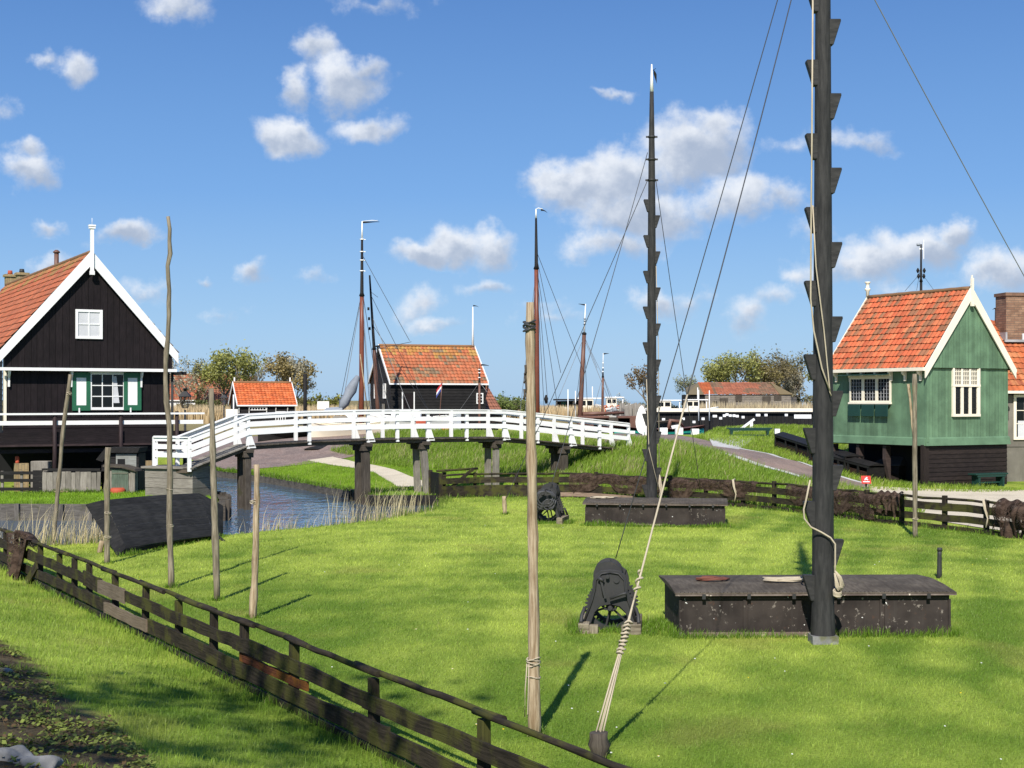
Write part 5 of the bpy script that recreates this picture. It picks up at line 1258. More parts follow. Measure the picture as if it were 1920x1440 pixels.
# roof
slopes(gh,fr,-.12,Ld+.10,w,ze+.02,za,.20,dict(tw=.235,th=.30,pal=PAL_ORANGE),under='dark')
bargeboards(gh,fr,-.17,w,ze+.0,za+.10,.22,.31,'cream')
bargeboards(gh,fr,Ld+.12,w,ze+.0,za+.10,.22,.31,'cream',b2=1)
m=MB(); m.obox(fr.p(w/2,-.235,7.62),EG*.055,EA*.04,Z*.50); m.obox(fr.p(w/2,-.225,8.05),EG*.06,EA*.05,Z*.2,tx=.25,ty=.4); m.obox(fr.p(w/2,-.245,7.10),EG*.065,EA*.05,Z*.06); m.build('finial',M['cream'],gh)
m=MB(); c=fr.p(w/2,Ld+.15,0); m.tube([c+Z*7.6,c+Z*8.0,c+Z*8.05,c+Z*8.12,c+Z*8.14,c+Z*8.32,c+Z*8.36,c+Z*8.40],[.07,.07,.12,.12,.07,.075,.13,.12],10); m.build('finial',M['cream'],gh)
m=MB(); m.obox(fr.p(-.27,Ld/2-.02,ze-.04),EA*(Ld/2+.16),EG*.055,Z*.065); m.build('gutter',M['cream'],gh)
m=MB(); m.obox(fr.p(w+.25,-.05,ze-.06),EG*.13,EA*.06,Z*.06); m.build('gutter',M['cream'],gh)
for px in (1568,1594,1619,1645,1671,1697,1726):
    b=fr.b_of(px,-.1); m=MB(); m.prism([fr.p(-.015,b,ze-.10),fr.p(-.22,b,ze-.10),fr.p(-.20,b,ze-.20),fr.p(-.09,b,ze-.28),fr.p(-.08,b,ze-.48),fr.p(-.015,b,ze-.48)],EA*.10); m.build('bracket',M['cream'],gh)
# side window with awning and shutters
b0,b1=fr.b_of(1672),fr.b_of(1595); bc=(b0+b1)/2; ww=b1-b0; zc=fr.z_of(731,0,bc)
for k in range(3):
    bb=b0+ww*(k+.5)/3; window(gh,fr.p(-.012,bb,zc),-EA,LN,ww/3-.004,1.0,4,6,.07,'cream',.014,name='window',mm='lead')
m=MB(); m.obox(fr.p(-.06,bc,zc+.55),EA*(ww/2+.03),EG*.05,Z*.05); m.build('window_head',M['cream'],gh)
m=MB(); m.prism([fr.p(-.07,bc-ww/2-.05,zc+.615),fr.p(-.50,bc-ww/2-.05,zc+.57),fr.p(-.50,bc-ww/2-.05,zc+.59),fr.p(-.07,bc-ww/2-.05,zc+.65)],EA*(ww+.35)); m.build('awning_board',M['dark_green'],gh)
m=MB(); m.obox(fr.p(-.07,bc,zc-.53),EA*(ww/2+.02),EG*.06,Z*.035); m.build('window_sill',M['cream'],gh)
for k in range(3):
    bb=b0+ww*(k+.5)/3; m=MB(); m.obox(fr.p(-.17,bb,zc-.82),EA*(ww/6-.04),EG*.02+Z*.01,Z*.23); s=m.build('drop_shutter',M['dark_green'],gh,.008)
    m=MB(); m.obox(fr.p(-.10,bb,zc-.60),EA*(ww/6-.04),EG*.05,Z*.012); m.build('shutter_hinge',M['dark_green'],s)
# gable window: lattice transom over three lights
aw=fr.a_of(1809.5); za1=fr.z_of(735,aw,0); WW=1.46
zt=fr.z_of(689,aw,0); zm=fr.z_of(723,aw,0); zbm=fr.z_of(781,aw,0)
fm=MB()
for s in (-1,1): fm.obox(fr.p(aw+s*(WW/2-.04),-.05,(zt+zbm)/2),EG*.04,EA*.045,Z*(zt-zbm)/2)
for z,hh in ((zm,.045),(zbm+.05,.05)): fm.obox(fr.p(aw,-.055,z),EG*(WW/2+.01),EA*.05,Z*hh)
wf=fm.build('window',M['cream'],gh)
for k in range(3):
    a=aw-WW/2+.08+(WW-.16)*(k+.5)/3; lw=(WW-.16)/3
    m=MB(); m.obox(fr.p(a,-.02,(zt+zm)/2),EG*lw/2,EA*.006,Z*((zt-zm)/2-.045),(1.5,.9,.5)); m.build('pane',M['glass'],wf)
    m=MB(); hh=(zt-zm)-.045
    for q in range(1,3): m.obox(fr.p(a-lw/2+.05+(lw-.1)*q/3,-.040,zm+.045+hh/2-.0),EG*.016,EA*.012,Z*hh/2)
    for q in range(1,4):
        for e in range(3): m.obox(fr.p(a-lw/2+.05+(lw-.1)*(e+.5)/3,-.041,zm+.045+hh*q/4),EG*((lw-.1)/6-.017),EA*.011,Z*.014)
    for sx in (-1,1): m.obox(fr.p(a+sx*(lw/2-.03),-.045,zm+.045+hh/2),EG*.03,EA*.02,Z*hh/2)
    m.build('lattice_muntin',M['cream'],wf)
    hl=zm-.045-(zbm+.10); m=MB(); m.obox(fr.p(a,-.02,zbm+.10+hl/2),EG*(lw/2-.05),EA*.006,Z*hl/2); m.build('pane',M['glass'],wf)
    m=MB()
    for sx in (-1,1): m.obox(fr.p(a+sx*(lw/2-.032),-.045,zbm+.10+hl/2),EG*.034,EA*.03,Z*hl/2)
    m.build('window_post',M['cream'],wf)
    m=MB(); m.obox(fr.p(a,-.034,zbm+.10+hl/2),EG*.006,EA*.006,Z*hl/2)
    for q in range(1,5): m.obox(fr.p(a,-.034,zbm+.10+hl*q/5),EG*(lw/2-.05),EA*.007,Z*.006)
    m.build('lead_muntin',M['iron'],wf)

# ---------------- grey rendered house beyond
hx0=20.15; hy=58.9; ex=V((.985,.17,0)).normalized(); ey=V((-ex.y,ex.x,0)); HP=lambda a,b,z: V((hx0,hy,0))+ex*a+ey*b+Z*z
rh=thing('rendered_house','grey rendered house with orange roof and brown brick chimney behind the green one','house',(23,60,0))
m=MB(); m.prism([HP(0,0,-.1),HP(8,0,-.1),HP(8,0,3.6),HP(0,0,3.6)],ey*6); m.build('wall',M['stucco'],rh)
m=MB(); m.obox(HP(4,-.02,1.5),ex*4,ey*.012,Z*.012,(.7,.7,.7)); m.build('plinth_line',M['stucco'],rh)
evr=(ey*3.2+Z*3.05).normalized()
m=MB(); tile_roof(m,HP(-1.0,-.32,3.75),ex,evr,10,4.45,tw=.26,th=.34,pal=[(.46,.115,.035),(.40,.10,.032),(.48,.14,.045),(.36,.10,.04),(.44,.16,.06)]); m.build('tiled_roof',M['tile'],rh)
m=MB(); m.prism([HP(-1,-.25,3.62),HP(-1,2.95,6.70),HP(-1,6.3,3.62)],ex*9.9); m.build('roof_core',M['dark'],rh)
m=MB(); m.obox(HP(4,-.36,3.72),ex*5,ey*.06,Z*.055); m.build('gutter',M['cream'],rh)
m=MB(); m.beam(HP(-1.05,-.33,3.85),HP(-1.05,2.95,7.0),.09,.12); m.build('verge_board',M['cream'],rh)
cx=1.55; m=MB(); q=lambda a,b,z: [HP(cx-a,2.2-b,z),HP(cx+a,2.2-b,z),HP(cx+a,2.2+b,z),HP(cx-a,2.2+b,z)]; m.prism(q(.52,.45,5.95),Z*1.85); m.prism(q(.57,.5,7.802),Z*.14); ch=m.build('chimney',M['brick'],rh)
m=MB(); m.obox(HP(cx,1.70,5.90),ex*.62,ey*.05,Z*.05); m.obox(HP(cx-.56,1.95,6.10),ex*.04,ey*.3,Z*.16); m.obox(HP(cx+.3,1.70,6.05),ex*.12,ey*.03,Z*.16,(2,2,2)); m.build('lead_flashing',M['lead'],ch)
wx=(1913-1882)/F*59+.18
window(rh,HP(wx,-.012,fr.z_of(782,w,2)),ex,-ey,.98,1.86,2,3,.12,'cream',.03,'glass')
m=MB(); m.grid(lambda u,v: HP(wx-.30+.6*u,-.05+.006*math.sin(u*40),2.55-.75*v),16,3); m.build('net_curtain',M['curtain'],rh)

# ---------------- things by the green house
def bench(name,label,c,u,L,h,dep,mat='dark_green',cat='bench'):
    u=V(u).normalized(); n=V((-u.y,u.x,0)); o=thing(name,label,cat,c,None); c=V(c)
    m=MB(); m.obox(c+Z*h,u*L/2,n*dep/2,Z*.03); m.build('seat',M[mat],o,.006)
    for s in (-1,1):
        m=MB(); m.obox(c+u*s*(L/2-.22)+Z*(h-.03)/2,u*.04,n*dep*.42,Z*(h-.03)/2,tx=1.6); m.build('leg',M[mat],o)
    m=MB(); m.obox(c+Z*.17,u*(L/2-.26),n*.03,Z*.03); m.build('stretcher',M[mat],o)
    m=MB(); m.obox(c-n*dep*.42+Z*(h-.06),u*(L/2-.1),n*.02,Z*.05); m.build('apron',M[mat],o)
    return o
bc_=fr.p(2.75,-.55,0); bench('garden_bench','dark green bench against the black skirt of the green house',V((bc_.x,bc_.y,tz1(bc_.x,bc_.y)+.0)),EG,1.75,.50,.42)
p=V((FX(1405,74),74,1.42)); bench('garden_bench','dark green bench on the dike beside the white stair rail',p,(1,.02,0),2.3,.52,.42)
def fishtrap(label,p0,p1,wd,h,seed):
    """black floating fish box: long framed trough with a pitched lid"""
    random.seed(seed); p0=V(p0);p1=V(p1); u=(p1-p0).normalized(); L=(p1-p0).length; n=V((-u.y,u.x,0)).normalized(); up=u.cross(n).normalized(); up=up if up.z>0 else -up
    o=thing('fish_float',label,'fish box',p0); k=6
    for s in (-1,1):
        for i in range(k+1):
            c=p0.lerp(p1,i/k)+n*s*wd/2; m=MB(); m.obox(c+up*h/2,u*.05,n*.03,up*h/2); m.build('frame_post',M['tar_wood'],o)
        for z in (.04,h*.97):
            m=MB(); m.obox((p0+p1)/2+n*s*wd/2+up*z,u*(L/2+.05),n*.035,up*.05); m.build('frame_rail',M['tar_wood'],o)
        m=MB(); m.obox((p0+p1)/2+n*s*(wd/2-.06)+up*h*.32,u*L/2,n*.012,up*h*.26,(1.6,1.2,1.1)); m.build('board',M['skirt_dark'],o)
    m=MB(); q=[p0-u*.08+n*(wd/2+.05)+up*(h+.04),p0-u*.08+up*(h+.16),p0-u*.08-n*(wd/2+.05)+up*(h+.04),p0-u*.08+up*(h+.05)]; m.prism(q,u*(L+.16)); m.build('lid',M['tar_wood'],o)
    for e in (p0,p1):
        m=MB(); m.obox(e+up*h*.5,u*.02,n*wd/2,up*h*.46); m.build('board',M['tar_wood'],o)
    return o
a=RT(1468,840);b_=V((FX(1600,58.3),58.3,tz1(FX(1600,58.3),58.3)+.12)); fishtrap('upper black framed fish box lying on the grass slope behind the near mast',a+Z*.03,b_,.75,.56,1)
a=RT(1532,872);b_=RT(1641,902); fishtrap('lower black framed fish box with open windows, ending by the red sign',a+Z*.03,b_+Z*.02,.75,.56,2)
o=thing('plank_bin','dark plank bin with pitched felt lid beside the green house',  'bin',RT(1690,906))
a=RT(1640,898)+V((.0,.2,0)); b_=RT(1686,906); c=RT(1712,903)
z0=min(a.z,b_.z)-.05; dpt=V((.35,1.0,0))
m=MB(); u=(b_-a); u.z=0; L=u.length; u.normalize(); nn=V((u.y,-u.x,0))
clap_wall(m,V((a.x,a.y,0)),u,nn,0,L,z0,z0+.74,.185); m.build('wall',M['skirt_dark'],o)
m=MB(); u2=V((.75,.66,0)); clap_wall(m,V((b_.x,b_.y,0)),u2,V((u2.y,-u2.x,0)),0,1.0,z0,z0+.74,.185); m.build('wall',M['skirt_dark'],o)
A=V((a.x,a.y,z0));B_=V((b_.x,b_.y,z0)); C=B_+u2*1.0; D=A+u2*1.0
m=MB(); m.prism([A+u*.05+u2*.05,B_-u*.05+u2*.05,C-u*.05,D+u*.05],Z*.72); m.build('core',M['dark'],o)
m=MB(); e=.08; r1=(A+D)/2+Z*1.06+u*.25; r2=(B_+C)/2+Z*1.06-u*.10
m.prism([A-u*e-u2*e+Z*.74,B_+u*e-u2*e+Z*.74,r2,r1],Z*.035+u2*.01); m.prism([B_+u*e-u2*e+Z*.74,C+u*e+u2*e+Z*.74,r2],Z*.035); m.prism([D-u*e+u2*e+Z*.74,C+u*e+u2*e+Z*.74,r2,r1],Z*.035); m.build('felt_lid',M['felt'],o)
sp=RT(1624,918); o=thing('information_sign','small tilted red information panel with white figures by the path','sign',sp)
m=MB(); m.box(sp+Z*.14,(.07,.05,.34)); m.build('post',M['iron'],o)
c=sp+Z*.36; ux=V((.98,-.12,0)).normalized(); uy=V((.10,.70,.70)).normalized(); nz_=ux.cross(uy)
m=MB(); m.obox(c,ux*.17,uy*.19,nz_*.012); pnl=m.build('panel',M['red'],o,.004)
m=MB(); q=c+nz_*.016
for s in (-1,1): m.beam(q+ux*.05*s-uy*.04,q+uy*.08+ux*.012*s,.03,.004,up=nz_)
m.beam(q-ux*.06+uy*.01,q+ux*.07-uy*.01,.025,.004,up=nz_); m.obox(q+ux*.03+uy*.10,ux*.02,uy*.02,nz_*.003); m.build('white_figure',M['white'],pnl)
m=MB(); m.obox(c+nz_*.016-uy*.11,ux*.12,uy*.018,nz_*.003); m.build('white_line',M['white'],pnl)
tufts('tall_grass',[S2(fr.p(-.1,-.1,0),fr.p(w*.62,-.35,0)),S2(a,b_),S2(b_,fr.p(0,-.2,0)),S2(RT(1532,872),RT(1641,902))],4200,.18,.08,.26,(.10,.17,.02))
tufts('tall_grass',[((FX(60),D0-.6),(FX(280),D0-.75))],3000,.12,.06,.2,(.10,.17,.02))
# ================================================================== harbour, far buildings, trees
def PX(px,d): return (px-960)/F*d
def PZ(py,d): return H-(py-750)/F*d
# ---------------- lanterns
def lantern(label,px,ytop,d,zb,s=1.0):
    x=PX(px,d); zt=PZ(ytop,d); o=thing('street_lantern',label,'street lamp',(x,d,zb)); c=V((x,d,0))
    h0=zt-.95*s
    m=MB(); m.tube([c+Z*zb,c+Z*(zb+.5),c+Z*(zb+.52),c+Z*(h0)],[.10*s,.09*s,.06*s,.05*s],10); m.build('post',M['iron'],o)
    def ring(r,z): return [c+V((sx*r,sy*r,z)) for sx,sy in ((-1,-1),(1,-1),(1,1),(-1,1))]
    lo,hi=ring(.10*s,h0+.08*s),ring(.20*s,h0+.56*s); m=MB()
    for k in range(4): m.beam(lo[k],hi[k],.022*s,.022*s); m.beam(lo[k],lo[(k+1)%4],.03*s,.03*s); m.beam(hi[k],hi[(k+1)%4],.03*s,.03*s)
    m.build('lantern_frame',M['iron'],o)
    g=MB(); 
    for k in range(4): g.poly([lo[k],lo[(k+1)%4],hi[(k+1)%4],hi[k]])
    g.build('lantern_glass',M['clear'],o)
    m=MB(); q=ring(.26*s,h0+.57*s); t=ring(.07*s,h0+.80*s); i=len(m.v); m.v+=[tuple(p) for p in q+t]
    for k in range(4): m.face([k,(k+1)%4,4+(k+1)%4,4+k],[(0,0),(1,0),(1,1),(0,1)])
    m.face([3,2,1,0],[(0,0)]*4); m.tube([c+Z*(h0+.78*s),c+Z*(h0+.90*s),c+Z*(h0+.91*s),zt*Z+c],[.07*s,.07*s,.09*s,.02*s],8); m.build('lantern_hood',M['iron'],o)
lantern('black street lantern on a tall post beside the black house',347,727,62,.5)
lantern('farther black street lantern at the gable of the orange-roofed shed',420,736,97,1.3,.95)

# ---------------- generic gabled building for the far side: front wall faces the viewer
def farhouse(name,label,cpx,d,L,Wd,zb,ze,za,wallmat,ef=(.94,.34),pal=PAL_OLD,cf=None,trim='white',clap=True,tw=.26,th=.33,cat='shed'):
    f=V((*ef,0)).normalized(); g=V((-f.y,f.x,0)); A=V((PX(cpx,d),d,0)); p=lambda a,b,z: A+f*a+g*b+Z*z
    o=thing(name,label,cat,p(L/2,Wd/2,zb)); ov=.18
    m=MB(); clap_wall(m,p(0,0,0),f,-g,0,L,zb,ze+.05,.2) if clap else board_wall(m,p(0,0,0),f,-g,L,lambda x:zb,lambda x:ze+.05,.25); m.build('wall',M[wallmat],o)
    sl=(za-ze)/(Wd/2)
    for nm,a,n in (('gable_wall',0,-f),('gable_wall',L,f)):
        m=MB(); zt=lambda x: ze+sl*min(x,Wd-x)-.02
        if a==0: board_wall(m,p(0,Wd,0),-g,-f,Wd,lambda x:zb,zt,.25)
        else: board_wall(m,p(L,0,0),g,f,Wd,lambda x:zb,zt,.25)
        m.build(nm,M[wallmat],o)
    m=MB(); m.prism([p(.03,Wd*.03,zb),p(.03,Wd*.97,zb),p(.03,Wd*.97,ze-.05),p(.03,Wd/2,za-.15),p(.03,Wd*.03,ze-.05)],f*(L-.06)); m.build('core',M['dark'],o)
    S=math.hypot(Wd/2+ov,(za-ze)*(1+ov/(Wd/2))); dz=(za-ze)/(Wd/2)*ov; ev=(g*(Wd/2+ov)+Z*(za-ze+dz)).normalized()
    m=MB(); tile_roof(m,p(-ov*.6,-ov,ze-dz+.05),f,ev,L+ov*1.2,S,tw=tw,th=th,pal=pal,cf=cf); m.build('tiled_roof',M['tile'],o)
    ev2=(-g*(Wd/2+ov)+Z*(za-ze+dz)).normalized()
    m=MB(); tile_roof(m,p(L+ov*.6,Wd+ov,ze-dz+.05),-f,ev2,L+ov*1.2,S,tw=tw,th=th,pal=pal,cf=cf); m.build('tiled_roof',M['tile'],o)
    m=MB(); m.tube([p(-ov*.6+(L+ov*1.2)*k/10,Wd/2,za+.09) for k in range(11)],.10,8,col=(.24,.12,.05)); m.build('ridge_tile',M['tile'],o)
    if trim:
        for a,sg in ((-ov*.6-.05,1),(L+ov*.6+.05,-1)):
            for bs in (0,1):
                b0=-ov if bs==0 else Wd+ov; m=MB(); m.prism([p(a,b0,ze-dz-.02),p(a,Wd/2,za-.10),p(a,Wd/2,za+.16),p(a,b0,ze-dz+.22)],f*.05*sg); m.build('bargeboard',M[trim],o)
        m=MB(); m.obox(p(L/2,-ov-.04,ze-dz+.02),f*(L/2+.15),g*.04,Z*.05); m.build('gutter',M[trim],o)
    return o,p,f,g
def cf_hut(u,v):
    base=random.choice(PAL_OLD); q=float(fbm(np.array([u*7.]),np.array([v*4.]),51,3)[0])
    if v>.72+.5*(.5-q) and random.random()<.75: return random.choice([(.42,.20,.05),(.38,.22,.06),(.40,.16,.05)])
    if random.random()<(q-.42)*3.2: return random.choice([(.24,.15,.08),(.20,.14,.08),(.30,.15,.07)])
    return random.choice([(.42,.125,.05),(.46,.14,.06),(.38,.12,.05),(.36,.14,.065)])
o,p,f,g=farhouse('black_boathouse','black boarded boathouse with lichened orange roof and a tall white vane pole','boathouse' and 733,95,6.6,5.5,1.2,4.60,7.02,'tar_wood',cf=cf_hut,cat='boathouse')
a=(lambda px:(lambda r:(r*95-PX(733,95))/(f.x-r*f.y))((px-960)/F))
window(o,p(a(899),-.04,PZ(747,97)),f,-g,.48,.72,2,3,.07,'white',.04)
for px in (754,776):
    m=MB(); m.obox(p(a(px),-.06,PZ(756,96)),f*.035,g*.03,Z*.75); m.build('door_jamb',M['white'],o)
m=MB(); m.obox(p((a(754)+a(776))/2,-.035,PZ(758,96)),f*((a(776)-a(754))/2-.04),g*.01,Z*.68); m.build('boarded_door',M['house_dark'],o)
for b_,z in ((1.5,4.0),(3.9,4.0)): window(o,p(-.02,b_,z),g,-f,.62,1.0,2,4,.07,'white',.035)
m=MB(); m.obox(p(-.03,2.6,2.2),g*.55,f*.03,Z*1.0); m.build('gable_door',M['dark'],o)
for b_ in (1.75,3.4):
    m=MB(); m.obox(p(-.06,b_,2.2),g*.25,f*.03,Z*.95); m.build('door_leaf',M['silver_wood'],o)
c=p(6.6,2.75,0); m=MB(); m.tube([c+Z*6.9,c+Z*8.4,c+Z*PZ(572,98)],[.09,.06,.035],8); m.build('vane_pole',M['white'],o)
m=MB(); zt=PZ(570,98); m.grid(lambda u,v: c+V((.02+.42*u,.03*math.sin(5*u),zt+.05-.15*u*u-.10*v*(1-u))),6,2); m.build('weather_vane',M['dark'],o)
m=MB(); m.obox(p(-.18,2.75,7.05),g*.5,f*.05,Z*.05); m.obox(p(-.18,2.75,6.75),g*.05,f*.05,Z*.35); m.build('hoist_beam',M['tar_wood'],o)
o,p,f,g=farhouse('net_shed','small black shed with clean bright orange tiles and white gable boards',447,110,4.35,3.9,1.25,3.10,4.68,'tar_wood',pal=PAL_NEW,tw=.27,th=.27)
a=(lambda px:(lambda r:(r*110-PX(447,110))/(f.x-r*f.y))((px-960)/F))
window(o,p((a(466)+a(499))/2,-.04,PZ(766,111)),f,-g,a(499)-a(466),.26,6,1,.05,'white',.05)
window(o,p((a(516)+a(535))/2,-.04,PZ(780,111)),f,-g,a(535)-a(516),.72,4,2,.05,'white',.05)
for px in (447,466,499,516,538,553):
    m=MB(); q=p(a(px),-.05,2.80); m.prism([q,q-g*.22,q-g*.08-Z*.25,q-g*.06-Z*.42,q-Z*.42],f*.05); m.build('bracket',M['white'],o)
for bb in (.0,1.0):
    m=MB(); m.obox(p(0,1.95,PZ(714,111)) if bb==0 else p(4.35,1.95,PZ(714,112)),f*.05,g*.05,Z*.28); m.build('finial',M['white'],o)
m=MB(); m.obox(p(-.4,.3,2.35),f*.5,g*.02,Z*.35); single(m,'white_noticeboard',M['white'],'blank white noticeboard at the gable of the bright orange shed','sign')
for px,lb in ((438,'thin pale post beside the bright orange shed'),):
    m=MB(); x=PX(px,108); m.tube([(x,108,1.2),(x,108,PZ(740,108))],.05,7); single(m,'thin_post',M['white'],lb,'post')
m=MB(); x=PX(572,85); m.tube([(x,85,1.3),(x,85,PZ(701,85))],.11,9); single(m,'mooring_pole',M['tar_wood'],'thick black pole standing between the shed and the boathouse','pole')
# white board and pale hull left of the boathouse
x=PX(606,105); o=thing('white_board','white board on two posts among the reeds left of the boathouse','sign',(x,105,1.4))
m=MB(); m.box((x,105,PZ(760,105)),(.85,.05,.58)); m.build('panel',M['white'],o)
for s in (-1,1):
    m=MB(); m.box((x+s*.3,105.05,1.9),(.06,.05,1.1)); m.build('post',M['silver_wood'],o)
o,p,f,g=farhouse('farmhouse','distant farmhouse with orange roof half hidden by the black house',318,165,7.5,6,1.4,3.5,6.3,'white',pal=PAL_OLD,clap=True,trim='white',cat='house')
o,p,f,g=farhouse('farm_shed','distant low shed with dull orange roof and dark wall below the trees',378,160,4.5,4.5,1.4,2.9,4.6,'skirt_dark',pal=[(.30,.11,.06),(.26,.11,.06)],trim=None)
o,p,f,g=farhouse('farm_cottage','distant cottage roof glimpsed through the olive tree',394,175,6,5,1.4,3.4,6.2,'skirt_dark',pal=PAL_OLD,trim=None,cat='house')
# low extension right of boathouse
o,p,f,g=farhouse('lean_to_shed','small brown-roofed shed just beyond the boathouse corner',907,103,1.5,3.4,1.3,2.6,4.3,'pile_wood',ef=(.80,.60),pal=[(.25,.10,.06),(.28,.11,.065)],trim=None)

# ---------------- old barn beyond the lock
d=172; o=thing('old_barn','long weathered grey barn with patchy hipped tile roof beyond the lock','barn',(PX(1392,d),d,1.5))
x0,x1=PX(1290,d),PX(1483,d); ze,za=PZ(740,d),PZ(716,d); zb=1.4; dp=9
m=MB(); clap_wall(m,(x0,d,0),(1,0,0),(0,-1,0),PX(1322,d)-x0,x1-x0,zb,ze,.3); m.build('wall',M['barn_wood'],o)
m=MB(); m.prism([(x0+.3,d+.05,zb),(x1-.05,d+.05,zb),(x1-.05,d+.05,ze),(x0+.3,d+.05,ze)],(0,dp-.1,0)); m.build('core',M['dark'],o)
m=MB(); clap_wall(m,(x1,d,0),V((.45,.89,0)),V((.89,-.45,0)),0,2.5,zb,ze-.3,.3); m.build('wall',M['barn_wood'],o)
def cfb(u,v):
    q=float(fbm(np.array([u*9.]),np.array([v*3.]),55,3)[0])
    if u<.13: return random.choice([(.50,.13,.04),(.46,.12,.04)])
    return random.choice([(.40,.14,.07),(.36,.13,.07)]) if q>.52+.12*math.sin(u*9) else random.choice([(.22,.14,.08),(.26,.14,.08)])
r0,r1=PX(1320,d)-x0,PX(1452,d)-x0
S=math.hypot(dp/2,za-ze); ev=V((0,dp/2,za-ze)).normalized()
m=MB(); tile_roof(m,(x0+r0-.2,d-.15,ze),(1,0,0),ev,r1-r0+.9,S,tw=.36,th=.5,cf=cfb); m.build('tiled_roof',M['tile'],o)
m=MB(); m.prism([(x1+.2,d-.2,ze),(x1+.3,d+dp,ze),(x0+r1,d+dp/2,za),(x0+r1-.2,d+dp/2-.4,za)],(0,0,.05),(.17,.13,.06)); m.prism([(x0+r1+.6,d-.18,ze+.02),(x1+.2,d-.2,ze+.02),(x0+r1+.2,d+dp/2-.4,za+.02)],(0,0,.05),(.17,.13,.06)); m.build('mossy_hip',M['tile'],o)
m=MB(); m.prism([(x0-.2,d-.2,ze),(x0+r0,d-.2,ze),(x0+r0,d+dp/2,za),(x0+r0-1.4,d+dp/2+2,za-.7)],(0,0,.05),(.16,.13,.07)); m.build('thatched_end',M['tile'],o)
for px,py,wd,h,mt in ((1357,755,1.0,1.1,'pile_wood'),(1385,746,.8,.9,'pile_wood'),(1437,753,1.0,1.3,'pile_wood'),(1458,745,.9,.7,'pile_wood')):
    m=MB(); m.box((PX(px,d),d-.06,PZ(py,d)),(wd,.04,h)); m.build('hatch',M[mt],o)
m=MB(); m.box((PX(1340,d),d-.08,PZ(758,d)),(.5,.04,.75)); m.build('doorway',M['dark'],o)

# ---------------- lock wall, mooring posts, rail
d=140; o=thing('quay_wall','long black lock wall with a white cap, running across beyond the path','quay wall',(PX(1390,d),d,-.5))
m=MB(); board_wall(m,(PX(1228,d),d,0),V((1,.02,0)),V((0,-1,0)),PX(1640,d)-PX(1228,d),lambda x:-.6,lambda x:2.25,.4,.03,.04); m.build('boarding',M['tar_wood'],o)
m=MB(); m.beam((PX(1226,d),d-.05,2.42),(PX(1640,d),d+.35,2.42),.5,.34); m.build('white_cap',M['cream'],o)
m=MB(); m.beam((PX(1226,d),d-.12,2.16),(PX(1640,d),d+.28,2.16),.3,.12); m.build('timber_fender',M['tar_wood'],o)
m=MB(); m.obox((PX(1360,d),d+2.5,2.1),(PX(1640,d)/2-PX(1228,d)/2,0,0),(0,2.0,0),(0,0,.25)); m.build('quay_top',M['pile_wood'],o)
m=MB(); m.beam((PX(1240,120),120,.05),(PX(1385,120),121,.05),.4,.35); m.build('waling',M['tar_wood'],o)
grp='white-capped mooring posts in the lock'
def mpost(px,ycap,d,w,hc,label,z0=-.6):
    x=PX(px,d); zt=PZ(ycap-4,d); o=thing('mooring_post',label,'mooring post',(x,d,z0),grp); m=MB(); m.box((x,d,(z0+zt-hc)/2),(w*.9,w*.9,zt-hc-z0)); m.build('shaft',M['tar_wood'],o)
    m=MB(); m.box((x,d,zt-hc/2),(w,w,hc)); m.build('white_cap',M['white'],o)
for px,y,lb in ((1183,812,'thick white-topped post at the dike end of the bridge'),(1244,806,'thick white-topped post close to the far mast'),(1273,806,'broad white-topped post before the teal boat stern'),(1303,808,'third broad white-topped post, last before the bench')): mpost(px,y,77,.40,.42,lb,.6)
mpost(1457,808,74,.26,.25,'short white-topped post at the end of the dike bench',1.0)
k=0
for px,y in ((1244,788),(1281,787),(1301,793),(1318,787),(1340,782),(1351,786),(1358,781),(1363,779),(1369,781),(1376,781),(1382,782),(1393,784),(1421,780),(1436,780),(1474,780)):
    mpost(px,y,118+(k%3)*3,.24 if k!=4 and k!=12 else .34,.20,'black mooring post with white top standing before the lock wall'); k+=1
m=MB(); m.box((PX(1505,110),110,PZ(781,110)),(1.3,.1,.30)); single(m,'white_barrier',M['white'],'white barrier plank behind the near mast at the lock','barrier')
o=thing('stair_rail','white wooden stair handrail at the dike beside the bench','handrail',(PX(1400,80),80,1.4))
m=MB(); m.beam((PX(1384,80),80,PZ(808,80)),(PX(1416,80),80.3,PZ(786,80)),.08,.12); m.build('sloping_rail',M['white'],o)
for px,y in ((1410,792),(1380,812)):
    m=MB(); m.box((PX(px,80),80.2,PZ((y+823)/2,80)),(.16,.1,(823-y)/F*80)); m.build('rail_post',M['white'],o)
m=MB(); m.box((PX(1398,80),80,PZ(810,80)),(1.3,.1,.08)); m.build('rail',M['white'],o)
d=72; x=PX(1203,d); o=thing('leaf_sign','white leaf-shaped board on a white post at the top of the path','sign',(x,d,1.4))
m=MB(); c=V((x,d,PZ(790,d))); pts=[]
for t in range(24):
    a_=2*math.pi*t/24; yy=math.cos(a_); xx=math.sin(a_); pts.append(c+V((xx*.30*(1-.30*max(0,yy)) ,0,yy*.80 if yy>0 else yy*.62)))
m.prism(pts,(0,.05,0)); m.build('leaf_board',M['white'],o)
for dx in (.03,.16):
    m=MB(); m.box((x+dx+.05,d-.05,PZ(815,d)),(.09,.06,1.1)); m.build('post',M['white'],o)

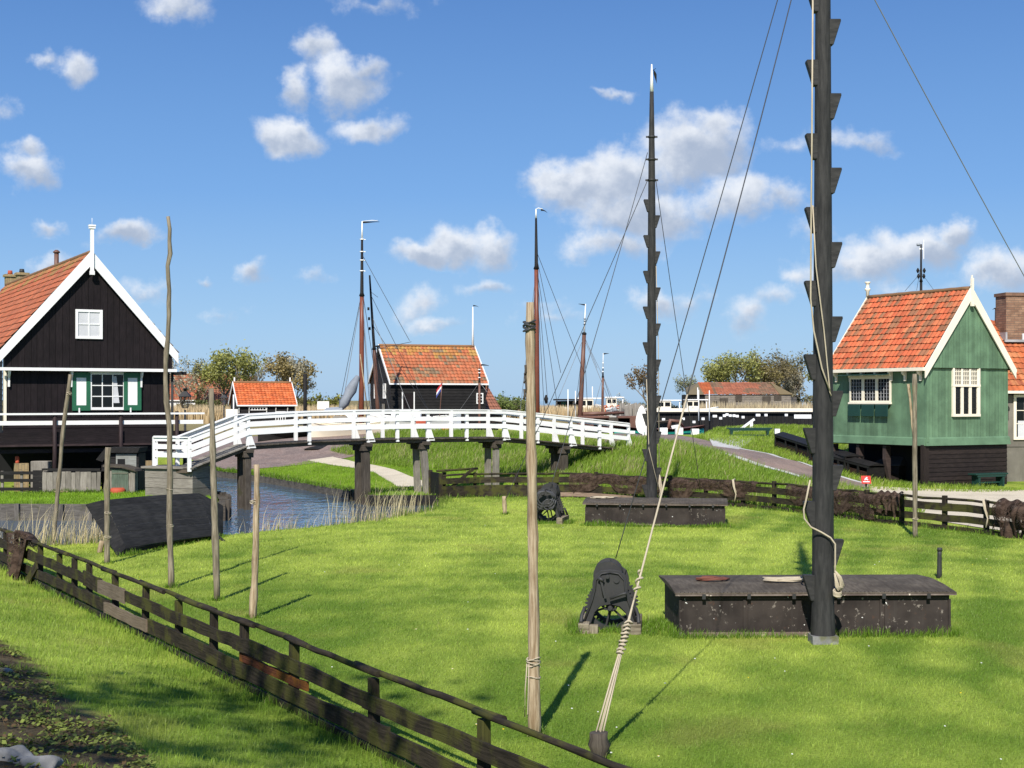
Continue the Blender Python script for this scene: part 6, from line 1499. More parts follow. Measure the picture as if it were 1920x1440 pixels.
# ---------------- boats
def hull(mb,c,L,B,z0,z1,ang,sheer=.35,bow=.6):
    ca,sa=math.cos(ang),math.sin(ang); nu=18
    def f(u,v):
        t=u*2-1; wd=B/2*(1-abs(t)**3)**.7 if abs(t)<1 else 0; vv=v*2-1
        prof=1-.35*(1-abs(vv)); z=z1+sheer*t*t-(z1-z0)*(1-abs(vv))
        y=wd*vv*(.55+.45*abs(vv)); x=t*L/2
        return V((c[0]+x*ca-y*sa,c[1]+x*sa+y*ca,z))
    mb.grid(f,nu,10)
    i=len(mb.v)
    for k in range(nu): # deck
        a0,a1=f(k/nu,0),f((k+1)/nu,0); b0,b1=f(k/nu,1),f((k+1)/nu,1); mb.poly([a0-Z*.12,a1-Z*.12,b1-Z*.12,b0-Z*.12])
def stay(o,a,b,r=.016,mat='wire'):
    m=MB(); m.tube([a,b],r,4,sm=False); m.build('stay',M[mat],o)
def vane(o,c,L,dz,mat='dark',s=1):
    m=MB(); m.grid(lambda u,v:c+V((L*u,.05*math.sin(6*u),dz*u*u-.12*v*(1-.8*u))),7,2); m.build('mast_vane',M[mat],o)
def ship(label,px,d,ytop,yb,r0,r1,mat,tip,px0=None,hullmat='boat_tar',L=13,ang=.5,white=.0,z1=1.3,stays=(),collar=None):
    x0=PX(px0 or px,d); xt=PX(px,d); zt=PZ(ytop,d); o=thing('sailing_boat',label,'boat',(x0,d,-.3))
    m=MB(); hull(m,(x0,d),L,3.4,-.35,z1,ang); m.build('hull',M[hullmat],o)
    b=V((x0,d,.9)); t=V((xt,d,zt)); zz=[0,.25,.5,tip,1]
    m=MB(); m.tube([b.lerp(t,q) for q in (0,.25,.5,tip)],[r0,r0*.98,r0*.92,r0*.8],10); m.build('mast',M[mat],o)
    wt_=white; q1=1-wt_
    m=MB(); m.tube([b.lerp(t,tip),b.lerp(t,tip+.015),b.lerp(t,q1)],[r0*1.15,r0*.7,r1*1.3],8); m.build('topmast',M['tar_wood'],o)
    if wt_:
        m=MB(); m.tube([b.lerp(t,q1),b.lerp(t,1)],[r1*1.2,r1*.7],8); m.build('mast_tip',M['white'],o)
    for (fr_,ex,ey_,mt) in stays:
        stay(o,b.lerp(t,fr_),V((PX(ex,d),d+random.uniform(-2,2),PZ(ey_,d))),mat=mt)
    return o,b,t
oA,b,t=ship('brown-masted boat with blue and white banded masthead, moored left of the boathouse',679,87,415,780,.155,.05,'rust_mast',.66,px0=677.5,white=.08,
   stays=((.68,634,768,'wire'),(.67,640,770,'pale_wire'),(.66,668,770,'pale_wire'),(.68,700,770,'pale_wire'),(.70,712,770,'wire'),(.85,770,640,'wire'),(.64,690,770,'pale_wire')))
vane(oA,t,1.05,-.02,'dark'); m=MB(); m.tube([t,t+V((.6,0,.06)),t+V((.95,0,.04))],.02,5); m.build('vane_arm',M['white'],oA)
for k,y in enumerate((449,472,488,508)):
    m=MB(); q=(PZ(y,87)-b.z)/(t.z-b.z); c=b.lerp(t,q); m.tube([c-Z*.03,c+Z*.03],.14,8); m.box(c+V((.12,0,0)),(.18,.04,.05)); m.build('masthead_band',M['white'],oA)
m=MB(); a_=V((PX(640,87),86.5,PZ(768,87))); e=V((PX(672,87),86.8,PZ(705,87)))
m.tube([a_,a_.lerp(e,.2),a_.lerp(e,.4),a_.lerp(e,.6),a_.lerp(e,.8),e],[.14,.30,.26,.32,.27,.12],10,jit=.3); m.build('furled_sail',M['sail'],oA)
m=MB(); m.tube([V((PX(690,87),86.8,PZ(772,87))),V((PX(676,87),86.8,PZ(664,87)))],.035,6); m.build('sprit_pole',M['pale_wood'],oA)
oB,b,t=ship('boat with a dark raked mast leaning before the boathouse gable',693,89,516,775,.135,.04,'brown_mast',.55,px0=712,stays=((.55,770,640,'wire'),(.9,712,560,'wire'),(.75,772,770,'pale_wire'),(.7,800,770,'wire'),(.6,726,770,'pale_wire'),(.88,800,768,'wire')))
for q in (.68,.74,.80):
    m=MB(); c=b.lerp(t,q); m.tube([c+V((-.2,0,.06)),c+V((-.2,0,-.12))],.07,7); m.build('pulley_block',M['tar_wood'],oB)
oC,b,t=ship('boat with the tallest red-brown mast, seen just beyond the tall pale pole',1005,90,392,780,.165,.05,'rust_mast',.74,px0=1007.5,white=.04,
   stays=((.74,975,775,'pale_wire'),(.74,985,775,'pale_wire'),(.75,990,775,'wire'),(.76,1045,760,'wire'),(.77,1026,760,'wire'),(.80,1050,700,'wire'),(.82,1098,700,'wire'),(.74,1020,770,'wire')))
vane(oC,t+V((.3,0,.0)),.40,-.22); m=MB(); m.tube([t,t+V((.15,0,.06)),t+V((.42,0,0))],.03,5); m.build('vane_arm',M['white'],oC)
m=MB(); c=V((PX(1024,90),90,PZ(748,90))); m.tube([c+Z*.25,c,c-Z*.3],[.05,.14,.05],8); m.build('pulley_block',M['tar_wood'],oC)
oD,b,t=ship('brown wooden workboat with a raked mast and white masthead, by the dark quay hut',1098,101,570,778,.17,.05,'brown_mast',.77,px0=1086,hullmat='pile_wood',L=15,ang=.15,white=.22,z1=1.7,
   stays=((.75,1040,760,'wire'),(.75,1130,700,'pale_wire'),(.75,1104,770,'wire'),(.76,1120,690,'pale_wire'),(.74,1080,770,'wire'),(.74,1150,772,'pale_wire')))
vane(oD,t,-.5,.02)
for k,y in enumerate((602,598,608)):
    m=MB(); q=(PZ(y,101)-b.z)/(t.z-b.z); c=b.lerp(t,q); m.tube([c-Z*.02,c+Z*.02],.10,7); m.build('masthead_band',M['tar_wood'],oD)
m=MB(); m.tube([V((PX(1092,101),101,2.4)),V((PX(1172,101),102,2.5))],[.16,.10],8); m.build('boom',M['brown_mast'],oD)
for k,(px,w_,h_,mt) in enumerate(((1112,2.2,.9,'brown_mast'),(1146,2.6,.7,'pile_wood'),(1178,1.6,.9,'brown_mast'))):
    m=MB(); m.box((PX(px,100),100,1.85),(w_,1.2,h_)); m.build('deck_house' if k!=1 else 'hatch_cover',M[mt],oD,.05)
oE,b,t=ship('small boat with a thin brown mast and striped masthead near the farther mast',1131,107,662,778,.10,.03,'brown_mast',.70,px0=1129,hullmat='boat_tar',L=11,ang=.2,white=.2,stays=((.72,1156,770,'pale_wire'),(.72,1150,765,'wire'),(.72,1112,770,'pale_wire')))
vane(oE,t,.42,-.02)
for y in (681,690,697):
    m=MB(); q=(PZ(y,107)-b.z)/(t.z-b.z); c=b.lerp(t,q); m.tube([c-Z*.06,c+Z*.06],.055,7); m.build('masthead_band',M['white'],oE)
oF,b,t=ship('boat with a short brown mast standing at the boathouse corner window',899,91,690,790,.09,.03,'brown_mast',.8,px0=899,L=10,stays=((.8,860,770,'pale_wire'),(.8,914,735,'pale_wire')))
vane(oF,t+V((.1,0,.25)),.5,-.1); m=MB(); m.tube([t,t+Z*.3],.015,5); m.build('vane_rod',M['wire'],oF)
for y in (693,699,708):
    m=MB(); q=(PZ(y,91)-b.z)/(t.z-b.z); c=b.lerp(t,q); m.tube([c-Z*.03,c+Z*.03],.10,7); m.build('masthead_band',M['white'],oF)
# boats behind the green house: only their masts rise over the roof
oG,b,t=ship('boat whose dark mast with radar rises over the green house roof',1727,112,458,780,.13,.05,'tar_wood',.8,L=16,z1=1.6,stays=((.85,1765,545,'wire'),(.85,1700,545,'wire'),(.9,1718,545,'wire')))
m=MB(); m.tube([t+V((-.22,0,-.10)),t+V((-.22,0,.06))],[.14,.13],10); m.box(t+V((-.1,0,-.12)),(.4,.06,.05)); m.build('radar_dome',M['grey_plastic'],oG)
m=MB(); m.box(t+V((.2,0,-.4)),(.05,.05,1.5)); m.box(t+V((.0,0,-.35)),(.3,.1,.12)); m.build('antenna',M['white'],oG)
for q,s in ((.86,-.25),(.86,.25),(.83,-.2),(.83,.22)):
    m=MB(); c=b.lerp(t,q)+V((s,0,0)); m.tube([c+Z*.2,c,c-Z*.2],[.04,.13,.04],7); m.build('pulley_block',M['tar_wood'],oG)
oH,b,t=ship('boat whose slim dark mast shows between the green house and brick chimney',1867,115,577,780,.14,.05,'tar_wood',.8,L=12,stays=())
vane(oH,t,-.28,-.15)
# teal boat at the quay
d=86; o=thing('teal_boat','teal green sided boat with brown deck moored at the top of the path','boat',(PX(1240,d),d,-.3))
m=MB(); hull(m,(PX(1236,d),d),5.4,2.2,-.3,PZ(809,d),.06,.20); m.build('hull',M['teal'],o)
m=MB(); hull(m,(PX(1236,d),d),5.55,2.3,PZ(811,d),PZ(804,d),.06,.24); m.build('brown_strake',M['brown_mast'],o)
m=MB(); m.tube([V((PX(1250,d),d-.3,PZ(812,d))),V((PX(1256,d),d-.3,PZ(788,d))),V((PX(1272,d),d-.2,PZ(790,d))),V((PX(1282,d),d,PZ(800,d)))],[.10,.13,.10,.06],8); m.build('rudder_post',M['brown_mast'],o)
m=MB(); m.tube([V((PX(1258,d),d-.4,PZ(803,d))),V((PX(1274,d),d-.4,PZ(799,d)))],[.16,.12],8); m.build('folded_sheet',M['white'],o)
# white motor boat behind the bridge rails
d=84.5; o=thing('white_motorboat','white motorboat with an orange patch on its side, seen through the bridge rails','boat',(PX(785,d),d,-.3))
m=MB(); hull(m,(PX(778,d),d),5.4,2.2,.0,PZ(782,d),.04,.25); m.build('hull',M['white'],o)
m=MB(); m.box((PX(762,d),d,PZ(777,d)),(1.7,1.2,.5)); m.build('cabin',M['white'],o,.08)
m=MB(); m.box((PX(792,d),d-1.12,PZ(793,d)),(.62,.05,.28)); m.build('orange_patch',M['terracotta'],o)
m=MB(); c=V((PX(826,d),d,PZ(786,d))); m.tube([c+V((math.cos(k*.4)*.55,0,math.sin(k*.4)*.42)) for k in range(16)],.05,6); m.build('fender_hoop',M['dark'],o)
m=MB(); m.tube([(PX(824,d),d,PZ(785,d)),(PX(829,d),d,PZ(716,d))],.025,6); m.build('flag_staff',M['brown_mast'],o)
fl=lambda u,v: V((PX(829-.05*68*(v*.4)-10*u,d),d+.10*math.sin(u*5+v*2),PZ(717+10*u+16*v+4*u*u,d)))
fo=MB(); fo.grid(lambda u,v: fl(u,v*.36),6,3); fg=fo.build('flag_stripe',M['flag_red'],o)
fo=MB(); fo.grid(lambda u,v: fl(u,.36+v*.3),6,3); fo.build('flag_stripe',M['white'],o)
fo=MB(); fo.grid(lambda u,v: fl(u,.66+v*.34),6,3); fo.build('flag_stripe',M['flag_blue'],o)
m=MB(); hull(m,(PX(870,d+3),d+3),4.2,1.8,-.2,PZ(797,d+3),-.1,.2); single(m,'dark_dinghy',M['boat_tar'],'dark dinghy lying behind the bridge rails beside the white motorboat','boat')
m=MB(); m.tube([(PX(838,82),82,PZ(812,82)),(PX(838,82),82,PZ(803,82))],[.28,.34],12); single(m,'rusty_tub',M['orange'],'rusty orange tub on the dike behind the bridge','tub')
d=83; o=thing('white_workboat','pale workboat with clutter on deck, seen through the bridge rails left of the boathouse','boat',(PX(660,d),d,-.3))
m=MB(); hull(m,(PX(655,d),d),4.6,2.0,.1,PZ(795,d),.1,.25); m.build('hull',M['cream'],o)
for k,(px,y,w_,h_,mt) in enumerate(((640,786,.9,.35,'silver_wood'),(662,782,.5,.45,'white'),(684,786,.6,.30,'pale_wood'))):
    m=MB(); m.box((PX(px,d),d,PZ(y,d)),(w_,.5,h_)); m.build('deck_box',M[mt],o,.03)
m=MB(); m.beam((PX(650,d),d-.3,PZ(776,d)),(PX(662,d),d-.3,PZ(788,d)),.06,.14); m.build('sloping_board',M['white'],o)
# cabin cruisers beyond
def cruiser(label,px,y,d,wd,h,mast):
    x=PX(px,d); z=PZ(y,d); zb=-.3; o=thing('cabin_cruiser',label,'boat',(x,d,zb))
    m=MB(); hull(m,(x,d),wd*2.1,2.6,zb,max(1.2,z-h*.5),.05,.3); m.build('hull',M['white'],o)
    m=MB(); m.box((x-wd*.15,d,z),(wd*.55,1.6,h)); m.build('wheelhouse',M['cream'],o,.05)
    for k in range(2):
        q=MB(); q.box((x-wd*.15-wd*.13+wd*.26*k,d-.83,z+h*.12),(wd*.2,.03,h*.42)); q.build('window_pane',M['glass'],o)
    m=MB(); m.box((x,d,z+h*.56),(wd*1.05,1.8,.10)); m.build('roof',M['white'],o)
    m=MB(); m.box((x+wd*.46,d-.7,z),(.09,.09,h)); m.build('roof_post',M['white'],o)
    for k in range(4):
        m=MB(); c=V((x-wd*.5+wd*.34*k,d-1.35,z-h*.55)); m.tube([c+V((math.cos(a_*.7)*.16,0,math.sin(a_*.7)*.16)) for a_ in range(10)],.05,6); m.build('lifebuoy',M['orange'],o)
    if mast:
        m=MB(); m.tube([(x+wd*.1,d,z+h*.5),(x+wd*.1,d,z+mast)],.05,6); m.build('mast',M['white'],o)
cruiser('cream cabin cruiser beyond the dark quay hut',1106,758,146,2.6,1.1,1.8); cruiser('small cream wheelhouse boat by the timber piles',1151,754,150,1.9,.9,.6)
cruiser('cream wheelhouse boat above the lock wall beside the far mast',1251,760,148,2.6,.95,0); cruiser('cream wheelhouse boat above the lock wall before the barn',1304,759,150,2.3,.95,1.8)
for px,y,lb in ((1065,730,'white flagpole left of the raked mast'),(1079,733,'white flagpole just beside the raked mast'),(1330,732,'white pole in front of the old barn'),(1310,731,'white pole at the dark end of the barn')):
    d=139; m=MB(); m.tube([(PX(px,d),d,1.4),(PX(px,d),d,PZ(y,d))],[.06,.045],7); single(m,'white_pole',M['white'],lb,'pole')
# dark quay hut
d=150; o=thing('quay_hut','flat dark hut with green door on the far quay','hut',(PX(1075,d),d,1.4))
m=MB(); m.prism([(PX(1044,d),d,1.4),(PX(1092,d),d,1.4),(PX(1092,d),d,PZ(751,d)),(PX(1044,d),d,PZ(752,d))],(0,4,0)); m.build('wall',M['tar_wood'],o)
m=MB(); m.box((PX(1070,d),d+1.8,PZ(749.5,d)),(3.4,5,.16)); m.build('roof',M['house_dark'],o)
m=MB(); m.box((PX(1057,d),d-.03,PZ(760,d)),(.5,.05,.8)); m.build('door',M['shutter_green'],o)
for px in (1044,1075):
    m=MB(); m.box((PX(px,d),d-.05,PZ(760,d)),(.1,.08,.9)); m.build('pale_post',M['cream'],o)
# timber piles of the harbour dam
random.seed(77)
for k in range(14):
    px=1163+k*3.3+random.uniform(-.6,.6); d=126+random.uniform(-1.5,1.5); m=MB(); yt=757+random.uniform(-2,3)
    m.tube([(PX(px,d),d,-.8),(PX(px,d),d,PZ(yt,d))],[.14,.12],8); single(m,'harbour_pile',M['silver_wood'],'grey timber pile in the row left of the white leaf board','pile','harbour dam piles')
# crate-like fish box on the brick slope
a=P(566,848,78.5); o=thing('slatted_fish_box','long black slatted fish box lying on the brick slope seen under the bridge','fish box',V((-10,78,.6)))
p0=P(583,851,77.5); p1=P(645,838,80.5); u=(p1-p0).normalized(); n=V((-u.y,u.x,0)).normalized(); up=u.cross(n); up=up if up.z>0 else -up; L=(p1-p0).length
m=MB(); m.obox((p0+p1)/2+n*.0,u*L/2,n*.42,up*.24); m.build('box',M['boat_tar'],o,.02)
m=MB(); m.prism([p0-u*.06-n*.47+up*.25,p0-u*.06+up*.38,p0-u*.06+n*.47+up*.25],u*(L+.12)); m.build('lid',M['boat_tar'],o)
for k in range(4):
    m=MB(); m.obox(p0.lerp(p1,k/3)-n*.43,u*.03,n*.015,up*.24); m.build('batten',M['tar_wood'],o)
for k in range(3):
    m=MB(); m.obox(p0-u*.01+n*(-.2+.2*k),u*.012,n*.04,up*.16,(.3,.3,.3)); m.build('slot',M['dark'],o)
m=MB(); c=P(610,832,84); m.grid(lambda s,t:c+V((s*2.0-.6,t*1.4-.7,.35*math.sin(math.pi*s)*math.sin(math.pi*t)+.05*math.sin(s*11+t*5)-.1)),14,8); single(m,'dark_tarpaulin',M['felt'],'dark tarpaulin heap behind the slatted fish box on the brick slope','tarpaulin')
m=MB(); m.prism([P(607,771,86),P(642,768,86),P(640,764,86.6),P(612,766,86.6)],(0,.05,.05)); single(m,'grey_cover',M['grey_plastic'],'pale blue-grey boat cover left of the brown mast','cover')

# ---------------- trees
def tree(name,label,x,y,zb,h,spread,seed,leafcol,nleaf,leaf=.28,trunks=1,bare=.5,group='trees on the far shore',lobes=9,barkcol=(1,1,1),low=.25):
    random.seed(seed); r_=np.random.default_rng(seed); o=thing(name,label,'tree',(x,y,zb),group)
    m=MB(); tips=[]
    def grow(p,d,L,r,lev):
        n=4; pts=[p]; q=p; dd=d.copy()
        for k in range(n):
            dd=(dd+V((random.uniform(-.22,.22),random.uniform(-.22,.22),random.uniform(-.05,.16)))).normalized(); q=q+dd*L/n; pts.append(q)
        m.tube(pts,[r*(1-.5*k/n) for k in range(n+1)],5 if lev else 7,cap=False)
        if lev>=3: tips.append(q); tips.append(pts[2]); return
        nb=random.choice((3,4)) if lev else random.choice((4,5,6))
        for k in range(nb):
            a_=random.uniform(0,6.283); tl=random.uniform(.35,.95); s=pts[random.choice((2,3,4,4))]
            nd=(dd*math.cos(tl)+V((math.cos(a_),math.sin(a_),.15))*math.sin(tl)*1.0).normalized(); grow(s,nd,L*random.uniform(.55,.75),r*.5,lev+1)
    for k in range(trunks):
        a_=random.uniform(0,6.283); q=V((x,y,zb-.2)) + (V((math.cos(a_)*spread*.25,math.sin(a_)*spread*.2,0)) if trunks>1 else V((0,0,0)))
        grow(q,V((random.uniform(-.15,.15),random.uniform(-.1,.1),1)),h*.42,h*.022,0)
    # fit the branch cloud to the wanted size
    P_=np.array([tuple(t) for t in tips]); base=np.array([x,y,zb]); ext=np.percentile(np.abs(P_[:,:2]-P_[:,:2].mean(0)),92); sz=h*.94/max(1,(P_[:,2].max()-zb)); sx=spread/max(.5,ext)
    sc=np.array([sx,sx,sz]); 
    cxy=np.array([P_[:,0].mean()*.0+x,y,zb])
    m.v=[tuple((np.array(v)-cxy)*sc+cxy) for v in m.v]; P_=(P_-cxy)*sc+cxy
    m.build('trunk',M['bark'],o)
    k=r_.integers(0,len(P_),nleaf); ctr=P_[k]+r_.normal(0,1,(nleaf,3))*np.array([spread*.11,spread*.11,h*.05])
    ctr=ctr[ctr[:,2]>zb+h*low*.6]; nl=len(ctr); u1=r_.normal(0,1,(nl,3)); u1/=np.linalg.norm(u1,axis=1)[:,None]; u2=np.cross(u1,r_.normal(0,1,(nl,3))); u2/=np.linalg.norm(u2,axis=1)[:,None]
    s=leaf*(.5+.9*r_.random(nl))[:,None]; v=np.stack([ctr-u1*s,ctr+u2*s*.55,ctr+u1*s,ctr-u2*s*.55],1)-base
    c=np.array(leafcol)*(.6+.8*r_.random(nl))[:,None]*1.0; 
    c=c*(.8+.5*fbm(ctr[:,0]*.8+ctr[:,2],ctr[:,2]*.8,seed,2))[:,None]
    cr=mesh_np('crown',v.reshape(-1,3),np.arange(nl*4).reshape(nl,4),np.repeat(c,4,0),M['leaf'],False); cr.parent=o
    return o
M['bark']=wood('tree_bark',(.12,.10,.075),(.27,.235,.185),.9,8,bump=.5)
def T(label,px,d,ytop,half,seed,col,n,leaf=.22,trunks=1,name='bare_tree',zb=1.4,low=.25,**k): return tree(name,label,PX(px,d),d,zb,PZ(ytop,d)-zb,half/F*d,seed,col,int(n*1.3),leaf*.80,trunks,low=low,**k)
OL=(.275,.280,.082); GB=(.36,.33,.24); BR=(.29,.23,.10); YG=(.28,.32,.06)
T('bare grey tree just behind the black house wall',338,150,652,40,1,GB,900,.14)
T('pale thin tree between the black house and the olive tree',382,158,672,34,2,(.19,.18,.075),1300,.15)
T('rounded olive-green tree, fullest of those behind the bright orange shed',424,142,654,50,3,OL,3600,.17,name='leafy_tree')
T('thin bare tree leaning between two fuller trees',486,160,664,28,4,GB,700,.14)
T('brownish tree behind the ridge of the bright orange shed',523,150,664,36,5,BR,2600,.17,name='leafy_tree')
T('grey bare tree at the end of the row behind the shed',556,152,668,34,6,GB,1700,.15)
T('slender brown tree rising beside the farther notched mast',1226,165,684,24,7,(.19,.13,.06),1300,.16,zb=1.5)
T('pale feathery tree between the mast wires and the barn',1291,235,700,20,8,(.21,.22,.12),900,.18)
for k,(px,yt,hf,c,lb) in enumerate(((1340,668,26,OL,'olive tree at the dark end of the barn roof'),(1375,655,36,OL,'broad olive tree behind the barn, largest of its row'),(1415,658,32,(.18,.15,.055),'tawny tree behind the middle of the barn roof'),(1452,664,30,(.19,.155,.075),'sparse brown tree behind the mossy barn hip'),(1482,690,26,GB,'lower bare tree beyond the barn end'),(1513,646,40,(.185,.165,.07),'tallest tree of the shore, half behind the near mast'))):
    T(lb,px,205+k*4,yt,hf,20+k,c,2200,.21,2,'leafy_tree')
T('tree showing just past the near mast above the lock',1556,212,690,26,29,OL,1500,.2,1,'leafy_tree')
def shrub(label,px,d,ytop,half,seed,col,n,leaf=.16,zb=1.35): return tree('shrub',label,PX(px,d),d,zb,PZ(ytop,d)-zb,half/F*d,seed,col,n,leaf,4,low=.0,group='shrubs on the far shore')
shrub('green willow shrub beyond the boathouse corner',938,112,737,30,41,(.15,.19,.05),2600,.10); shrub('smaller green shrub left of the tall red-brown mast',978,118,742,24,42,(.16,.18,.06),1700,.10)
shrub('yellow-green shrub behind the white board',612,135,738,26,43,(.18,.18,.03),1500,.13); shrub('low olive shrub between shed and white board',575,138,742,24,44,(.14,.13,.05),1400,.13)
shrub('small dark shrub below the rounded olive tree',400,130,748,22,45,(.10,.11,.035),900,.13); shrub('brownish shrub beside the distant farm shed',360,135,750,22,46,(.15,.12,.05),900,.13)
shrub('twiggy shrub by the timber harbour piles',1168,155,738,12,47,GB,500,.10); shrub('low shrub under the slender brown tree',1228,150,752,26,48,(.10,.11,.04),900,.12)
for k in range(7):
    shrub('olive undergrowth bush below the barn-side trees',1320+k*34,225,738,22,60+k,(.13,.12,.045),700,.18)
for o in list(bpy.data.objects):
    if o.name.startswith('shrub') and o.get('label','').startswith('olive undergrowth'): o['group']='undergrowth bushes behind the barn'
# a tree behind the viewer whose branches dapple the near bank
tree('bare_tree','tall half-leaved tree on the bank behind the viewer',-6.0,-2.6,1.6,15.5,3.2,91,(.26,.28,.08),1300,.17,1,group=None,lobes=5,low=.3)
# ================================================================== camera, light, sky
cam=bpy.data.cameras.new('camera'); co=bpy.data.objects.new('camera',cam); COL.objects.link(co)
co.location=(0,0,H); co.rotation_euler=(math.radians(90),0,0)
cam.sensor_fit='HORIZONTAL'; cam.sensor_width=36; cam.lens=36*F/1920; cam.shift_y=30/1920; cam.clip_start=.1; cam.clip_end=9000
SC.camera=co
AZ,EL=math.radians(10),math.radians(42)
ld=V((math.sin(AZ)*math.cos(EL),math.cos(AZ)*math.cos(EL),-math.sin(EL)))
sl=bpy.data.lights.new('sun','SUN'); sl.energy=4.6; sl.angle=math.radians(.53); sl.color=(1,.955,.88)
so=bpy.data.objects.new('sun',sl); COL.objects.link(so); so.rotation_euler=ld.to_track_quat('-Z','Y').to_euler(); so.location=(0,-20,60)
W=bpy.data.worlds.new('World'); SC.world=W; W.use_nodes=True; wt=W.node_tree; wt.nodes.clear()
def wn(typ,ins=None,**kw):
    nd=wt.nodes.new(typ)
    for k,v in kw.items(): setattr(nd,k,v)
    for k,v in (ins or {}).items():
        if isinstance(v,bpy.types.NodeSocket): wt.links.new(v,nd.inputs[k])
        else: nd.inputs[k].default_value=v
    return nd
def wm(op,a,b=0.0,c=None,clamp=False):
    d={0:a,1:b}
    if c is not None: d[2]=c
    return wn('ShaderNodeMath',d,operation=op,use_clamp=clamp).outputs[0]
sky=wn('ShaderNodeTexSky',sky_type='NISHITA'); sky.sun_disc=False; sky.sun_elevation=EL; sky.sun_rotation=math.radians(190); sky.air_density=1.0; sky.dust_density=.55; sky.ozone_density=2.2; sky.altitude=0
tc=wn('ShaderNodeTexCoord').outputs['Generated']
sep=wn('ShaderNodeSeparateXYZ',{0:tc})
yy=wm('MAXIMUM',sep.outputs[1],.02)
cu=wm('DIVIDE',sep.outputs[0],yy); cv=wm('DIVIDE',sep.outputs[2],yy)
uv0=wn('ShaderNodeCombineXYZ',{0:cu,1:cv,2:0.0}).outputs[0]
nz=wn('ShaderNodeTexNoise',{'Vector':uv0,'Scale':16.0,'Detail':5.0,'Roughness':.6})
dis=wn('ShaderNodeVectorMath',{0:nz.outputs['Color'],1:(.5,.5,.5)},operation='SUBTRACT').outputs[0]
dis=wn('ShaderNodeVectorMath',{0:dis,'Scale':.050},operation='SCALE').outputs[0]
uvd=wn('ShaderNodeVectorMath',{0:uv0,1:dis},operation='ADD').outputs[0]
# cumulus: direction of each puff from the viewer, its half extents and density
CL=[(1100,345,120,62,1),(1180,315,110,64,1),(1300,280,115,80,1),(1330,230,60,42,.8),(1200,395,150,60,.9),(1370,375,120,50,.8),(1460,385,80,34,.55),(1150,455,110,36,.8),(1050,340,80,44,1),
(1235,570,80,30,.6),(1290,558,50,24,.5),(790,480,75,34,1),(850,465,70,46,1),(918,468,58,50,1),(545,250,66,40,1),(690,232,78,32,.75),(655,145,80,56,1),(590,85,48,42,.75),(552,160,34,42,.75),(700,125,50,36,.8),
(142,112,44,42,.85),(92,98,48,18,.5),(50,308,62,42,.85),(48,265,42,26,.7),(235,440,58,32,.95),(95,415,40,20,.6),(330,5,75,38,.75),(700,5,100,22,.4),(482,512,30,28,.65),(390,511,22,13,.5),(265,540,70,22,.4),(90,490,60,26,.55),
(790,578,50,40,.6),(920,545,55,20,.5),(825,618,55,14,.45),(1600,505,140,46,.62),(1730,455,105,50,.85),(1650,480,120,44,.7),(1560,520,90,34,.6),(1790,428,42,36,.95),(1490,520,50,24,.5),(1880,515,90,60,.8),(1620,262,65,30,.5),(1400,590,45,32,.5),(1450,560,45,22,.4),(1560,255,50,20,.4),(1140,173,66,11,.4),(1520,440,60,26,.35),(1700,545,120,24,.4),(420,580,40,14,.3),(590,530,40,16,.3),(1010,585,60,18,.3),(-60,200,80,40,.8),(-180,420,90,50,.8),(2080,300,120,50,.8),(2150,520,140,40,.8),(1480,270,60,26,.4),(1040,600,70,14,.35)]
best=None; sw=None; sy=None
for (a,b,rx,ry,k) in CL:
    c=((a-960)/F,(750-b)/F,0)
    d=wn('ShaderNodeVectorMath',{0:uvd,1:c},operation='SUBTRACT').outputs[0]
    d=wn('ShaderNodeVectorMath',{0:d,1:(F/rx/1.12,F/ry/1.12,0)},operation='MULTIPLY').outputs[0]
    l=wn('ShaderNodeVectorMath',{0:d},operation='LENGTH').outputs['Value']
    v=wm('MULTIPLY',wm('SUBTRACT',1.0,l),k)
    wgt=wm('POWER',wm('MAXIMUM',v,0.0),2.0); dy=wn('ShaderNodeSeparateXYZ',{0:d}).outputs[1]
    dxy=wm('MULTIPLY_ADD',wn('ShaderNodeSeparateXYZ',{0:d}).outputs[0],-.45,dy)
    sw=wgt if sw is None else wm('ADD',sw,wgt); sy=wm('MULTIPLY',wgt,dxy) if sy is None else wm('MULTIPLY_ADD',wgt,dxy,sy)
    best=v if best is None else wm('SMOOTH_MAX',best,v,.12)
fn=wn('ShaderNodeTexNoise',{'Vector':uv0,'Scale':34.0,'Detail':7.0,'Roughness':.62}).outputs[0]
wide=wn('ShaderNodeTexNoise',{'Vector':uv0,'Scale':7.0,'Detail':3.0,'Roughness':.5}).outputs[0]
den=wm('ADD',best,wm('MULTIPLY',wm('SUBTRACT',fn,.5),1.15))
mask=wn('ShaderNodeMapRange',{'Value':den,'From Min':.0,'From Max':.62,'To Max':.93},interpolation_type='SMOOTHSTEP').outputs[0]
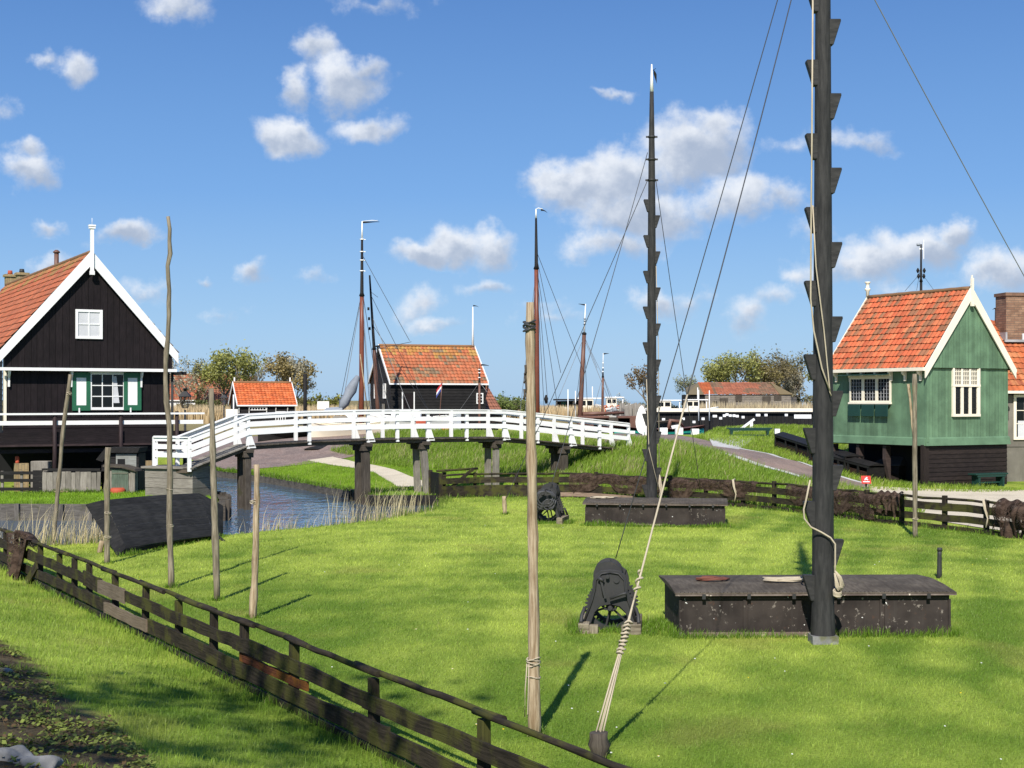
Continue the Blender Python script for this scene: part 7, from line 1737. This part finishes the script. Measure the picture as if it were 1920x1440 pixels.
# sunlit billows against grey hollows: difference of the same noise a little towards the sun
up=wn('ShaderNodeVectorMath',{0:uv0,1:(-.004,.010,0)},operation='ADD').outputs[0]
fn2=wn('ShaderNodeTexNoise',{'Vector':up,'Scale':15.0,'Detail':6.0,'Roughness':.6}).outputs[0]
fn1=wn('ShaderNodeTexNoise',{'Vector':uv0,'Scale':15.0,'Detail':6.0,'Roughness':.6}).outputs[0]
hy=wm('DIVIDE',sy,wm('ADD',sw,.004))
lit=wm('ADD',wm('MULTIPLY',wm('SUBTRACT',fn1,fn2),2.2),wm('MULTIPLY',hy,.75))
lit=wm('ADD',lit,wm('MULTIPLY',wm('SUBTRACT',.45,best),.55))
lit=wn('ShaderNodeMapRange',{'Value':lit,'From Min':-.55,'From Max':.50},interpolation_type='SMOOTHSTEP').outputs[0]
cc=wn('ShaderNodeMix',{0:lit,6:(3.15,3.7,4.7,1),7:(6.6,6.85,7.25,1)},data_type='RGBA').outputs[2]
rp=wn('ShaderNodeValToRGB',{0:sep.outputs[2]}); el=rp.color_ramp.elements
for k,(p,c) in enumerate(((0,(2.45,4.1,6.2)),(.05,(2.0,3.75,6.2)),(.14,(1.05,2.62,5.65)),(.27,(.56,1.66,4.35)),(.6,(.40,1.3,3.7)))):
    e=el[k] if k<2 else el.new(p)
    e.position=p; e.color=(*[q/10 for q in c],1)
rs=wn('ShaderNodeVectorMath',{0:rp.outputs[0],'Scale':10.0},operation='SCALE').outputs[0]
hs=wn('ShaderNodeMix',{0:.82,6:sky.outputs[0],7:rs},data_type='RGBA')
mx=wn('ShaderNodeMix',{0:mask,6:hs.outputs[2],7:cc},data_type='RGBA').outputs[2]
bg=wn('ShaderNodeBackground',{'Color':mx,'Strength':.10}); ow=wn('ShaderNodeOutputWorld'); wt.links.new(bg.outputs[0],ow.inputs[0])
W.cycles.sampling_method='MANUAL'; W.cycles.sample_map_resolution=512
vs=SC.view_settings; vs.view_transform='Standard'; vs.look='None'; vs.exposure=.45; vs.gamma=1; vs.use_curve_mapping=False
SC.cycles.max_bounces=8; SC.cycles.transparent_max_bounces=12; SC.cycles.use_denoising=True
